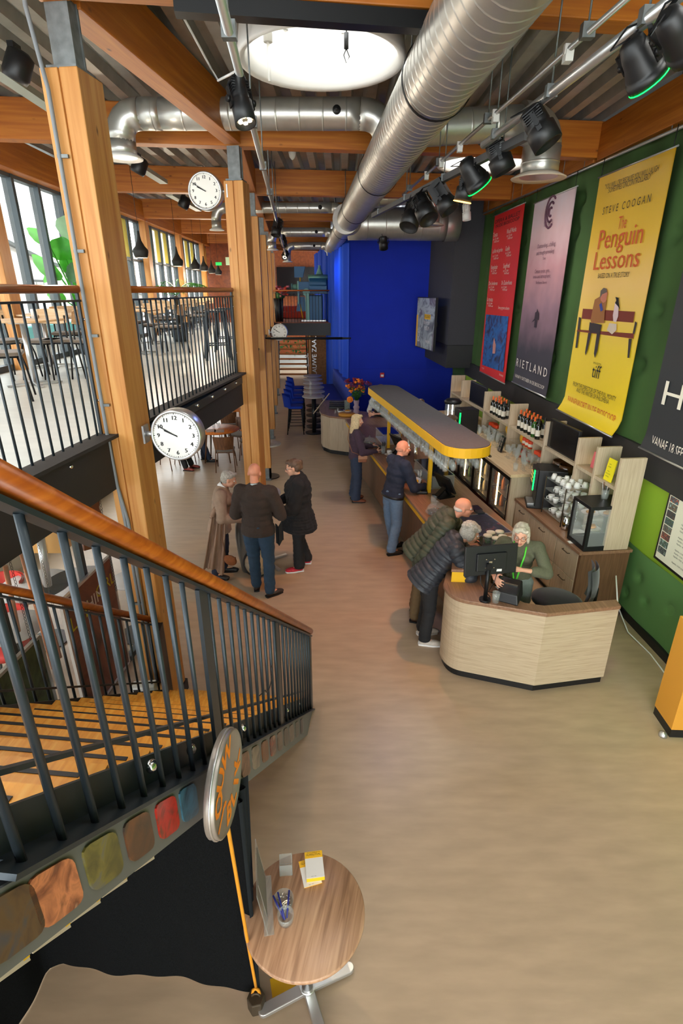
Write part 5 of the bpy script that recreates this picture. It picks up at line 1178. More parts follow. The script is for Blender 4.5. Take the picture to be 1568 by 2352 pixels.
# ================================================================ BANNERS AND SIGNS
WA, WB = (WX(0), 0.0), (WX(10), 10.0)
class Sheet:      # a flat print on the right-hand wall, local x to the right, y into the wall, z up
    def __init__(s, name, label, cat, px, off, m, hem=0.0, bow=.02):
        q = [onwall(u, v, (WA[0] - off - .01, WA[1]), (WB[0] - off - .01, WB[1])) for u, v in px]
        y_far = (q[0].y + q[2].y) / 2; y_near = (q[1].y + q[3].y) / 2; z1 = (q[0].z + q[1].z) / 2; z0 = (q[2].z + q[3].z) / 2
        s.off = off; c = wallP((y_far + y_near) / 2, z0, off); s.w = abs(y_far - y_near); s.h = z1 - z0
        s.M = axis_frame(c, (.035, -1, 0)); s.r = thing(name, label, cat, M=s.M); s.I = s.M.inverted()
        w, h = s.w, s.h
        s.f = lambda x, z: -.003 * math.sin(x * 9 / w + z) - hem * math.exp(-(z / .1) ** 2)
        b = MB(); b.grid(lambda i, j: V(((i - .5) * w, s.f((i - .5) * w, j * h), j * h)), 16, 30); b.grid(lambda i, j: V(((.5 - i) * w, s.f((.5 - i) * w, j * h) + .006, j * h)), 16, 30)
        part('cloth', b, m, s.r)
        b = MB(); b.cyl((-w / 2 - .03, s.f(0, h), h + .005), (w / 2 + .03, s.f(0, h), h + .005), .01, n=8); b.cyl((-w / 2 - .02, s.f(0, 0), 0), (w / 2 + .02, s.f(0, 0), 0), .012, n=8); part('rod', b, ALU, s.r)
        b = MB()
        for x in (-w / 2 + .05, w / 2 - .05): b.tube([(x, 0, h), (x, .0, h + .06), (x + .01, .0, 5.3 - z0)], .005, 5)
        part('hook', b, BLKM, s.r); s.it = {}
    def L(s, u, v):
        p = onwall(u, v, (WA[0] - s.off - .01, WA[1]), (WB[0] - s.off - .01, WB[1])); q = s.I @ p; return q.x, q.z
    def text(s, st, a, c, hgt, m=INK):
        x0, z0 = s.L(*a); x1, z1 = s.L(*c); cu = bpy.data.curves.new('t', 'FONT'); cu.body = st; cu.size = 1; ob = bpy.data.objects.new('t', cu); me = bpy.data.meshes.new_from_object(ob)
        xs = [v.co.x for v in me.vertices]; wd = max(xs) - min(xs); bpy.data.meshes.remove(me); bpy.data.objects.remove(ob)
        k = (x1 - x0) / wd
        ang = math.atan2(z1 - z0, x1 - x0) if abs(z1 - z0) > .12 else 0
        xc, zc = (x0 + x1) / 2, (z0 + z1) / 2
        M = Matrix.Translation((xc, s.f(xc, zc) - .009, zc)) @ Matrix.Rotation(PI / 2, 4, 'X')
        hgt *= .85; s.it.setdefault(m, []).append((st, hgt * 1.4, M, 'CENTER', k / (hgt * 1.4)))
    def done(s):
        for m, it in s.it.items(): part('lettering', text_mesh('t', it, m), m, s.r)
    def poly(s, name, px, m, d=.005, mat_world=None):
        pts = [s.L(*p) for p in px]; b = MB()
        b.add([(x, s.f(x, z) - d - .006, z) for x, z in pts], [tuple(range(len(pts)))]); part(name, b, m, s.r)
CREAM = mat('cream_print', C(236, 226, 216), .6)
# red programme banner
REDB = mat('red_banner', C(226, 26, 26), .55)
s = Sheet('programme_banner', 'red hanging banner with white programme text and a dark blue stage picture', 'banner', [(1131, 490), (1199, 478), (1104, 857), (1160, 880)], .16, REDB)
for st, a, c, h, m in [('OPERA & BALLET', (1136, 512), (1194, 488), .08, INK), ('IN DE BIOSCOOP', (1138, 522), (1192, 500), .07, INK),
    ('Tosca', (1132, 541), (1142, 538), .1, CREAM), ('Woolf Works', (1163, 533), (1185, 526), .1, CREAM), ('La fille mal gardee', (1131, 578), (1154, 573), .09, CREAM), ('Giselle', (1160, 573), (1170, 569), .1, CREAM),
    ('Notenkraker', (1127, 615), (1142, 613), .1, CREAM), ('Siegfried', (1155, 613), (1170, 608), .1, CREAM), ('De kinderen', (1122, 652), (1142, 650), .09, CREAM), ('De Zauberfloete', (1151, 651), (1175, 648), .09, CREAM), ('La traviata', (1118, 688), (1131, 688), .1, CREAM),
    ('live op groot scherm', (1144, 706), (1169, 709), .07, CREAM), ('royal', (1106, 844), (1111, 846), .05, CREAM), ('bioscoop', (1146, 860), (1155, 863), .06, CREAM)]: s.text(st, a, c, h, m)
for u, v in ((1132, 549), (1163, 541), (1131, 588), (1160, 581), (1127, 622), (1155, 622), (1122, 660), (1151, 660), (1118, 697)):
    s.text('zo 12 okt', (u, v), (u + 12, v - 1), .05, CREAM); s.text('14.00 uur', (u + 2, v + 6), (u + 13, v + 5), .05, CREAM)
s.done()
s.poly('stage_picture', [(1116, 722), (1167, 727), (1155, 855), (1107, 838)], img_mat('stage_print', [C(8, 10, 20), C(16, 60, 130), C(20, 110, 190), C(40, 40, 110), C(12, 14, 24)], 3.2, 1.5, .5))
s.poly('dancer_figure', [(1135, 775), (1137, 786), (1139, 792), (1137, 812), (1131, 812), (1132, 792)], mat('pale_dancer', C(220, 150, 140), .6), .007)
# lilac misty banner
MISTG = grad_mat('misty_print', [(0, C(42, 40, 52)), (.2, C(52, 46, 58)), (.42, C(140, 106, 120)), (.62, C(190, 138, 144)), (.8, C(214, 178, 182)), (1, C(214, 206, 218))], 0, 3.1, .55, .22)
s = Sheet('film_banner', 'pale lilac film banner fading to dark with a lone walking figure', 'banner', [(1222, 470), (1320, 430), (1181, 873), (1254, 920)], .16, MISTG, .02)
DKP = mat('plum_print', C(88, 50, 70), .6)
for k, rr in ((0, .2), (1, .125), (2, .055)):
    x, z = s.L(1264, 487); b = MB(); pts = [(x + rr * math.cos(a), s.f(x, z) - .006, z + rr * 1.1 * math.sin(a)) for a in [math.radians(q) for q in range(50, 311, 15)]]; b.tube(pts, .017, 5); part('emblem', b, DKP, s.r)
for st, a, c, h, m in [('LA SEMAINE', (1249, 512), (1269, 507), .04, DKP), ('DE LA CRITIQUE', (1249, 518), (1269, 514), .04, DKP), ('Outstanding... chilling', (1234, 566), (1275, 560), .075, DKP), ('and thought-provoking', (1232, 582), (1272, 576), .075, DKP), ('Times', (1246, 594), (1253, 593), .05, DKP),
    ('Contains tender, grim...', (1228, 624), (1264, 621), .07, DKP), ('tense and atmospheric', (1224, 636), (1264, 633), .07, DKP), ('The National Observer', (1230, 650), (1256, 648), .05, DKP), ('R I E T L A N D', (1185, 836), (1256, 854), .17, CREAM), ('VANAF 9 OKTOBER IN DE BIOSCOOP', (1182, 867), (1250, 886), .07, CREAM)]: s.text(st, a, c, h, m)
s.done()
s.poly('walking_figure', [(1234, 709), (1238, 720), (1237, 735), (1233, 734), (1231, 752), (1226, 752), (1228, 736), (1220, 741), (1227, 732), (1229, 718), (1232, 716)], mat('dark_figure', C(48, 34, 48), .7))
# yellow film banner
YB = grad_mat('yellow_banner_print', [(0, C(240, 206, 8)), (.3, C(238, 204, 36)), (.55, C(242, 196, 104)), (.72, C(232, 186, 44)), (1, C(228, 180, 10))], 0, 3.1, .4, .06)
s = Sheet('film_banner', 'big yellow film banner with orange title and a figure on a bench', 'banner', [(1373, 405), (1545, 345), (1292, 945), (1421, 1000)], .16, YB, .09)
BRK = mat('brown_black_print', C(70, 52, 20), .6); ORP = mat('burnt_orange_print', C(206, 88, 30), .6)
for st, a, c, h, m in [('"YOU WILL CRY BECAUSE YOU WILL LAUGH', (1389, 428), (1512, 389), .07, BRK), ('SOMETIMES UNCONTROLLABLY"', (1397, 437), (1497, 405), .07, BRK), ('S T E V E   C O O G A N', (1384, 485), (1494, 457), .1, BRK), ('The', (1419, 517), (1439, 507), .17, ORP), ('Penguin', (1374, 556), (1477, 534), .27, ORP), ('Lessons', (1364, 602), (1468, 592), .26, ORP), ('BASED ON A TRUE STORY', (1373, 635), (1445, 630), .07, BRK),
    ('tiff', (1359, 853), (1378, 858), .2, INK), ('OFFICIAL SELECTION', (1362, 834), (1380, 837), .03, INK), ('FROM THE DIRECTOR OF THE FULL MONTY', (1315, 884), (1414, 914), .07, BRK), ('AND THE WRITER OF PHILOMENA', (1323, 898), (1398, 921), .07, BRK), ('BINNENKORT IN DE BIOSCOOP', (1303, 922), (1414, 958), .11, ORP)]: s.text(st, a, c, h, m)
s.done()
bm = mat('bench_red_brown', C(120, 44, 28), .6); dkp = mat('bench_iron', C(50, 44, 44), .6)
s.poly('bench_back', [(1338, 709), (1457, 716), (1453, 741), (1335, 732)], bm)
s.poly('bench_seat', [(1326, 757), (1455, 766), (1454, 778), (1324, 761)], bm, .006)
for pl in ([(1329, 728), (1334, 730), (1325, 799), (1321, 799)], [(1458, 738), (1462, 742), (1456, 768), (1452, 766)], [(1443, 778), (1450, 778), (1444, 822), (1440, 822)]): s.poly('bench_iron', pl, dkp, .0055)
s.poly('figure_legs', [(1354, 740), (1382, 746), (1378, 768), (1372, 806), (1366, 822), (1364, 812), (1371, 765), (1358, 764), (1349, 802), (1344, 817), (1343, 810), (1351, 762)], mat('dark_trousers_print', C(46, 36, 40), .6), .007)
s.poly('figure_jacket', [(1366, 688), (1380, 680), (1394, 690), (1390, 712), (1388, 742), (1358, 742), (1356, 735), (1362, 705)], mat('brown_jacket_print', C(156, 100, 52), .6), .008)
s.poly('figure_head', [(1389, 661), (1394, 664), (1396, 674), (1392, 692), (1386, 696), (1380, 690), (1379, 678)], mat('face_print', C(196, 120, 96), .6), .009)
s.poly('figure_hair', [(1380, 668), (1387, 661), (1394, 663), (1395, 671), (1384, 676), (1378, 686)], mat('hair_print', C(96, 84, 76), .6), .01)
s.poly('figure_shirt', [(1377, 700), (1382, 695), (1386, 712), (1380, 716)], mat('blue_shirt_print', C(40, 60, 140), .6), .0095)
s.poly('bird_body', [(1413, 696), (1421, 700), (1420, 726), (1415, 740), (1409, 738), (1408, 724)], mat('pale_bird_print', C(222, 196, 196), .6), .008)
s.poly('bird_head', [(1414, 682), (1421, 684), (1421, 694), (1424, 712), (1420, 704), (1413, 696), (1416, 690)], INK, .0085)
s.poly('book_stack', [(1400, 742), (1416, 744), (1416, 758), (1406, 768), (1394, 758)], mat('book_print', C(214, 196, 176), .6), .0075)
# dark banner at the right edge
DKB = mat('charcoal_banner', C(40, 42, 48), .5)
s = Sheet('film_banner', 'charcoal film banner with big white letters cut off at the right edge', 'banner', [(1578, 560), (1900, 400), (1476, 1025), (1628, 1106)], .16, DKB, .04)
for st, a, c, h, m in [('HE', (1520, 907), (1612, 928), .3, CREAM), ('VANAF 18 SEPTEMBER', (1497, 1015), (1618, 1060), .12, CREAM)]: s.text(st, a, c, h, m)
s.done()
# programme screen frame on the lime wall
y0 = onwall(1524, 1225, WA, WB).y
M = axis_frame(wallP(4.95, .98, .05), (.035, -1, 0)); r = thing('film_programme', 'black framed film programme sheet on the lime wall at the right edge', 'frame', M=M)
b = MB(); b.span(-.42, .42, -.03, .0, .0, .8); part('frame', b, BLK, r, bevel=.004); b = MB(); b.span(-.385, .385, -.034, -.03, .035, .765); sh = part('sheet', b, mat('programme_paper', C(226, 222, 204), .6), r)
cols = [C(222, 110, 80), C(170, 200, 196), C(70, 80, 90), C(90, 150, 180), C(170, 140, 110), C(120, 90, 80), C(96, 140, 110), C(150, 170, 160)]
for k in range(8): b = MB(); b.span(-.37, -.23, -.036, -.034, .7 - .085 * k, .775 - .085 * k - (.015 if k == 0 else 0)); part('film_still', b, img_mat('prog_%d' % k, [cols[k], C(60, 60, 60), cols[(k + 3) % 8]], 20), sh)
tb = text_mesh('t', [('dagelijks 14.00 16.30 19.15 21.30', .024, Matrix.Translation((.05, -.035, .72 - .036 * k)) @ Matrix.Rotation(PI / 2, 4, 'X'), 'CENTER', 1) for k in range(18) if k % 4], INK); part('lettering', tb, INK, sh)
# big picture screen on the side of the charcoal box
p0, p1 = V((2.03, 15.35)), V((2.28, 13.9)); zt, zb = 3.6, 2.34
M = axis_frame(V((2.155, 14.62, zb)), V((p1.x - p0.x, p1.y - p0.y, 0))); w = (p1 - p0).length / 2
r = thing('poster_screen', 'big light poster screen on an arm at the left side of the charcoal box', 'screen', M=M)
b = MB(); b.span(-w, w, .0, .06, 0, zt - zb); part('body', b, BLK, r)
b = MB(); b.span(-w + .02, w - .02, -.004, 0, .02, zt - zb - .02); part('picture', b, img_mat('grey_hand_print', [C(60, 62, 70), C(120, 124, 126), C(176, 184, 180), C(90, 80, 96), C(140, 130, 130)], 2.2, 1.2, .5), r)
b = MB(); b.span(-w + .02, -w + .13, -.008, -.004, .02, .82); b.span(-.05, .42, -.008, -.004, .74, .86); part('yellow_strip', b, YEL, r)
it = [('VOLGENDE', .1, Matrix.Translation((.18, -.009, .8)) @ Matrix.Rotation(PI / 2, 4, 'X'), 'CENTER', .8), ('ECI', .2, Matrix.Translation((-w + .27, -.009, .28)) @ Matrix.Rotation(PI / 2, 4, 'X') @ Matrix.Rotation(PI / 2, 4, 'Z'), 'CENTER', .9), ('film in ruhr', .15, Matrix.Translation((.16, -.009, .66)) @ Matrix.Rotation(PI / 2, 4, 'X'), 'CENTER', .7), ('MUSEUM', .14, Matrix.Translation((.18, -.009, .52)) @ Matrix.Rotation(PI / 2, 4, 'X'), 'CENTER', .7), ('MARLENE', .1, Matrix.Translation((.3, -.009, .2)) @ Matrix.Rotation(PI / 2, 4, 'X'), 'CENTER', .8)]
part('lettering', text_mesh('t', it[1:], CREAM), CREAM, r); part('lettering', text_mesh('t', it[:1], INK), INK, r)
b = MB(); b.beam((.1, .06, .6), (.1, .3, .6), .06, .1); part('arm', b, BLKM, r)
# ================================================================ FOREGROUND: film tin, rope, weight, curtain, round table
ph = math.radians(4); n = V((math.cos(ph), -math.sin(ph), 0)); cdisc = atY(516, 1796, 1.5)
up = V((0, 0, 1)); rt = up.cross(n); DM = Matrix((rt, up, n)).transposed().to_4x4(); DM.translation = cdisc
r = thing('film_tin', 'round steel film tin sign with orange letters hanging on the stair side', 'sign', M=DM @ Matrix.Scale(.77, 4))
b = MB(); b.lathe([(0, -.03), (.245, -.03), (.25, -.025), (.25, .02), (.243, .026), (.238, .02), (0, .02)], 56); part('tin', b, TIN, r)
b = MB(); b.lathe([(.251, -.006), (.256, -.003), (.256, .003), (.251, .006)], 56, cap=False); part('seam', b, ALU, r)
it = []
for ch, a in (('J', 247), ('O', 285), ('U', 322), ('W', 4)):
    q = math.radians(a); it.append((ch, .155, Matrix.Translation((.165 * math.sin(q), .165 * math.cos(q), .0215)) @ Matrix.Rotation(-q, 4, 'Z'), 'CENTER', 1.0))
for ch, a in (('B', 196), ('L', 164), ('I', 138), ('K', 104)):
    q = math.radians(a); it.append((ch, .155, Matrix.Translation((.165 * math.sin(q), .165 * math.cos(q), .0215)) @ Matrix.Rotation(PI - q, 4, 'Z'), 'CENTER', 1.0))
tb = text_mesh('t', it, ORNG); bold = MB()
for dx, dy in ((0, 0), (.005, 0), (-.005, 0), (0, .005), (0, -.005), (.004, .004), (-.004, -.004)): bold.add([p + V((dx, dy, .0003 * (dx + dy) * 100)) for p in tb.v], tb.f)
part('lettering', bold, ORNG, r)
wp = at(590, 2312, .0)
r = thing('rope', 'orange rope hanging from the film tin down to the hexagonal weight', 'rope', wp)
top = cdisc + V((-.01, .0, -.19)); pts = []
for k in range(13):
    t = k / 12; q = top.lerp(wp + V((0, .02, .15)), t); q.z -= .05 * math.sin(PI * t); pts.append(q)
b = MB(); b.tube(pts, .0085, 8); e = wp + V((0, .02, .15)); b.tube([e + V((.02 * math.sin(k * PI / 4), -.01, -.04 + .045 * math.cos(k * PI / 4))) for k in range(8)], .0085, 8, closed=True); part('strand', b, ROPE, r, True)
r = thing('rope_weight', 'dark bronze hexagonal weight on the floor at the end of the orange rope', 'weight', wp)
hx = [(.052 * math.cos(k * PI / 3 + .2), .052 * math.sin(k * PI / 3 + .2)) for k in range(6)]
b = MB(); b.prism(hx, 0, .1); part('body', b, BRONZE, r, bevel=.006); b = MB(); b.tube([(.022 * math.cos(a), 0, .105 + .022 * math.sin(a)) for a in [k * PI / 8 for k in range(9)]], .006, 6); part('eyelet', b, BRONZE, r)
# black curtain closing off the space under the stairs
path = [(-.47, 1.77), (-.52, 1.80), (-1.68, 1.93), (-1.74, 1.9), (-1.80, 1.6), (-1.95, .7)]
def along(t):
    L_ = [0]; 
    for a, c in zip(path, path[1:]): L_.append(L_[-1] + (V(c) - V(a)).length)
    d = t * L_[-1]
    for i in range(len(path) - 1):
        if d <= L_[i + 1] or i == len(path) - 2:
            k = (d - L_[i]) / (L_[i + 1] - L_[i]); a, c = V(path[i]), V(path[i + 1]); p = a.lerp(c, k); tt = (c - a).normalized(); return p, V((-tt.y, tt.x)), d
def curt2(i, j):
    p, nn, d = along(i); z0 = .015 + .012 * math.sin(d * 3.1 + .6); o = (.012 * math.sin(d * 9) + .006 * math.sin(d * 23)) * (1 - .4 * j)
    return V((p.x + nn.x * o, p.y + nn.y * o, z0 + (1.58 - z0) * j))
b = MB(); b.grid(curt2, 150, 8); solo('stair_curtain', b, BLKCUR, 'black speckled curtain hanging under the staircase to the floor', 'curtain')
b = MB(); b.grid(lambda i, j: V((-.475 - .08 * (1 - j) * i * .6 + .02 * math.sin(i * 14), 1.76 + .16 * i, .02 + (1.55) * j)), 14, 6); solo('curtain_edge', b, GRYCUR, 'slate grey gathered edge of the curtain behind the orange rope', 'curtain')
# flyers tucked under the picture panel
fm = mat('flyer_card', C(206, 188, 168), .7)
for k, s_ in enumerate((2.95, 3.1, 3.22, 3.33, 3.45)):
    b = MB(); z = .8 * s_ - .235; b.add([(s_ - .055, .0, z - .044), (s_ + .055, .0, z + .044), (s_ + .055, .0, z + .0), (s_ - .055, .0, z - .10), (s_ - .055, .003, z - .044), (s_ + .055, .003, z + .044), (s_ + .055, .003, z + .0), (s_ - .055, .003, z - .10)], [(0, 1, 2, 3), (7, 6, 5, 4), (0, 4, 5, 1), (2, 6, 7, 3), (0, 3, 7, 4), (1, 5, 6, 2)])
    b.v = [SM @ p for p in b.v]; o = solo('flyer', b, fm, 'pale flyer with a yellow corner sticking out below the picture panel, ' + ['highest on the right', 'second from the right', 'middle one', 'second from the left', 'leftmost'][k], 'flyer', 'flyers under the panel')
    c = MB(); c.add([SM @ V(q) for q in ((s_ - .056, .004, z - .05), (s_ - .04, .004, z - .037), (s_ - .04, .004, z - .075), (s_ - .056, .004, z - .088))], [(3, 2, 1, 0)]); part('yellow_corner', c, YPAP, o, True)
# round table
tcx, tcy = -.195, 1.80
r = thing('round_table', 'round walnut table on a silver cross foot in the foreground', 'table', (tcx, tcy, 0), math.radians(-12))
b = MB(); b.lathe([(0, .712), (.312, .712), (.318, .718), (.318, .734), (.312, .74), (0, .74)], 72); part('tabletop', b, TTOP, r)
b = MB(); b.cyl((0, 0, .07), (0, 0, .7), .032, n=24); b.cyl((0, 0, .695), (0, 0, .712), .12, n=24); part('column', b, CHROME, r)
b = MB(); b.cyl((0, 0, .03), (0, 0, .07), .045, n=20); part('hub', b, ALU, r)
for k in range(4):
    a = math.radians(35 + 90 * k); q = V((math.cos(a), math.sin(a), 0)); b = MB(); b.beam(q * .03 + V((0, 0, .045)), q * .26 + V((0, 0, .032)), .06, .03); b.cyl(q * .26 + V((0, 0, .017)), q * .26 + V((0, 0, .047)), .03, n=14); part('leg', b, ALU, r, bevel=.004)
TZ = .74
def ontab(name, la, cat, u, v, rz=0.0): return thing(name, la, cat, at(u, v, TZ), rz)
r = ontab('sign_holder', 'clear upright acrylic sign holder at the left side of the round table', 'sign holder', 604, 2080, math.radians(-80)); b = MB(); b.box((0, 0, .16), (.3, .004, .31), Euler((.12, 0, 0))); b.box((0, .025, .003), (.3, .05, .005)); part('sheet', b, GLASSW, r); b = MB(); b.box((-.02, .004, .16), (.2, .003, .26), Euler((.12, 0, 0))); part('insert', b, mat('grey_card', C(120, 112, 104), .7), r)
r = ontab('glass_cube', 'ribbed clear glass cube on the round table', 'glass', 657, 1998, .1); b = MB(); b.span(-.033, .033, -.033, .033, 0, .008)
for s_ in (-1, 1): b.span(s_ * .033 - .003, s_ * .033 + .003, -.036, .036, 0, .085); b.span(-.036, .036, s_ * .033 - .003, s_ * .033 + .003, 0, .085)
part('cube', b, GLASSW, r, bevel=.002)
for k, (u, v, rz, z) in enumerate(((712, 2004, .28, 0), (722, 1994, .14, .003))):
    r = thing('notepad', ['white flyer peeking out under the notepad stack', 'thick pad of white forms with a yellow header on the round table'][k], 'notepad', at(u, v, TZ) + V((0, 0, z)), rz)
    h = .003 if k == 0 else .03
    b = MB(); b.box((0, 0, h / 2), (.1, .15, h)); part('paper', b, PAPER, r)
    b = MB(); b.box((0, .056, h + .0006), (.1, .038, .001)); b.box((0, -.0752, h * .5), (.1, .001, h * .9)); part('yellow_header', b, YPAP, r)
    part('lettering', text_mesh('t', [('FILMFESTIVAL', .016, Matrix.Translation((0, .055, h + .0014)), 'CENTER', .85), ('VUL JE STEMBILJET IN', .01, Matrix.Translation((0, .068, h + .0014)), 'CENTER', .8), ('naam   mail', .006, Matrix.Translation((-.01, -.066, h + .0014)), 'CENTER', 1)], INK), INK, r)
r = ontab('pen_tray', 'clear glass tray of paper clips with blue pens on the round table', 'tray', 652, 2090, .1); b = MB(); b.lathe([(0, .003), (.045, .003), (.05, .04), (.053, .04), (.049, 0), (0, 0)], 26, TR(0, .035), cap=False); b.lathe([(0, .003), (.036, .003), (.04, .05), (.043, .05), (.04, 0), (0, 0)], 26, TR(.01, -.05), cap=False); part('dish', b, GLASSW, r)
b = MB()
for k in range(22): a = R.uniform(0, 6); q = V((R.uniform(-.03, .03), .035 + R.uniform(-.03, .03), .01 + .012 * R.random())); b.beam(q - V((.012 * math.cos(a), .012 * math.sin(a), 0)), q + V((.012 * math.cos(a), .012 * math.sin(a), 0)), .003, .002)
part('paper_clips', b, CHROME, r, kind='stuff')
PEN = mat('blue_pen', C(34, 40, 130), .35)
for k, (a, c) in enumerate((((.0, -.05, .012), (-.055, .04, .062)), ((.005, -.06, .02), (-.03, .055, .06)), ((.015, -.05, .015), (.03, .06, .06)))):
    b = MB(); b.cyl(MW[r] @ V(a), MW[r] @ V(c), .0045, .005, 8); solo('ballpoint_pen', b, PEN, 'blue ballpoint pen leaning in the clear tray, ' + ['leftmost', 'middle', 'right one'][k], 'pen', 'blue pens')
pf = at(652, 2265); r = thing('yellow_flyer', 'yellow flyer lying on the floor under the round table', 'flyer', pf, .28); b = MB(); b.box((.012, -.012, .002), (.148, .11, .002)); part('grey_sheet', b, mat('grey_sheet', C(170, 170, 172), .6), r); b = MB(); b.box((0, 0, .004), (.148, .11, .002)); part('sheet', b, YPAP, r); part('lettering', text_mesh('t', [('FILMFESTIVAL', .015, Matrix.Translation((.064, 0, .0055)) @ Matrix.Rotation(-PI / 2, 4, 'Z'), 'CENTER', .8)], INK), INK, r)
# ================================================================ MEZZANINE FURNITURE
MZ = 2.7
def make_chair(name, label, seatm, woodm, legm, group):
    r = thing(name, label, 'chair', group=group)
    b = MB(); b.prism(rrect(-.21, .21, -.2, .22, .08), .45, .485); part('seat', b, seatm, r, bevel=.012)
    b = MB(); f = lambda i, j, o: V(((i - .5) * .44, -.2 - .03 * j - .05 * (1 - (2 * i - 1) ** 2) + o, .66 + (.17 - .03 * abs(2 * i - 1) ** 3) * j + .02 * abs(2 * i - 1) ** 3))
    b.grid(lambda i, j: f(i, j, 0), 10, 4); b.grid(lambda i, j: f(1 - i, j, -.014), 10, 4); b.tube([f(i / 10, 1, -.007) for i in range(11)], .0085, 6); b.tube([f(i / 10, 0, -.007) for i in range(11)], .0085, 6); part('backrest', b, woodm, r)
    for x in (-1, 1):
        b = MB(); b.tube([(x * .17, .17, .45), (x * .2, .2, .3), (x * .215, .23, 0)], .011, 7); part('leg', b, legm, r)
        b = MB(); b.tube([(x * .19, -.22, .76), (x * .19, -.2, .5), (x * .2, -.22, .3), (x * .215, -.26, 0)], .011, 7); part('leg', b, legm, r)
    b = MB(); b.tube([(-.19, -.19, .44), (-.17, .18, .44), (.17, .18, .44), (.19, -.19, .44)], .01, 6, closed=True); part('seat_frame', b, legm, r)
    return r
ch0 = make_chair('mezzanine_chair', 'x', TAUPE, CHW, BLKM, 'mezzanine chairs')
def put(root, M, label, state={}):
    if root not in state: state[root] = 1; root.matrix_basis = M; MW[root] = M; root['label'] = label; return root
    return dup(root, M, label)
def sit(u, v, rz, label): p = at(u, v, MZ); return put(ch0, TR(p.x, p.y, MZ, rz), label)
def mtable(u, v, label, sx=.7, sy=.7):
    p = at(u, v, MZ); r = thing('mezzanine_table', label, 'table', p, math.radians(-5), 'mezzanine tables')
    b = MB(); b.prism(rrect(-sx / 2, sx / 2, -sy / 2, sy / 2, .1), .72, .745); part('tabletop', b, CHW, r, bevel=.006); b = MB(); b.cyl((0, 0, .03), (0, 0, .72), .035, n=14); b.cyl((0, 0, .7), (0, 0, .72), .15, n=14); part('column', b, ALU, r)
    for k in range(4): a = math.radians(45 + 90 * k); b = MB(); b.beam((0, 0, .035), (.3 * math.cos(a), .3 * math.sin(a), .015), .05, .02); part('leg', b, ALU, r)
    return r
ta = mtable(82, 884, 'oak mezzanine table nearest the camera behind the railing')
mtable(120, 842, 'oak mezzanine table by the window left of the banana plant')
mtable(208, 846, 'oak mezzanine table right behind the first post')
sit(160, 866, math.radians(100), 'oak chair with taupe seat at the right of the nearest mezzanine table')
sit(22, 918, math.radians(-65), 'oak chair with taupe seat at the left edge of the frame')
sit(36, 868, math.radians(-110), 'oak chair behind the nearest mezzanine table on the left')
sit(118, 868, math.radians(170), 'oak chair with curved back between the nearest table and the window')
sit(228, 868, math.radians(70), 'oak chair half hidden behind the railing end post by the banana plant')
sit(170, 838, math.radians(200), 'oak chair beside the plant pot')
k = 0
for u, v, nm_ in ((322, 812, 'first'), (352, 788, 'second'), (408, 769, 'third'), (442, 757, 'fourth'), (462, 748, 'fifth')):
    t = mtable(u, v, 'oak mezzanine table seen between the posts, %s from the camera' % nm_)
    c = MW[t].translation
    for j, (dx, dy, rz) in enumerate(((-.15, -.55, 0), (.15, .55, PI), (.62, -.1, PI / 2), (-.6, .1, -PI / 2))):
        if j == 2 and k % 2: continue
        put(ch0, TR(c.x + dx, c.y + dy, MZ, rz + R.uniform(-.25, .25)), 'oak mezzanine chair %s the %s table seen between the posts' % (['in front of', 'behind', 'right of', 'left of'][j], nm_))
    k += 1
for dx, dy, la in ((.1, .1, 'left of the two white pots on the nearest mezzanine table'),):
    p = MW[ta] @ V((dx, dy, .745)); b = MB(); b.lathe([(0, 0), (.035, 0), (.035, .1), (.03, .11), (0, .11)], 14, Matrix.Translation(p)); solo('white_pot', b, PORC, 'white pot standing on the nearest mezzanine table', 'pot')
# tall steel stools by the second post
def stool(u, v, rz, la):
    p = at(u, v, MZ); r = thing('steel_stool', la, 'stool', p, rz, 'tall steel stools'); b = MB(); b.prism(rrect(-.15, .15, -.15, .15, .04), .73, .76); part('seat', b, STEEL, r, bevel=.008)
    for x in (-1, 1):
        for y in (-1, 1): b = MB(); b.beam((x * .13, y * .13, .74), (x * .2, y * .2, 0), .035, .03); part('leg', b, STEEL, r)
    b = MB()
    for s_ in (-1, 1): b.beam((-.18, s_ * .18, .24), (.18, s_ * .18, .24), .02, .02); b.beam((s_ * .18, -.18, .24), (s_ * .18, .18, .24), .02, .02)
    split('stretcher', b, STEEL, r)
stool(502, 825, .3, 'tall dark steel stool behind the railing, nearer one'); stool(522, 806, .1, 'tall dark steel stool behind the railing, farther one')
# plants
def leaf(mb, pts, w, mi=0, fold=.25, n=10, up=V((0, 0, 1))):
    P = [V(p) for p in pts]
    def bz(t):
        if len(P) == 3: return P[0] * (1 - t) ** 2 + P[1] * 2 * t * (1 - t) + P[2] * t * t
        return P[0].lerp(P[-1], t)
    vs = []
    for i in range(n + 1):
        t = i / n; c = bz(t); tg = (bz(min(1, t + .02)) - bz(max(0, t - .02))).normalized(); sd = tg.cross(up); sd = sd.normalized() if sd.length > .05 else V((1, 0, 0)); nn = sd.cross(tg)
        ww = w * (math.sin(PI * min(1, .06 + t * .94)) ** .75)
        wav = .012 * math.sin(i * 2.1)
        vs += [c - sd * ww + nn * (ww * fold + wav), c - sd * ww * .5 + nn * ww * fold * .4, c, c + sd * ww * .5 + nn * ww * fold * .4, c + sd * ww + nn * (ww * fold - wav)]
    mb.add(vs, [(i * 5 + k, i * 5 + k + 1, i * 5 + 5 + k + 1, i * 5 + 5 + k) for i in range(n) for k in range(4)], mi, True)
pp = at(203, 812, MZ) + V((.12, -.05, 0)); PY = pp.y
r = thing('banana_plant', 'tall banana plant with broad green leaves in a dark planter on the mezzanine', 'plant', pp)
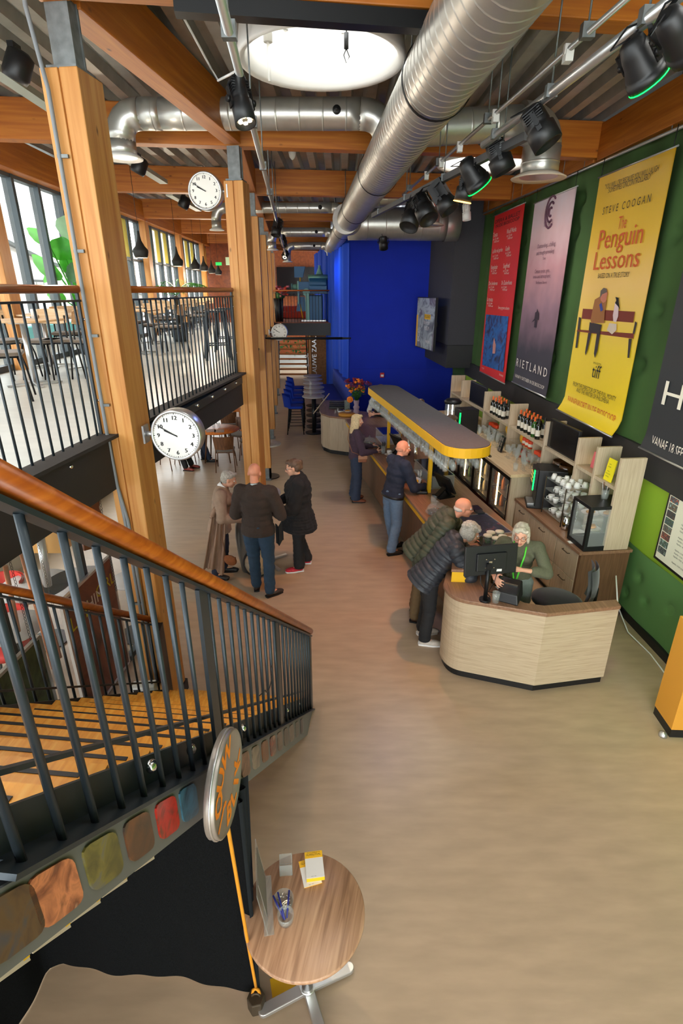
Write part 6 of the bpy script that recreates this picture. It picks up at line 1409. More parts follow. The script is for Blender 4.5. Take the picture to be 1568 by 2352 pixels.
b = MB(); b.lathe([(0, 0), (.19, 0), (.23, .1), (.24, .42), (.22, .43), (.21, .36), (0, .36)], 24); part('planter', b, POT, r)
base = pp + V((0, 0, .4))
def PX(u, v, dy=0.0): return atY(u, v, PY + dy)
camdir = V((0, -1, .15))
for (a, m_, c, w, mt, dy) in [((112, 560), (95, 545), (60, 524), .07, LEAF, -.3), ((142, 640), (110, 620), (72, 584), .085, LEAF, -.2), ((163, 560), (168, 530), (182, 494), .2, LEAFP, .15), ((152, 596), (140, 575), (142, 543), .17, LEAF, -.1), ((160, 632), (158, 600), (172, 565), .12, LEAF, 0),
     ((155, 640), (175, 625), (196, 605), .10, LEAFD, -.25), ((172, 618), (180, 600), (193, 580), .09, LEAFD, .1), ((140, 640), (115, 620), (101, 650), .06, LEAF, .1), ((150, 690), (130, 675), (108, 678), .07, LEAF, -.1), ((178, 660), (190, 645), (206, 640), .06, LEAF, .2), ((190, 705), (198, 690), (212, 682), .05, LEAF, .1)]:
    b = MB(); leaf(b, [PX(*a, dy), PX(*m_, dy - .1), PX(*c, dy)], w * 1.45, 0, .22, 12, camdir); lf = part('leaf', b, mt, r, True)
    b = MB(); st_ = base + V((R.uniform(-.06, .06), R.uniform(-.06, .06), 0)); b.tube([st_, st_.lerp(PX(*a, dy), .5) + V((0, 0, .12)), PX(*a, dy)], [.02, .014, .008], 7); part('stalk', b, LEAF, lf, True)
pp = atY(403, 668, 12.6); pp.z = MZ
r = thing('palm_plant', 'feathery palm in a pot among the mezzanine tables', 'plant', pp); b = MB(); b.lathe([(0, 0), (.16, 0), (.19, .4), (.17, .4), (0, .36)], 18); part('planter', b, POT, r)
b = MB(); b.cyl(pp + V((0, 0, .35)), pp + V((0, 0, .95)), .05, .035, 10); part('trunk', b, BRONZE, r, True)
crown = pp + V((0, 0, .95))
for k in range(9):
    a = k * 2 * PI / 9 + .2; d = V((math.cos(a), math.sin(a) * .8, 0)); L_ = R.uniform(.55, .85); up_ = R.uniform(.35, .75); b = MB()
    P = lambda t: crown + d * (L_ * t) + V((0, 0, up_ * 1.5 * t - up_ * 1.25 * t * t))
    b.tube([P(i / 8) for i in range(9)], .006, 4)
    for i in range(2, 17):
        t = i / 16; c = P(t); sd = d.cross(V((0, 0, 1)))
        for q in (-1, 1): e = c + sd * q * .22 * math.sin(PI * min(1, t * .9 + .1)) + d * .1 + V((0, 0, -.08)); b.add([c, c.lerp(e, .5) + V((0, 0, .03)) + d * .01, e, c.lerp(e, .5) + V((0, 0, .03)) - d * .012], [(0, 1, 2, 3)])
    part('frond', b, LEAFD if k % 2 else LEAF, r, True)
# ================================================================ UNDER THE MEZZANINE
def dchair(x, y, rz, la): return put(dc0, TR(x, y, 0, rz), la)
dc0 = make_chair('dining_chair', 'x', TAUPE, DCH, DCH, 'dark dining chairs')
for o in list(dc0.children):
    if o.name.startswith('backrest'):
        bb = MB(); f = lambda i, j, o_: V(((i - .5) * (.4 + .06 * j), -.19 - .05 * j - .06 * (1 - (2 * i - 1) ** 2) + o_, .52 + .3 * j)); bb.grid(lambda i, j: f(i, j, 0), 10, 5); bb.grid(lambda i, j: f(1 - i, j, -.015), 10, 5); o.data = bb.mesh('backrest', DCH)
tp = at(500, 985, .75)
r = thing('dining_table', 'round orange wooden table under the mezzanine behind the big clock', 'table', (tp.x, tp.y, 0)); b = MB(); b.lathe([(0, .72), (.48, .72), (.5, .735), (.5, .75), (0, .75)], 48); part('tabletop', b, ORT, r)
for k in range(4): a = PI / 4 + k * PI / 2; b = MB(); b.cyl((.3 * math.cos(a), .3 * math.sin(a), .72), (.42 * math.cos(a), .42 * math.sin(a), 0), .022, .014, 8); part('leg', b, DCH, r)
dchair(tp.x + .3, tp.y - .75, .12, 'dark wooden dining chair with its back to the camera at the orange table')
dchair(tp.x + .35, tp.y + .65, 2.7, 'dark wooden dining chair on the far side of the orange table')
dchair(tp.x + .72, tp.y + .1, 1.5, 'dark wooden dining chair at the right of the orange table beside the post')
for dx, dy, rz, la in ((-.12, -.18, .3, 'printed menu sheet lying on the orange table, left'), (.08, -.22, .2, 'printed menu sheet lying on the orange table, right')):
    b = MB(); b.box((0, 0, 0), (.22, .3, .002), Euler((0, 0, rz))); o = solo('menu_sheet', b, img_mat('menu_print_%d' % int(dx * 100), [C(90, 60, 50), C(200, 160, 140), C(40, 40, 50)], 14), la, 'menu', loc=(0, 0, -.001)); o.location = (tp.x + dx, tp.y + dy, .751)
for dx, dy, la in ((-.12, .12, 'left'), (.0, .14, 'right')):
    o = link('table_glass', tge, None, TR(tp.x + dx, tp.y + dy, .75)); tag(o, 'drinking glass on the orange round table, %s one' % la, 'glass')
t2 = at(520, 945, .75)
r = thing('dining_table', 'square wooden table farther under the mezzanine with food on it', 'table', (t2.x - .2, t2.y + .5, 0)); b = MB(); b.box((0, 0, .735), (1.2, .8, .04)); part('tabletop', b, ORT, r)
for x in (-.54, .54):
    for y in (-.34, .34): b = MB(); b.box((x, y, .36), (.06, .06, .72)); part('leg', b, ORT, r)
b = MB(); b.ell((.3, 0, .79), (.14, .12, .06), None, 12, 8); part('bread_basket', b, PAST, r)
dchair(t2.x + .1, t2.y - .15, .05, 'dark wooden dining chair in front of the square table'); dchair(t2.x - .5, t2.y - .1, -.1, 'dark wooden dining chair left at the square table')
# side shelf table on the third post with a menu card
sp_ = at(622, 1018, .75); r = thing('side_table', 'small round pale table beside the third post', 'table', (sp_.x - .05, sp_.y, 0)); b = MB(); b.lathe([(0, .72), (.26, .72), (.265, .735), (.26, .75), (0, .75)], 36); part('tabletop', b, STONE, r); b = MB(); b.cyl((0, 0, 0), (0, 0, .72), .03, n=12); b.cyl((0, 0, 0), (0, 0, .02), .2, n=20); part('column', b, BLKM, r)
r = thing('menu_card', 'small menu card in a wooden block on the pale side table', 'menu', at(604, 1008, .75)); b = MB(); b.box((0, 0, .02), (.12, .05, .04)); part('block', b, DCH, r); b = MB(); b.box((0, 0, .15), (.15, .006, .24)); part('card', b, PAPER, r); b = MB(); b.box((0, -.004, .15), (.08, .003, .1)); part('print', b, YEL, r)
# standing table, silver can and leaning wheel disc between the three visitors
q = at(628, 1272); r = thing('standing_table', 'tall standing table with silver cross foot hidden behind the man in the brown pullover', 'table', (-1.12, 7.1, 0), .2)
b = MB(); b.lathe([(0, 1.09), (.25, 1.09), (.26, 1.1), (.26, 1.12), (0, 1.12)], 36); part('tabletop', b, STONE, r); b = MB(); b.cyl((0, 0, .03), (0, 0, 1.07), .03, n=14); part('column', b, CHROME, r)
for k in range(4): a = math.radians(28 + 90 * k); b = MB(); b.beam((0, 0, .035), (.36 * math.cos(a), .36 * math.sin(a), .02), .05, .024); part('leg', b, ALU, r)
p = at(566, 1318); r = thing('silver_can', 'tall grey silver can with a wide open mouth beside the woman in beige', 'can', (p.x + .02, p.y + .12, 0)); b = MB(); b.lathe([(0, .0), (.1, .0), (.14, .25), (.16, .55), (.15, .72), (.11, .8), (.135, .87), (.125, .875), (.1, .8), (0, .7)], 28); part('body', b, mat('dull_silver', C(150, 152, 150), .35, .7), r)
p = at(590, 1335); r = thing('leaning_disc', 'cream round disc with a black rim leaning behind the man s legs', 'disc', M=Matrix.Translation((p.x, p.y + .16, .21)) @ Matrix.Rotation(math.radians(75), 4, 'X') @ Matrix.Rotation(.2, 4, 'Y')); b = MB(); b.lathe([(0, -.02), (.185, -.02), (.185, .02), (0, .02)], 36); part('panel', b, mat('cream_panel', C(206, 192, 166), .6), r); b = MB(); b.lathe([(.183, -.025), (.205, -.025), (.205, .025), (.183, .025), (.183, -.025)], 36, cap=False); part('rim', b, BLK, r)
# glass partition with posters at the left under the mezzanine
r = thing('glass_partition', 'glass partition with slim frames behind the stairs under the mezzanine', 'partition', (-2.42, 3.5, 0))
gl = lambda t: V((-2.62 + .32 * t, 1.2 + 4.0 * t, 0))
b = MB()
for t in (0, .25, .52, .78, 1.0): c = gl(t); b.span(c.x - .03, c.x + .03, c.y - .03, c.y + .03, 0, 2.28)
b.beam(gl(0) + V((0, 0, 2.26)), gl(1) + V((0, 0, 2.26)), .06, .05); b.beam(gl(0) + V((0, 0, .03)), gl(1) + V((0, 0, .03)), .06, .06); part('frame', b, MULL, r, True)
for t0, t1 in ((0, .25), (.25, .52), (.52, .78), (.78, 1)):
    b = MB(); b.beam(gl(t0) + V((0, 0, 1.14)), gl(t1) + V((0, 0, 1.14)), .01, 2.2); part('pane', b, GLASS, r, True)
def poster(la, y0, y1, z0, z1, m, items):
    c = V((-2.30, (y0 + y1) / 2, z0)); M = axis_frame(c, (.08, 1, 0)); r = thing('framed_poster', la, 'poster', M=M); w, h = (y1 - y0) / 2, z1 - z0
    b = MB(); b.span(-w, w, -.006, .006, 0, h); part('print', b, m, r); b = MB()
    for s_ in (-1, 1): b.span(s_ * w - .012, s_ * w + .012, -.014, .014, 0, h)
    b.span(-w, w, -.014, .014, -.012, .012); b.span(-w, w, -.014, .014, h - .012, h + .012); part('frame', b, ALU, r)
    for col, its in items.items(): part('lettering', text_mesh('t', [(s, sz, Matrix.Translation((x, -.008, z)) @ Matrix.Rotation(PI / 2, 4, 'X'), 'CENTER', 1) for s, sz, x, z in its], col), col, r)
YLT = mat('yellow_print', C(206, 190, 40), .6)
poster('brown film poster with yellow lettering on the glass partition', 3.82, 4.66, .1, 1.36, img_mat('brown_poster', [C(60, 34, 24), C(110, 60, 40), C(140, 80, 56), C(90, 44, 36)], 2.5, 1, .4), {YLT: [('LET', .2, -.22, .98), ('GIRL', .17, .25, 1.03)], CREAM: [('HIM', .17, .05, 1.0)]})
poster('dark green film poster at the far left of the glass partition', 2.55, 3.35, .1, 1.36, img_mat('green_poster', [C(12, 20, 14), C(24, 50, 34), C(80, 90, 60), C(14, 24, 20)], 3, 1, .4), {YLT: [('FILM', .1, -.2, .95)]})
COPR = COPP
for k, (u0, v0, u1, v1) in enumerate(((12, 1300, 42, 1450), (50, 1272, 122, 1535), (67, 1255, 138, 1510))):
    Y0 = 3.6 + .25 * k; b = MB(); b.cyl(atY(u0, v0, Y0), atY(u1, v1, Y0), .018, n=12); solo('hanging_tube', b, COPP, 'slim copper coloured tube hanging behind the stair rail, ' + ['leftmost', 'middle', 'right'][k], 'tube', 'hanging tubes')
for k, (u, v0, v1, Y) in enumerate(((82, 1228, 1290, 3.9), (225, 1130, 1210, 4.0), (20, 1280, 1420, 3.3))):
    p0 = atY(u, v0, Y); p1 = V((p0.x, p0.y, max(.4, p0.z - .9))); b = MB(); z = p0.z
    while z > p1.z: b.tube([(p0.x + .008 * math.cos(a), p0.y + (.0 if int(z * 50) % 2 else .002), z + .016 * math.sin(a)) for a in [j * PI / 3 for j in range(6)]], .002, 4, closed=True); z -= .028
    o = solo('hanging_chain', b, BLKM, 'thin dark chain hanging by the glass partition, ' + ['middle', 'right, beside the brown shape', 'left'][k], 'chain', 'hanging chains'); o['kind'] = 'stuff' if False else 'thing'; del o['kind']
b = MB(); c = atY(210, 1165, 4.1); b.prism([(-.14, -.34), (.0, -.36), (.1, -.2), (.06, -.02), (.12, .16), (.05, .36), (-.1, .3), (-.12, 0)], -.01, .01, axis_frame(c, (.6, 1, 0)) @ Matrix.Rotation(PI / 2, 4, 'X')); solo('brown_cutout', b, mat('brown_cutout', C(100, 54, 30), .6), 'brown wooden cut-out shape hanging behind the glass partition', 'decoration')
b = MB(); c = atY(120, 1222, 4.6); b.box(c, (.3, .3, .3)); r = solo('yellow_cabinet', b, mat('ochre_cabinet', C(222, 160, 76), .6), 'ochre wall cabinet under the mezzanine above the brown poster', 'cabinet', bevel=.006); b = MB(); b.box(c + V((.0, -.155, 0)), (.006, .006, .28)); part('door_gap', b, BLK, r, True)
b = MB(); b.cyl(atY(92, 1230, 4.3), atY(110, 1345, 4.3), .035, n=12); solo('grey_pipe', b, ALU, 'vertical grey pipe behind the glass partition at left', 'pipe')
for k, (u, v, rr) in enumerate(((180, 1335, .36), (80, 1345, .38), (300, 1330, .22), (25, 1440, .3))):
    p = at(u, v, .74); r = thing('cafe_table', 'pale round cafe table seen through the glass partition, ' + ['behind the brown poster', 'behind the copper tubes', 'beside the first post', 'at the left edge'][k], 'table', (p.x, p.y, 0), 0, 'cafe tables'); b = MB(); b.lathe([(0, .72), (rr, .72), (rr, .745), (0, .745)], 36); part('tabletop', b, STONE, r); b = MB(); b.cyl((0, 0, 0), (0, 0, .72), .03, n=10); b.cyl((0, 0, 0), (0, 0, .02), .22, n=20); part('column', b, BLKM, r)
for k, (u, v) in enumerate(((10, 1385), (14, 1470))):
    p = at(u, v, .5); r = thing('red_tub_chair', 'red tub chair at the left edge behind the glass partition, ' + ['upper', 'lower'][k], 'chair', (p.x, p.y, 0), .8 * k); b = MB(); b.lathe([(0, .36), (.2, .36), (.22, .42), (.2, .46), (0, .46)], 24); part('seat', b, RED, r)
    b = MB(); b.grid(lambda i, j: V(((.22 + .03 * j) * math.cos(PI * i), (.22 + .03 * j) * math.sin(PI * i), .4 + .38 * j)), 16, 4); b.grid(lambda i, j: V(((.195 + .03 * j) * math.cos(PI - PI * i), (.195 + .03 * j) * math.sin(PI - PI * i), .4 + .38 * j)), 16, 4); part('shell', b, RED, r)
    for j in range(4): a = PI / 4 + j * PI / 2; b = MB(); b.cyl((.16 * math.cos(a), .16 * math.sin(a), .37), (.24 * math.cos(a), .24 * math.sin(a), 0), .014, n=8); part('leg', b, BLKM, r)
p = at(383, 1575, .1); b = MB(); b.box((0, 0, .09), (.2, .1, .18)); r = thing('wall_box', 'white control box with a dark screen at the foot of the first post', 'control box', (-1.78, 3.86, .3), .1); part('box', b, WHITE, r, bevel=.006); b = MB(); b.box((-.05, -.052, .09), (.06, .004, .14)); part('dark_panel', b, BLK, r)
b = MB(); b.box((0, 0, .5), (.05, .16, 1.0)); r = thing('slim_cabinet', 'tall black cabinet strip standing beside the first post', 'cabinet', (-1.62, 3.98, 0), .1); part('panel', b, BLK, r)
# ================================================================ FAR END OF THE HALL
r0 = None
tl = ['nearest', 'second', 'third', 'fourth', 'fifth', 'farthest']
for k, (x, y) in enumerate(((-.78, 15.0), (-.80, 15.75), (-.84, 16.5), (-.9, 17.3), (-.95, 18.1), (-1.0, 18.9))):
    r = thing('high_table', 'high round grey table with black column beside the blue sofa, ' + tl[k] + ' of the row', 'table', (x, y, 0), 0, 'high tables'); b = MB(); b.lathe([(0, 1.02), (.31, 1.02), (.32, 1.035), (.31, 1.05), (0, 1.05)], 32); part('tabletop', b, STONE, r); b = MB(); b.cyl((0, 0, .02), (0, 0, 1.02), .055, n=14); b.cyl((0, 0, 0), (0, 0, .025), .25, n=24); part('column', b, BLKM, r)
b = MB(); b.box((0, 0, .2), (.06, .1, .4)); o = solo('sign_stand', b, GLASSW, 'tall clear sign stand on the nearest high table', 'sign stand', loc=(0, 0, 0)); o.location = (-.86, 15.05, 1.05)
def bluestool(x, y, la):
    r = thing('blue_bar_stool', la, 'stool', (x, y, 0), -PI / 2 + .05, 'blue bar stools'); b = MB(); b.prism(rrect(-.21, .21, -.2, .22, .1), .72, .79); part('seat', b, BLUF, r, bevel=.02)
    b = MB(); f = lambda i, j, o_: V(((i - .5) * (.46 - .06 * j * j), -.2 - .05 * j - .07 * (1 - (2 * i - 1) ** 2) + o_ + .1 * (abs(2 * i - 1) ** 3), .76 + .36 * j - .08 * j * abs(2 * i - 1) ** 2)); b.grid(lambda i, j: f(i, j, 0), 10, 5); b.grid(lambda i, j: f(1 - i, j, -.04), 10, 5); part('backrest', b, BLUF, r)
    for x_ in (-1, 1):
        for y_ in (-1, 1): b = MB(); b.cyl((x_ * .17, y_ * .17, .72), (x_ * .22, y_ * .23, 0), .013, n=7); part('leg', b, BLKM, r)
    b = MB()
    for s_ in (-1, 1): b.cyl((-.2, s_ * .21, .25), (.2, s_ * .21, .25), .01, n=6); b.cyl((s_ * .2, -.21, .25), (s_ * .2, .21, .25), .01, n=6)
    split('footrest', b, BLKM, r)
for k, (x, y) in enumerate(((-1.3, 15.0), (-1.33, 15.75), (-1.36, 16.5), (-1.42, 17.3), (-1.47, 18.15))): bluestool(x, y, 'royal blue upholstered bar stool at the high tables, ' + tl[k if k < 4 else 5] + ' of the row')
r = thing('blue_sofa', 'long royal blue bench sofa along the blue curtain', 'sofa', (-.2, 16.5, 0), math.radians(7)); 
b = MB(); b.span(-.27, .28, -2.0, 2.3, .55, .78); part('seat', b, BLUF, r, bevel=.03)
b = MB(); b.span(.18, .36, -2.0, 2.3, .75, 1.3); part('backrest', b, BLUF, r, bevel=.04); b = MB(); b.span(-.2, .3, -1.95, 2.25, 0, .55); part('base', b, BLUF, r); b = MB(); b.span(-.29, -.26, -2.01, 2.3, .5, .56); b.beam((-.28, -2.0, .55), (-.24, -2.0, 0), .03, .03); part('frame', b, ALU, r)
# tan partition with vertical lettering
r = thing('lettered_panel', 'tan panel with vertical pale lettering left of the blue curtain', 'panel', (-.78, 21.4, 0)); b = MB(); b.span(-.4, .35, 0, .1, 0, 2.38); part('panel', b, PARTN, r); part('lettering', text_mesh('t', [('BLAUWE ZAAL', .24, Matrix.Translation((-.26, -.01, 1.35)) @ Matrix.Rotation(PI / 2, 4, 'X') @ Matrix.Rotation(PI / 2, 4, 'Z'), 'CENTER', 1)], ALU), ALU, r); b = MB(); b.span(-.47, -.4, -.02, .12, 0, 2.38); part('edge_post', b, GLUZ, r)
# far staircase
r = thing('far_staircase', 'open staircase with wooden treads far back under the bridge', 'staircase', (-2.2, 25.2, 0)); tmf = MB(); tmf.box((0, 0, 0), (1.25, .28, .05)); tmfe = tmf.mesh('tread', GLU)
for k in range(13): inst('tread', tmfe, r, Matrix.Translation((-.02 * k, .24 * k, .2 + .2 * k)))
for s_ in (-1, 1): b = MB(); b.beam((s_ * .66, -.1, .1), (s_ * .66 - .26, 3.0, 2.75), .06, .22); part('stringer', b, BLKM, r); b = MB(); b.beam((s_ * .72, -.1, 1.0), (s_ * .72 - .26, 3.0, 3.6), .05, .05); b.beam((s_ * .72, -.1, .0), (s_ * .72, -.1, 1.0), .05, .05); part('handrail', b, ALU if s_ < 0 else RAILW, r)
b = MB()
for k in range(120): b.add([], []) ; a = R.uniform(0, 6.28); q = V((-3.1 + R.uniform(-.5, 1.9), 29.6 + R.uniform(-.2, .3), R.uniform(.2, 2.2))); leaf(b, [q, q + V((R.uniform(-.2, .2), -.1, .25)), q + V((R.uniform(-.4, .4), -.2, .1))], .06, 0, .2, 4)
r = thing('plant_bed', 'dense green planting behind the far staircase', 'plant', (-2.5, 29.6, 0)); part('foliage', b, LEAFD, r, True, kind='stuff'); b = MB(); b.span(-3.8, -.9, 29.3, 30.2, 0, .6); part('planter_box', b, CONC, r, True)
b = MB(); b.prism([(-3.5, 24.2), (-2.9, 24.2), (-2.9, 25.4), (-3.5, 25.4)], 0, .55); solo('grey_planter', b, CONC, 'grey low planter left of the far staircase', 'planter')
for k, (u, v, Y) in enumerate(((715, 818, 25.5), (716, 838, 25))):
    p = atY(u, v, Y); r = thing('far_table', 'small pale round table far back right of the staircase, ' + ['farther', 'nearer'][k], 'table', (p.x, p.y, 0)); b = MB(); b.lathe([(0, p.z - .03), (.3, p.z - .03), (.3, p.z), (0, p.z)], 24); part('tabletop', b, STONE, r); b = MB(); b.cyl((0, 0, 0), (0, 0, p.z), .04, n=10); part('column', b, BLKM, r)
# bridge: projector, flower vase, red steps, black screen
PB = mat('projector_blue', C(30, 84, 124), .4, .2); PT = mat('projector_teal', C(110, 160, 150), .4, .2)
p = V((-.98, 21.3, 2.7)); r = thing('film_projector', 'old blue cinema projector standing on the far bridge', 'projector', p)
b = MB(); b.span(-.22, .28, -.25, .25, 0, .9); part('pedestal', b, PB, r, bevel=.03); b = MB(); b.span(-.34, -.2, -.25, .25, .02, .92); part('pedestal_side', b, PT, r, bevel=.01); b = MB(); b.span(-.5, .4, -.3, .3, 0, .05); part('foot', b, ALU, r)
b = MB(); b.span(-.2, .45, -.25, .25, .95, 1.35); b.lathe([(.0, -.32), (.25, -.32), (.27, -.28), (.27, .3), (.25, .33), (0, .33)], 24, Matrix.Translation((.12, 0, 1.3)) @ Matrix.Rotation(PI / 2, 4, 'Y')); part('lamp_house', b, PB, r, bevel=.01)
b = MB(); b.lathe([(.0, -.35), (.19, -.35), (.2, .36), (0, .36)], 20, Matrix.Translation((.12, -.02, 1.5)) @ Matrix.Rotation(PI / 2, 4, 'Y'), sy=1, sx=.5); b.lathe([(.13, 0), (.05, .22), (.04, .28), (.06, .3), (0, .3)], 14, TR(.18, 0, 1.6)); part('chimney_top', b, PT, r)
b = MB(); b.span(-.6, -.2, -.22, .22, 1.05, 1.36); part('lens_housing', b, PB, r, bevel=.01); b = MB(); b.cyl((-.6, 0, 1.18), (-.82, 0, 1.18), .1, n=16); b.cyl((-.82, 0, 1.18), (-.86, 0, 1.18), .12, n=16); b.span(-.62, -.58, -.23, .23, .6, 1.38); b.cyl((-.3, -.26, 1.0), (-.3, -.3, 1.0), .13, n=18); part('lens', b, PT, r)
b = MB(); b.prism([(-.2, 0), (.1, .0), (.2, .36), (-.2, .36)], -.1, .1, Matrix.Translation((-.53, 0, 1.5)) @ Matrix.Rotation(PI / 2, 4, 'X')); b.prism([(-.2, 0), (.2, .0), (.12, .5), (-.1, .5)], -.1, .1, Matrix.Translation((-.5, 0, .35)) @ Matrix.Rotation(PI / 2, 4, 'X')); part('spool_box', b, PB, r); b = MB(); b.cyl((-.53, 0, 1.36), (-.53, 0, 1.86), .02, n=8); b.cyl((-.46, -.1, .1), (-.55, -.1, .6), .02, n=8); part('arm', b, YEL, r)
b = MB(); b.span(.45, .6, -.1, .1, 1.2, 1.3); b.cyl((.5, -.12, 1.0), (.5, -.12, .55), .015, n=6); part('crank', b, ALU, r)
p = V((-2.32, 21.0, 2.7)); r = thing('flower_pot_tall', 'tall black vase of red and pink flowers at the left end of the bridge', 'vase', p); b = MB(); b.lathe([(0, 0), (.17, 0), (.2, .8), (.18, .8), (0, .7)], 18); part('vase', b, BLK, r)
b = MB(); c2 = MB()
for k in range(60): a = R.uniform(0, 6.28); q = V((.3 * math.cos(a) * R.random() + .12, .25 * math.sin(a) * R.random(), .85 + .35 * R.random())); (b if k % 2 else c2).ell(q, (.05, .05, .04), None, 6, 4)
part('blooms', b, fl[1], r); part('blooms', c2, mat('pink_bloom', C(214, 120, 130), .6), r); b = MB(); b.cyl((.0, 0, .75), (.1, 0, .95), .12, .2, 8); part('leaves', b, LEAFD, r)
b = MB()
for k in range(2): b.span(-2.5, -1.0, 23.4 + .5 * k, 23.95 + .5 * k, 2.72 + .22 * k, 2.94 + .22 * k)
solo('red_steps', b, mat('red_carpet_steps', C(190, 60, 40), .8), 'red carpeted steps behind the projector on the bridge', 'steps')
b = MB(); b.span(-3.4, -1.3, 30.7, 30.98, 3.5, 4.9); solo('far_screen', b, SCREEN, 'large black screen on the rust coloured far wall', 'screen')
b = MB(); p = at(548, 585, 4.3) if False else atY(530, 600, 20.5); b.box(p, (.35, .05, .25)); solo('small_monitor', b, mat('lit_monitor', C(170, 190, 150), .4, emit=.6), 'small lit monitor far back between the second post and the pendant lamps', 'screen')
b = MB(); p = atY(502, 606, 20.2); b.box(p, (.2, .05, .1)); solo('exit_sign', b, mat('exit_green', C(20, 160, 70), .5, emit=1.5), 'green emergency exit sign far back on the mezzanine', 'sign')
b = MB(); b.span(-5.1, -2.75, 22.3, 22.5, 2.7, 5.7); solo('timber_end_wall', b, RUST, 'orange brown timber end wall of the mezzanine', 'wall panel')
# ================================================================ PEOPLE
def remesh(mb, voxel, smooth=4, mat_=None, post=None):
    me = mb.mesh('tmp', []); o = bpy.data.objects.new('tmp', me)
    COL.objects.link(o)
    m = o.modifiers.new('r', 'REMESH'); m.mode = 'VOXEL'; m.voxel_size = voxel; m.use_smooth_shade = True
    if smooth: q = o.modifiers.new('s', 'SMOOTH'); q.iterations = smooth; q.factor = .5
    dg = bpy.context.evaluated_depsgraph_get()
    out = bpy.data.meshes.new_from_object(o.evaluated_get(dg))
    bpy.data.objects.remove(o); bpy.data.meshes.remove(me)
    if post: post(out)
    out.polygons.foreach_set('use_smooth', [True] * len(out.polygons)); out.materials.clear(); out.materials.append(mat_); return out
def cap_(mb, a, c, ra, rc, n=12):          # tapered capsule with round ends
    a, c = V(a), V(c); L = (c - a).length
    if L < 1e-4: mb.ell(a, (ra,) * 3, None, n, 8); return
    q = (c - a).to_track_quat('Z', 'Y').to_matrix().to_4x4(); q.translation = a; prof = [(0, -ra)]
    for k in range(1, 5): t = PI / 2 * k / 4; prof.append((ra * math.sin(t), -ra * math.cos(t)))
    for k in range(0, 5): t = PI / 2 * k / 4; prof.append((rc * math.cos(t), L + rc * math.sin(t)))
    prof[-1] = (0, L + rc)
    mb.lathe([(max(r, 1e-4), z) for r, z in prof], n, q, cap=True)
def cutplane(me, co, no):
    bm = bmesh.new(); bm.from_mesh(me); bmesh.ops.bisect_plane(bm, geom=bm.verts[:] + bm.edges[:] + bm.faces[:], plane_co=co, plane_no=no, clear_outer=True); bm.to_mesh(me); bm.free()
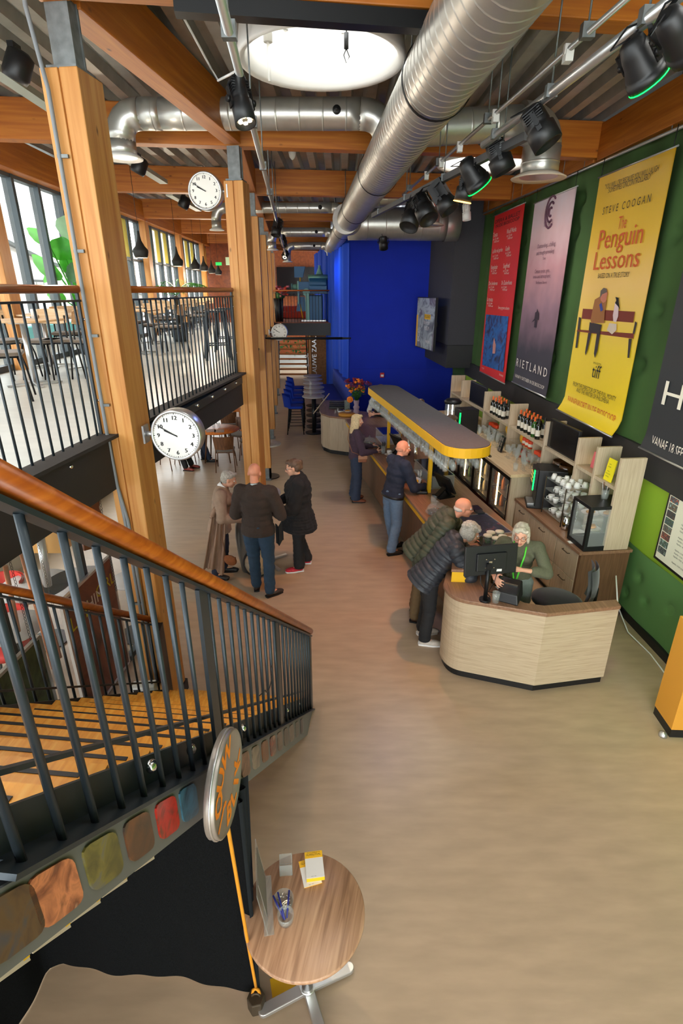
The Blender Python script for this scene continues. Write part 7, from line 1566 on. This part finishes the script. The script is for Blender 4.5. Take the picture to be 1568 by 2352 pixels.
class Person:
    def __init__(s, label, x, y, rz, h=1.7, girth=1.0, z=0.0):
        s.r = thing('person', label, 'person', (x, y, z), rz); k = h / 1.75; s.k = k; s.g = girth; s.h = h
        B = dict(pelvis=(0, 0, .95), waist=(0, .0, 1.09), chest=(0, 0, 1.28), neck=(0, -.015, 1.475), head=(0, .025, 1.625))
        for n_, q in (('l', -1), ('r', 1)):
            B['hip' + n_] = (q * .095, 0, .92); B['knee' + n_] = (q * .105, .02, .5); B['ank' + n_] = (q * .11, -.02, .085); B['toe' + n_] = (q * .13, .15, .03)
            B['sh' + n_] = (q * .185, -.01, 1.415); B['el' + n_] = (q * .235, -.03, 1.12); B['wr' + n_] = (q * .235, .08, .88)
        s.J = {a: V(c) * k for a, c in B.items()}; s.hy = 0; s.hp = 0; s.hr = 0; s.hand = {}
    def lean(s, ang, roll=0.0, bend=.35, names=('waist', 'chest', 'neck', 'head', 'shl', 'shr', 'ell', 'elr', 'wrl', 'wrr')):
        p = s.J['pelvis'].copy(); Rm = Euler((-ang, roll, 0)).to_matrix()
        for n_ in names: s.J[n_] = p + Rm @ (s.J[n_] - p)
        s.R = Rm; return s
    def set(s, **kw):
        for a, c in kw.items(): s.J[a] = V(c)
        return s
    def torso_frame(s):
        up = (s.J['neck'] - s.J['pelvis']).normalized(); rt = (s.J['shr'] - s.J['shl']).normalized(); fw = up.cross(rt).normalized(); rt = fw.cross(up); return Matrix((rt, fw, up)).transposed()
    def torso(s, mb, d=0.0, low=0.0, flare=0.0, bust=0.0, top=True):
        J, k, g = s.J, s.k, s.g; T = s.torso_frame(); P, W_, Cc, N = J['pelvis'], J['waist'], J['chest'], J['neck']
        rings = [(P + (P - W_) * .25, .155, .11), (P, .168, .118), (P.lerp(W_, .5), .158, .112), (W_, .147, .104), (W_.lerp(Cc, .5), .155, .11), (Cc, .165, .116), (Cc.lerp(N, .4), .15, .1), (Cc.lerp(N, .72), .09, .072)]
        for c, rx, ry in rings: mb.ell(c, ((rx * g) * k + d, (ry * g) * k + d, .1 * k + d * .6), T, 16, 10)
        if bust:
            for q in (-1, 1): mb.ell(Cc + T @ V((q * .075, .085 * g, .02)) * k, (.07 * k + d * .5,) * 3, None, 12, 8)
        if low:
            n = 6
            for i in range(1, n + 1): c = P + (P - W_).normalized() * low * i / n; mb.ell(c, ((.17 * g + flare * i / n) * k + d, (.125 * g + flare * i / n) * k + d, .06), T, 16, 8)
        for q in ('l', 'r'):
            cap_(mb, J['chest'].lerp(J['neck'], .55), J['sh' + q], .062 * k + d, .058 * k * (g ** .5) + d)
    def arm(s, mb, q, d=0.0, end=1.0, loose=0.0):
        J, k = s.J, s.k; g = s.g ** .5
        cap_(mb, J['sh' + q], J['el' + q], .056 * k * g + d, .044 * k * g + d + loose)
        if end > 0: cap_(mb, J['el' + q], J['el' + q].lerp(J['wr' + q], end), .043 * k * g + d + loose, (.043 - .015 * end) * k + d + loose * .5)
    def leg(s, mb, q, d=0.0, flare=0.0, end=1.0):
        J, k, g = s.J, s.k, s.g
        cap_(mb, J['hip' + q], J['knee' + q], .088 * k * g + d, .057 * k + d + flare * .4)
        cap_(mb, J['knee' + q], J['knee' + q].lerp(J['ank' + q], end), .056 * k + d + flare * .4, .04 * k + d + flare)
    def headM(s):
        T = s.torso_frame() if False else Matrix.Identity(3)
        M = (Matrix.Rotation(s.hy, 3, 'Z') @ Matrix.Rotation(s.hp, 3, 'X') @ Matrix.Rotation(s.hr, 3, 'Y')).to_4x4(); M.translation = s.J['head']; return M @ Matrix.Scale(s.k ** .4 * .97, 4)
    def body(s, skin=SKIN, voxel=.0075):
        mb = MB(); J, k = s.J, s.k; s.torso(mb, -.012)
        for q in 'lr':
            s.arm(mb, q, -.006); s.leg(mb, q, -.008); cap_(mb, J['ank' + q], J['ank' + q].lerp(J['toe' + q], .8), .03 * k, .016 * k)
            s.mk_hand(mb, q)
        cap_(mb, J['neck'] - V((0, 0, .03)), J['head'] + s.headM().to_3x3() @ V((0, -.03, -.06)), .056 * k, .05 * k)
        H = s.headM(); E = lambda c, d, rot=None: mb.ell(H @ V(c), d, H.to_3x3() @ (Euler(rot).to_matrix() if rot else Matrix.Identity(3)), 14, 10)
        E((0, -.015, .03), (.075, .096, .088)); E((0, .026, -.028), (.062, .068, .084)); E((0, .04, -.075), (.046, .044, .034)); E((0, .066, -.092), (.024, .02, .017))
        cap_(mb, H @ V((0, .086, .012)), H @ V((0, .108, -.026)), .008, .0125); E((0, .1, -.031), (.017, .013, .009))
        for q in (-1, 1): E((q * .03, .078, .026), (.024, .013, .008)); E((q * .04, .055, -.028), (.026, .024, .024)); E((q * .077, -.008, -.012), (.011, .021, .031), (0, 0, q * .3))
        E((0, .083, -.056), (.022, .016, .014))
        s.b = link('body', remesh(mb, voxel, 3, skin), s.r); MW[s.b] = MW[s.r]
        hd = H
        for q in (-1, 1):
            b = MB(); b.ell(H @ V((q * .031, .0735, .006)), (.0125, .0125, .0125), None, 12, 8); e = part('eye', b, EYEW, s.r); b = MB(); b.ell(H @ V((q * .031, .0835, .004)), (.0062, .004, .0062), H.to_3x3(), 10, 6); part('iris', b, IRIS, e)
            b = MB(); cap_(b, H @ V((q * .018, .09, .03)), H @ V((q * .046, .078, .032)), .0035, .0028, 6); part('eyebrow', b, mat('eyebrow_grey', C(120, 104, 92), .8) if 'eyebrow_grey' not in MATS else MATS['eyebrow_grey'], s.r)
        b = MB(); cap_(b, H @ V((-.021, .092, -.051)), H @ V((.021, .092, -.051)), .0038, .0038, 8); cap_(b, H @ V((-.017, .093, -.059)), H @ V((.017, .093, -.059)), .0048, .0048, 8); part('mouth', b, LIPS, s.r)
        return s
    def mk_hand(s, mb, q):
        J = s.J; w = J['wr' + q]; dflt = (w - J['el' + q]).normalized(); dr, pn, curl = s.hand.get(q, (dflt, None, .5)); dr = V(dr).normalized()
        if pn is None: pn = V((1 if q == 'l' else -1, .2, -.2))
        pn = V(pn); pn = (pn - dr * pn.dot(dr)).normalized(); lt = dr.cross(pn) * (1 if q == 'r' else -1)
        cap_(mb, w - dr * .01, w + dr * .03, .026, .03); Mx = Matrix((dr, lt, pn)).transposed()
        mb.ell(w + dr * .055, (.05, .041, .017), Mx, 12, 8)
        for i, L in enumerate((.072, .08, .075, .058)):
            c = w + dr * (.092 - .006 * abs(i - 1.3)) + lt * (.032 - .0215 * i); a = curl; p1 = c + (dr * math.cos(a * .6) + pn * math.sin(a * .6)) * L * .52 + lt * (.006 - .005 * i); p2 = p1 + (dr * math.cos(a * 1.7) + pn * math.sin(a * 1.7)) * L * .48
            cap_(mb, c - dr * .02, c, .0095, .0092, 8); cap_(mb, c, p1, .0092, .0084, 8); cap_(mb, p1, p2, .0083, .0072, 8)
        t0 = w + dr * .025 + lt * .03; t1 = t0 + (dr * .6 + lt * .7 + pn * .25).normalized() * .042; t2 = t1 + (dr * .85 + lt * .3 + pn * .35).normalized() * .032
        cap_(mb, t0, t1, .0125, .0105, 8); cap_(mb, t1, t2, .0105, .0085, 8)
    def top(s, name, m, d=.018, low=.06, flare=0.0, bust=0.0, sleeves=1.0, quilt=0.0, voxel=.011, cuts=(), loose=.006, collar=True, ql=.055, noise=.004):
        mb = MB(); J = s.J; s.torso(mb, d, low, flare, bust)
        for q in 'lr': s.arm(mb, q, d, sleeves if not isinstance(sleeves, dict) else sleeves[q], loose)
        if collar: cap_(mb, J['neck'] - (J['neck'] - J['chest']).normalized() * .06, J['neck'], .075 * s.k + d * .5, .058 * s.k + d * .4)
        T = s.torso_frame(); P = J['pelvis']; upv = T @ V((0, 0, 1)); segs = [(J['sh' + q], J['el' + q]) for q in 'lr'] + [(J['el' + q], J['wr' + q]) for q in 'lr']
        def post(me):
            me.update(); nn = [v.normal.copy() for v in me.vertices]
            for v, n_ in zip(me.vertices, nn):
                co = v.co.copy()
                if quilt:
                    t = (co - P).dot(upv); bd = (co - (P + upv * t)).length - .16; acc = 0.0
                    for i, (a, c) in enumerate(segs):
                        L = (c - a); f = max(0, min(1, (co - a).dot(L) / L.length_squared)); dd = (co - (a + L * f)).length - .06
                        if dd < bd: bd = dd; t = f * L.length + (.33 if i > 1 else 0)
                    v.co = co + n_ * quilt * (abs(math.sin(PI * t / ql)) ** .6 - .5)
                if noise: v.co += n_ * (mnoise.noise(co * 9 + V((s.h, 0, 0))) * noise * 2 + mnoise.noise(co * 24) * noise)
        hem = P - upv * (low * .98 if low else .02)
        me = remesh(mb, voxel, 4, m, post); cutplane(me, hem, -upv)
        for co, no in cuts: cutplane(me, co, no)
        o = link(name, me, s.r); MW[o] = MW[s.r]; return o
    def trousers(s, m, d=.014, flare=.012, end=.97, voxel=.011, noise=.005, name='trousers'):
        mb = MB(); J = s.J; T = s.torso_frame(); g = s.g
        for c, rx, ry in ((J['pelvis'] + T @ V((0, 0, .03)), .16, .118), (J['pelvis'] - V((0, 0, .03)), .168, .125)): mb.ell(c, (rx * g * s.k + d, ry * g * s.k + d, .1), T, 16, 10)
        for q in 'lr': s.leg(mb, q, d, flare, end)
        def post(me):
            me.update(); nn = [v.normal.copy() for v in me.vertices]
            for v, n_ in zip(me.vertices, nn): co = v.co.copy(); v.co = co + n_ * (mnoise.noise(V((co.x * 8, co.y * 8, co.z * 22))) * noise * 1.6)
        me = remesh(mb, voxel, 4, m, post)
        if s.J['ankl'].z < .2 and s.r.location.z < .1: cutplane(me, V((0, 0, .065)), V((0, 0, -1)))
        o = link(name, me, s.r); MW[o] = MW[s.r]; return o
    def shoes(s, m, sole=None, tw=(0, 0), big=1.0):
        for q, a in (('l', tw[0]), ('r', tw[1])):
            A, Tt = s.J['ank' + q], s.J['toe' + q]; f = V((Tt.x - A.x, Tt.y - A.y, 0)).normalized(); b = MB(); z0 = max(0, A.z - .085 * s.k); c = V((A.x, A.y, z0))
            Mx = axis_frame(c, f); mb = MB(); mb.ell(Mx @ V((.0, 0, .05)), (.06 * big, .04, .05), Mx.to_3x3(), 12, 8); mb.ell(Mx @ V((.09, 0, .035)), (.105 * big, .046 * big, .036), Mx.to_3x3(), 14, 8); mb.ell(Mx @ V((.15, .0, .028)), (.06, .045 * big, .028), Mx.to_3x3(), 12, 8); cap_(mb, Mx @ V((-.005, 0, .05)), Mx @ V((-.005, 0, .1)), .042, .04)
            me = remesh(mb, .009, 2, m); cutplane(me, V((0, 0, z0 + .006)), V((0, 0, -1))); o = link('shoe', me, s.r); MW[o] = MW[s.r]
            b = MB(); b.prism([(.195 * big, .0), (.18 * big, .036), (.1, .047 * big), (.0, .04), (-.06, .036), (-.068, 0), (-.06, -.036), (0, -.04), (.1, -.047 * big), (.18 * big, -.036)], .0, .02, Mx); part('sole', b, sole or BLK, o)
    def hair(s, style, m, vox=.0085):
        H = s.headM(); mb = MB(); E = lambda c, d: mb.ell(H @ V(c), d, H.to_3x3(), 14, 10)
        if style in ('short', 'long', 'bob', 'updo', 'curly'): E((0, -.03, .048), (.085, .099, .082)); E((0, -.055, .0), (.083, .072, .08)); E((0, .045, .098), (.055, .04, .024))
        if style == 'fringe': E((0, -.056, -.016), (.0795, .062, .036))
        if style == 'cropped': E((0, -.035, .042), (.081, .093, .079)); E((0, -.05, 0), (.08, .068, .05))
        if style == 'bob' or style == 'curly':
            for q in (-1, 1): E((q * .07, -.01, .0), (.024, .05, .07)); E((q * .045, .058, .085), (.036, .028, .026))
        if style == 'bob':
            for q in (-1, 1): E((q * .074, .0, -.05), (.022, .04, .05))
        if style == 'long':
            E((0, -.075, -.1), (.09, .05, .17)); E((0, -.09, -.2), (.085, .035, .1))
            for q in (-1, 1): E((q * .075, -.02, -.07), (.026, .055, .12))
        if style == 'updo': E((.02, -.12, .04), (.05, .04, .05)); E((0, -.1, -.02), (.05, .05, .04))
        if style == 'curly':
            for k in range(26): a = k * 2.4; t = .2 + 1.2 * (k / 26); E((.078 * math.cos(a) * math.sin(t), -.03 + .09 * math.sin(a) * math.sin(t), .05 + .08 * math.cos(t)), (.028, .028, .024))
        def post(me):
            me.update(); nn = [v.normal.copy() for v in me.vertices]; am = .006 if style != 'fringe' else .003
            for v, n_ in zip(me.vertices, nn): co = H.inverted() @ v.co; v.co = v.co + n_ * am * (mnoise.noise(V((co.x * 60, co.y * 22, co.z * 14))) + .6 * mnoise.noise(co * 40))
        o = link('hair', remesh(mb, vox, 1, m, post), s.r); MW[o] = MW[s.r]
        return s
    def glasses(s, m):
        H = s.headM(); b = MB()
        for q in (-1, 1): b.tube([H @ V((q * .032 + .023 * math.cos(a), .097 - abs(.023 * math.cos(a) * q) * .12, .004 + .019 * math.sin(a))) for a in [k * PI / 8 for k in range(16)]], .0024, 5, closed=True); b.tube([H @ V((q * .056, .09, .008)), H @ V((q * .078, .03, .008)), H @ V((q * .08, -.01, .0))], .002, 5)
        b.tube([H @ V((-.01, .1, .008)), H @ V((0, .104, .011)), H @ V((.01, .1, .008))], .0022, 5); part('glasses', b, m, s.r)
    def ring(s, name, m, r0, r1, zc, hgt):     # collar around the neck
        N = s.J['neck']; up = (s.J['head'] - N).normalized(); q = up.to_track_quat('Z', 'Y').to_matrix().to_4x4(); q.translation = N + up * zc; b = MB(); b.lathe([(r0, 0), (r0 + .006, 0), (r1 + .006, hgt), (r1, hgt)], 20, q, cap=False); part(name, b, m, s.r)
def cl(name, r, g, b_, rough=.85, nz=.08, sc=30): return mat(name, C(r, g, b_), rough, nz=nz, nscale=sc)
GREYH = cl('grey_hair', 172, 164, 152, .6, .3, 60); BLONDE = cl('ash_blonde_hair', 206, 180, 138, .55, .25, 50); SILV = cl('silver_blonde_hair', 188, 178, 158, .55, .2, 50); BRNH = cl('brown_hair', 92, 70, 54, .6, .25, 50); WHIH = cl('white_hair', 190, 178, 168, .6, .1, 50)
NAVJ = cl('navy_denim', 40, 52, 74); LTJ = cl('light_denim', 98, 122, 150); TEALJ = cl('teal_denim', 34, 58, 80); BLKC = cl('black_cloth', 26, 26, 28); KHAK = cl('khaki_cotton', 104, 84, 56)
PI2 = PI / 2
# --- woman in beige jacket
p = Person('grey-haired woman in a beige jacket holding a long beige coat beside the silver can', -1.66, 6.72, -PI2 + .1, 1.58, 1.0)
p.lean(.16); p.hp = -.35; p.set(elr=(.26, .06, .98), wrr=(.17, .30, .93), ell=(-.24, .05, .98), wrl=(-.12, .32, .98), toel=(-.1, .2, .03), ankr=(.1, -.12, .08), toer=(.14, .04, .03), kneer=(.1, -.03, .46))
p.J['head'] += V((0, .05, -.02)); p.body(); p.hair('short', GREYH); p.trousers(cl('dark_navy_trousers', 30, 36, 58), flare=.004); p.shoes(BLK, BLK)
p.top('jacket', cl('beige_suede_jacket', 152, 126, 106, .9, .12, 12), .03, .14, .03, .3, quilt=0); p.ring('turtleneck', PAPER, .062, .058, -.01, .06)
b = MB()
n = 14
def coat(i, j):
    a = i * 2 - 1; z = 1.0 - .8 * j + .05 * math.sin(i * 5); x = .25 + .03 * math.sin(i * 13 + 3 * j) + .02 * math.sin(i * 29) + .03 * j * (1 - j); y = a * (.09 + .05 * j) + .02 - .14 * j; return V((x, y, z + .06 * (1 - a * a) * (j == 0)))
b.grid(coat, 22, 12); b.grid(lambda i, j: coat(1 - i, j) + V((-.05, 0, .0)), 22, 12); b.tube([coat(i / 12, 0) + V((-.025, 0, 0)) for i in range(13)], .035, 8)
b.v = [MW[p.r] @ q for q in b.v]; solo('carried_coat', b, cl('beige_trench', 148, 118, 98, .9, .1, 10), 'long crumpled beige trench coat hanging over the arm of the grey-haired woman', 'coat')
bp_ = at(529, 1287, .42); r = thing('handbag', 'small brown suede handbag hanging from the wrist of the woman in beige', 'bag', bp_, -.4); b = MB(); b.ell((0, 0, 0), (.1, .045, .075), None, 14, 10); b.box((0, 0, .045), (.17, .035, .03)); part('pouch', b, cl('brown_suede', 128, 72, 34, .9, .15, 30), r, bevel=.008); b = MB(); b.tube([(-.07, 0, .05), (-.09, -.01, .3), (-.09, 0, .5)], .005, 5); part('strap', b, cl('brown_strap', 110, 70, 44), r)
# --- man in brown pullover
p = Person('bald man in a dark brown pullover and blue jeans seen from behind', -1.06, 6.2, -.12, 1.82, 1.12)
p.hp = -.25; p.J['head'] += V((-.01, .02, 0)); p.set(ell=(-.29, .02, 1.14), wrl=(-.16, .24, 1.1), elr=(.30, .04, 1.14), wrr=(.17, .25, 1.08), ankl=(-.1, .1, .085), toel=(-.14, .26, .03), kneel=(-.1, .07, .5), ankr=(.12, -.04, .085), toer=(.24, .08, .03))
p.body(SKINR); p.trousers(TEALJ, .016, .014); p.shoes(cl('dark_brown_shoe', 50, 36, 28, .6), BLK); p.top('pullover', cl('dark_brown_wool', 56, 44, 38, .95, .1, 60), .024, .08, .0); p.ring('collar', cl('pale_blue_collar', 186, 206, 210), .066, .062, -.015, .045)
b = MB(); b.grid(lambda i, j: MW[p.r] @ V((.2 + .1 * i, .1 + .03 * math.sin(i * 9), 1.0 - .28 * j - .04 * math.sin(i * 5))), 8, 6); solo('carried_jacket', b, BLKC, 'dark jacket hanging over the right forearm of the man in brown', 'jacket')
# --- woman in black blazer
p = Person('woman with pinned up brown hair in a long black blazer and red sneakers', -.60, 6.95, PI2 + .1, 1.66, 1.48)
p.hp = -.22; p.J['head'] += V((0, .04, -.01)); p.set(ell=(-.27, .08, 1.02), wrl=(-.2, .34, .98), elr=(.27, .08, 1.02), wrr=(.2, .34, .95), ankr=(.11, -.1, .085), toer=(.13, .06, .03), ankl=(-.12, .02, .085), toel=(-.14, .18, .03))
p.body(); p.hair('updo', BRNH); p.glasses(cl('dark_red_frame', 70, 20, 22, .4)); p.trousers(BLKC, .016, .03); p.shoes(cl('red_sneaker', 190, 30, 50, .6, .3, 40), PAPER, big=1.05); p.top('blazer', cl('black_blazer', 25, 24, 26, .95, .1, 70), .03, .24, .07, .5, noise=.006)
# --- blonde woman at the bar
p = Person('woman with long blonde hair in a plum sweater and jeans standing at the bar', .27, 9.66, -PI2 + .15, 1.68, .98)
p.hp = -.12; p.set(elr=(.25, .08, 1.02), wrr=(.2, .33, 1.02), ell=(-.24, .06, 1.02), wrl=(-.15, .32, 1.02)); p.hand['r'] = (V((0, 1, .1)), (-1, 0, .5), .3)
p.body(); p.hair('long', BLONDE); p.trousers(NAVJ, .016, .04); p.shoes(cl('tan_shoe', 120, 66, 40, .6), BLK); p.top('sweater', cl('plum_knit', 66, 48, 62, .95, .12, 50), .022, .05, 0, .35)
b = MB(); b.tube([p.J['shl'] + V((.06, -.1, .06)), p.J['chest'] + V((.02, -.16, 0)), p.J['waist'] + V((.15, -.1, -.03)), p.J['pelvis'] + V((.2, .05, .05))], .006, 5); part('bag_strap', b, cl('tan_strap', 150, 100, 70), p.r)
M_ = MW[p.r] @ Matrix.Translation(p.J['pelvis'] + V((.24, .08, 0))); r = thing('crossbody_bag', 'small tan crossbody bag at the hip of the blonde woman', 'bag', M=M_); b = MB(); b.box((0, 0, 0), (.05, .16, .14)); part('bag', b, cl('tan_leather', 142, 90, 62, .6), r, bevel=.015); b = MB(); b.box((.028, 0, .03), (.008, .165, .07)); part('flap', b, cl('pale_tan_leather', 178, 130, 100, .6), r)
b = MB(); b.box(MW[p.r] @ (p.J['wrr'] + V((0, .1, .01))), (.15, .07, .012), Euler((0, 0, -.1))); solo('phone', b, BLK, 'phone held in the hand of the blonde woman at the bar', 'phone', bevel=.003)
# --- man in navy shirt
p = Person('bald man in a navy shirt and light jeans leaning on the bar', .765, 7.47, -PI2 + .45, 1.78, 1.05)
p.lean(.18); p.hp = -.1; p.hy = -.25; p.set(elr=(.27, .2, 1.1), wrr=(.16, .44, 1.06), ell=(-.28, .3, 1.08), wrl=(-.14, .5, 1.05), ankl=(-.1, .12, .085), toel=(-.11, .3, .03), ankr=(.11, -.06, .085), toer=(.13, .12, .03))
p.body(SKINR); p.hair('fringe', cl('cropped_brown_grey', 186, 134, 110)); p.trousers(LTJ, .018, .016); p.shoes(cl('dark_leather_shoe', 38, 28, 22, .5), BLK); p.top('shirt', cl('navy_shirt', 26, 34, 54, .85, .08, 40), .022, .02, .0, noise=.006)
T = p.torso_frame(); b = MB(); q = T.to_4x4(); q.translation = p.J['pelvis'] + T @ V((0, 0, -.03)); b.lathe([(.202, -.018), (.207, -.016), (.207, .016), (.202, .018)], 28, q, cap=False, sx=1.02, sy=.76); part('belt', b, BLK, p.r)
# --- old man in olive quilted jacket
p = Person('elderly bald man in an olive quilted jacket bending over the cash desk', .93, 5.66, -PI2 - .12, 1.76, 1.08)
p.lean(.64); p.hp = -.1; p.hy = .0; p.J['head'] += V((0, .03, -.0)); p.set(elr=(.30, .06, 1.02), wrr=(.26, -.06, .78), ell=(-.27, .52, 1.02), wrl=(-.18, .62, .98)); p.hand['r'] = (V((0, .1, -1)), (-1, 0, .0), .7)
p.body(SKINR); p.hair('fringe', WHIH); p.glasses(cl('steel_frame', 60, 60, 64, .3)); p.trousers(KHAK, .018, .018); p.shoes(cl('brown_brogue', 66, 42, 28, .5), BLK); p.top('quilted_jacket', cl('olive_nylon', 58, 62, 44, .6, .1, 20), .036, .12, .01, quilt=.016, ql=.062, noise=.004, voxel=.0095)
b = MB(); b.lathe([(.07, 0), (.078, 0), (.088, .05), (.08, .05)], 20, (p.J['head'] - p.J['neck']).to_track_quat('Z', 'Y').to_matrix().to_4x4().copy() if False else Matrix.Translation(p.J['neck'] + V((0, 0, -.02))) @ Matrix.Rotation(-.5, 4, 'X'), cap=False); part('jacket_collar', b, MATS['olive_nylon'], p.r)
# --- woman in dark quilted jacket
p = Person('grey curly-haired woman in a charcoal quilted jacket bending over the cash desk', .965, 5.2, -PI2 - .02, 1.62, 1.05)
p.lean(.62); p.hp = -.3; p.J['head'] += V((0, .03, -.02)); p.set(elr=(.27, .38, .98), wrr=(.12, .44, 1.12), ell=(-.24, .44, 1.0), wrl=(-.05, .5, 1.12)); p.hand['r'] = (V((-.6, .3, .5)), (0, 1, 0), .6)
p.body(); p.hair('curly', GREYH); p.trousers(BLKC, .016, .018); p.shoes(cl('white_sneaker', 206, 196, 184, .6), PAPER); p.top('quilted_jacket', cl('charcoal_nylon', 44, 47, 54, .55, .1, 20), .036, .16, .02, .25, quilt=.015, ql=.058, noise=.004, voxel=.0095)
# --- cashier
p = Person('cashier with silver hair, glasses and a green lanyard in a sage sweater behind the desk', 1.885, 5.06, PI - .42, 1.64, .9)
p.lean(.2); p.hp = -.2; p.J['head'] += V((.0, .05, -.02)); p.set(elr=(.30, .22, 1.12), wrr=(.17, .5, 1.12), ell=(-.3, .24, 1.13), wrl=(-.04, .40, 1.20)); p.hand['l'] = (V((.9, .35, .1)), (0, .2, -1), .3)
p.body(); p.hair('bob', SILV); p.glasses(cl('tortoise_frame', 120, 62, 40, .4)); p.trousers(cl('pale_grey_jeans', 128, 136, 132), .018, .01); p.shoes(BLK, BLK); p.top('sweater', cl('sage_grey_knit', 92, 92, 72, .95, .1, 60), .018, .1, .01, .45, sleeves=dict(l=.45, r=.6)); p.ring('collar', PAPER, .066, .075, -.03, .04)
T = p.torso_frame(); cf = lambda x, y, z: p.J['chest'] + T @ V((x, y, z)); b = MB()
for q in (-1, 1): b.tube([p.J['neck'] + T @ V((q * .065, .01, .02)), cf(q * .06, .115, .08), cf(q * .04, .17, -.02), cf(q * .02, .17, -.16), cf(.0, .165, -.26)], .009, 6)
part('lanyard', b, mat('lime_lanyard', C(90, 214, 60), .6), p.r); b = MB(); b.box(cf(0, .17, -.32), (.06, .01, .095), T); part('badge', b, PAPER, p.r)
# --- staff behind the bar
p = Person('bar worker in a white T-shirt and black apron at the far end of the canopy', 0.93, 12.9, PI2 + .9, 1.7, 1.0); p.set(ell=(-.25, .1, 1.05), wrl=(-.08, .3, 1.05), elr=(.26, .08, 1.05), wrr=(.1, .3, 1.03)); p.body(); p.hair('short', BRNH); p.trousers(BLKC); p.shoes(BLK); p.top('t_shirt', cl('white_tee', 214, 212, 210), .016, .0, sleeves=0)
mb = MB(); p.torso(mb, .026, .3, .02); me = remesh(mb, .012, 3, BLKC); cutplane(me, p.J['chest'] + V((0, 0, .06)), V((0, 0, 1))); o = link('apron', me, p.r)
p = Person('bar worker in dark clothes with cropped hair behind the middle of the canopy', 1.66, 10.95, PI2 + .5, 1.74, 1.05); p.lean(.1); p.set(ell=(-.25, .24, 1.1), wrl=(-.12, .5, 1.15), elr=(.26, .22, 1.1), wrr=(.12, .5, 1.15)); p.body(); p.hair('cropped', BRNH); p.trousers(BLKC); p.shoes(BLK); p.top('shirt', cl('dark_navy_top', 28, 34, 46), .02, .06, sleeves=.3)
p = Person('bar worker with brown hair in black turned to the back counter', 1.95, 9.5, -PI2 + .2, 1.7, 1.0); p.set(ell=(-.25, .15, 1.15), wrl=(-.12, .34, 1.25), elr=(.26, .15, 1.15), wrr=(.12, .34, 1.25)); p.hp = -.2; p.body(); p.hair('bob', BRNH); p.trousers(BLKC, flare=.02); p.shoes(BLK); p.top('shirt', cl('black_top', 24, 26, 28), .02, .08, sleeves=.8)
# --- two seated visitors behind the big clock
for k, (u, v, rz, sh, tr, la) in enumerate(((440, 1062, -PI2 + .1, BLK, NAVJ, 'seated visitor in dark jeans and black shoes half hidden behind the big clock'), (392, 1078, -PI2 - .15, cl('red_pattern_shoe', 130, 50, 40, .6, .6, 60), BLKC, 'seated visitor with patterned red shoes half hidden behind the big clock'))):
    q = at(u, v); dchair(q.x - .12, q.y + .1, rz, 'dark wooden dining chair under the visitor with ' + ['black shoes', 'red shoes'][k]); p = Person(la, q.x - .12, q.y + .1, rz, 1.7)
    dz = -.43
    for n_ in ('pelvis', 'waist', 'chest', 'neck', 'head', 'shl', 'shr', 'ell', 'elr', 'wrl', 'wrr'): p.J[n_] += V((0, -.06, dz + .07))
    p.set(hipl=(-.09, -.04, .58), hipr=(.09, -.04, .58), kneel=(-.11, .4, .56), kneer=(.11, .38, .56), ankl=(-.1, .36 + .2 * k, .085), ankr=(.12, .52, .085), toel=(-.1, .52 + .2 * k, .03), toer=(.13, .68, .03), elr=(.26, .08, .86), wrr=(.1, .3, .78), ell=(-.26, .08, .86), wrl=(-.1, .3, .8))
    p.body(); p.hair('short', GREYH); p.trousers(tr); p.shoes(sh); p.top('jumper', cl('seated_jumper_%d' % k, [80, 60][k], [70, 66][k], [66, 74][k]), .02, .06)
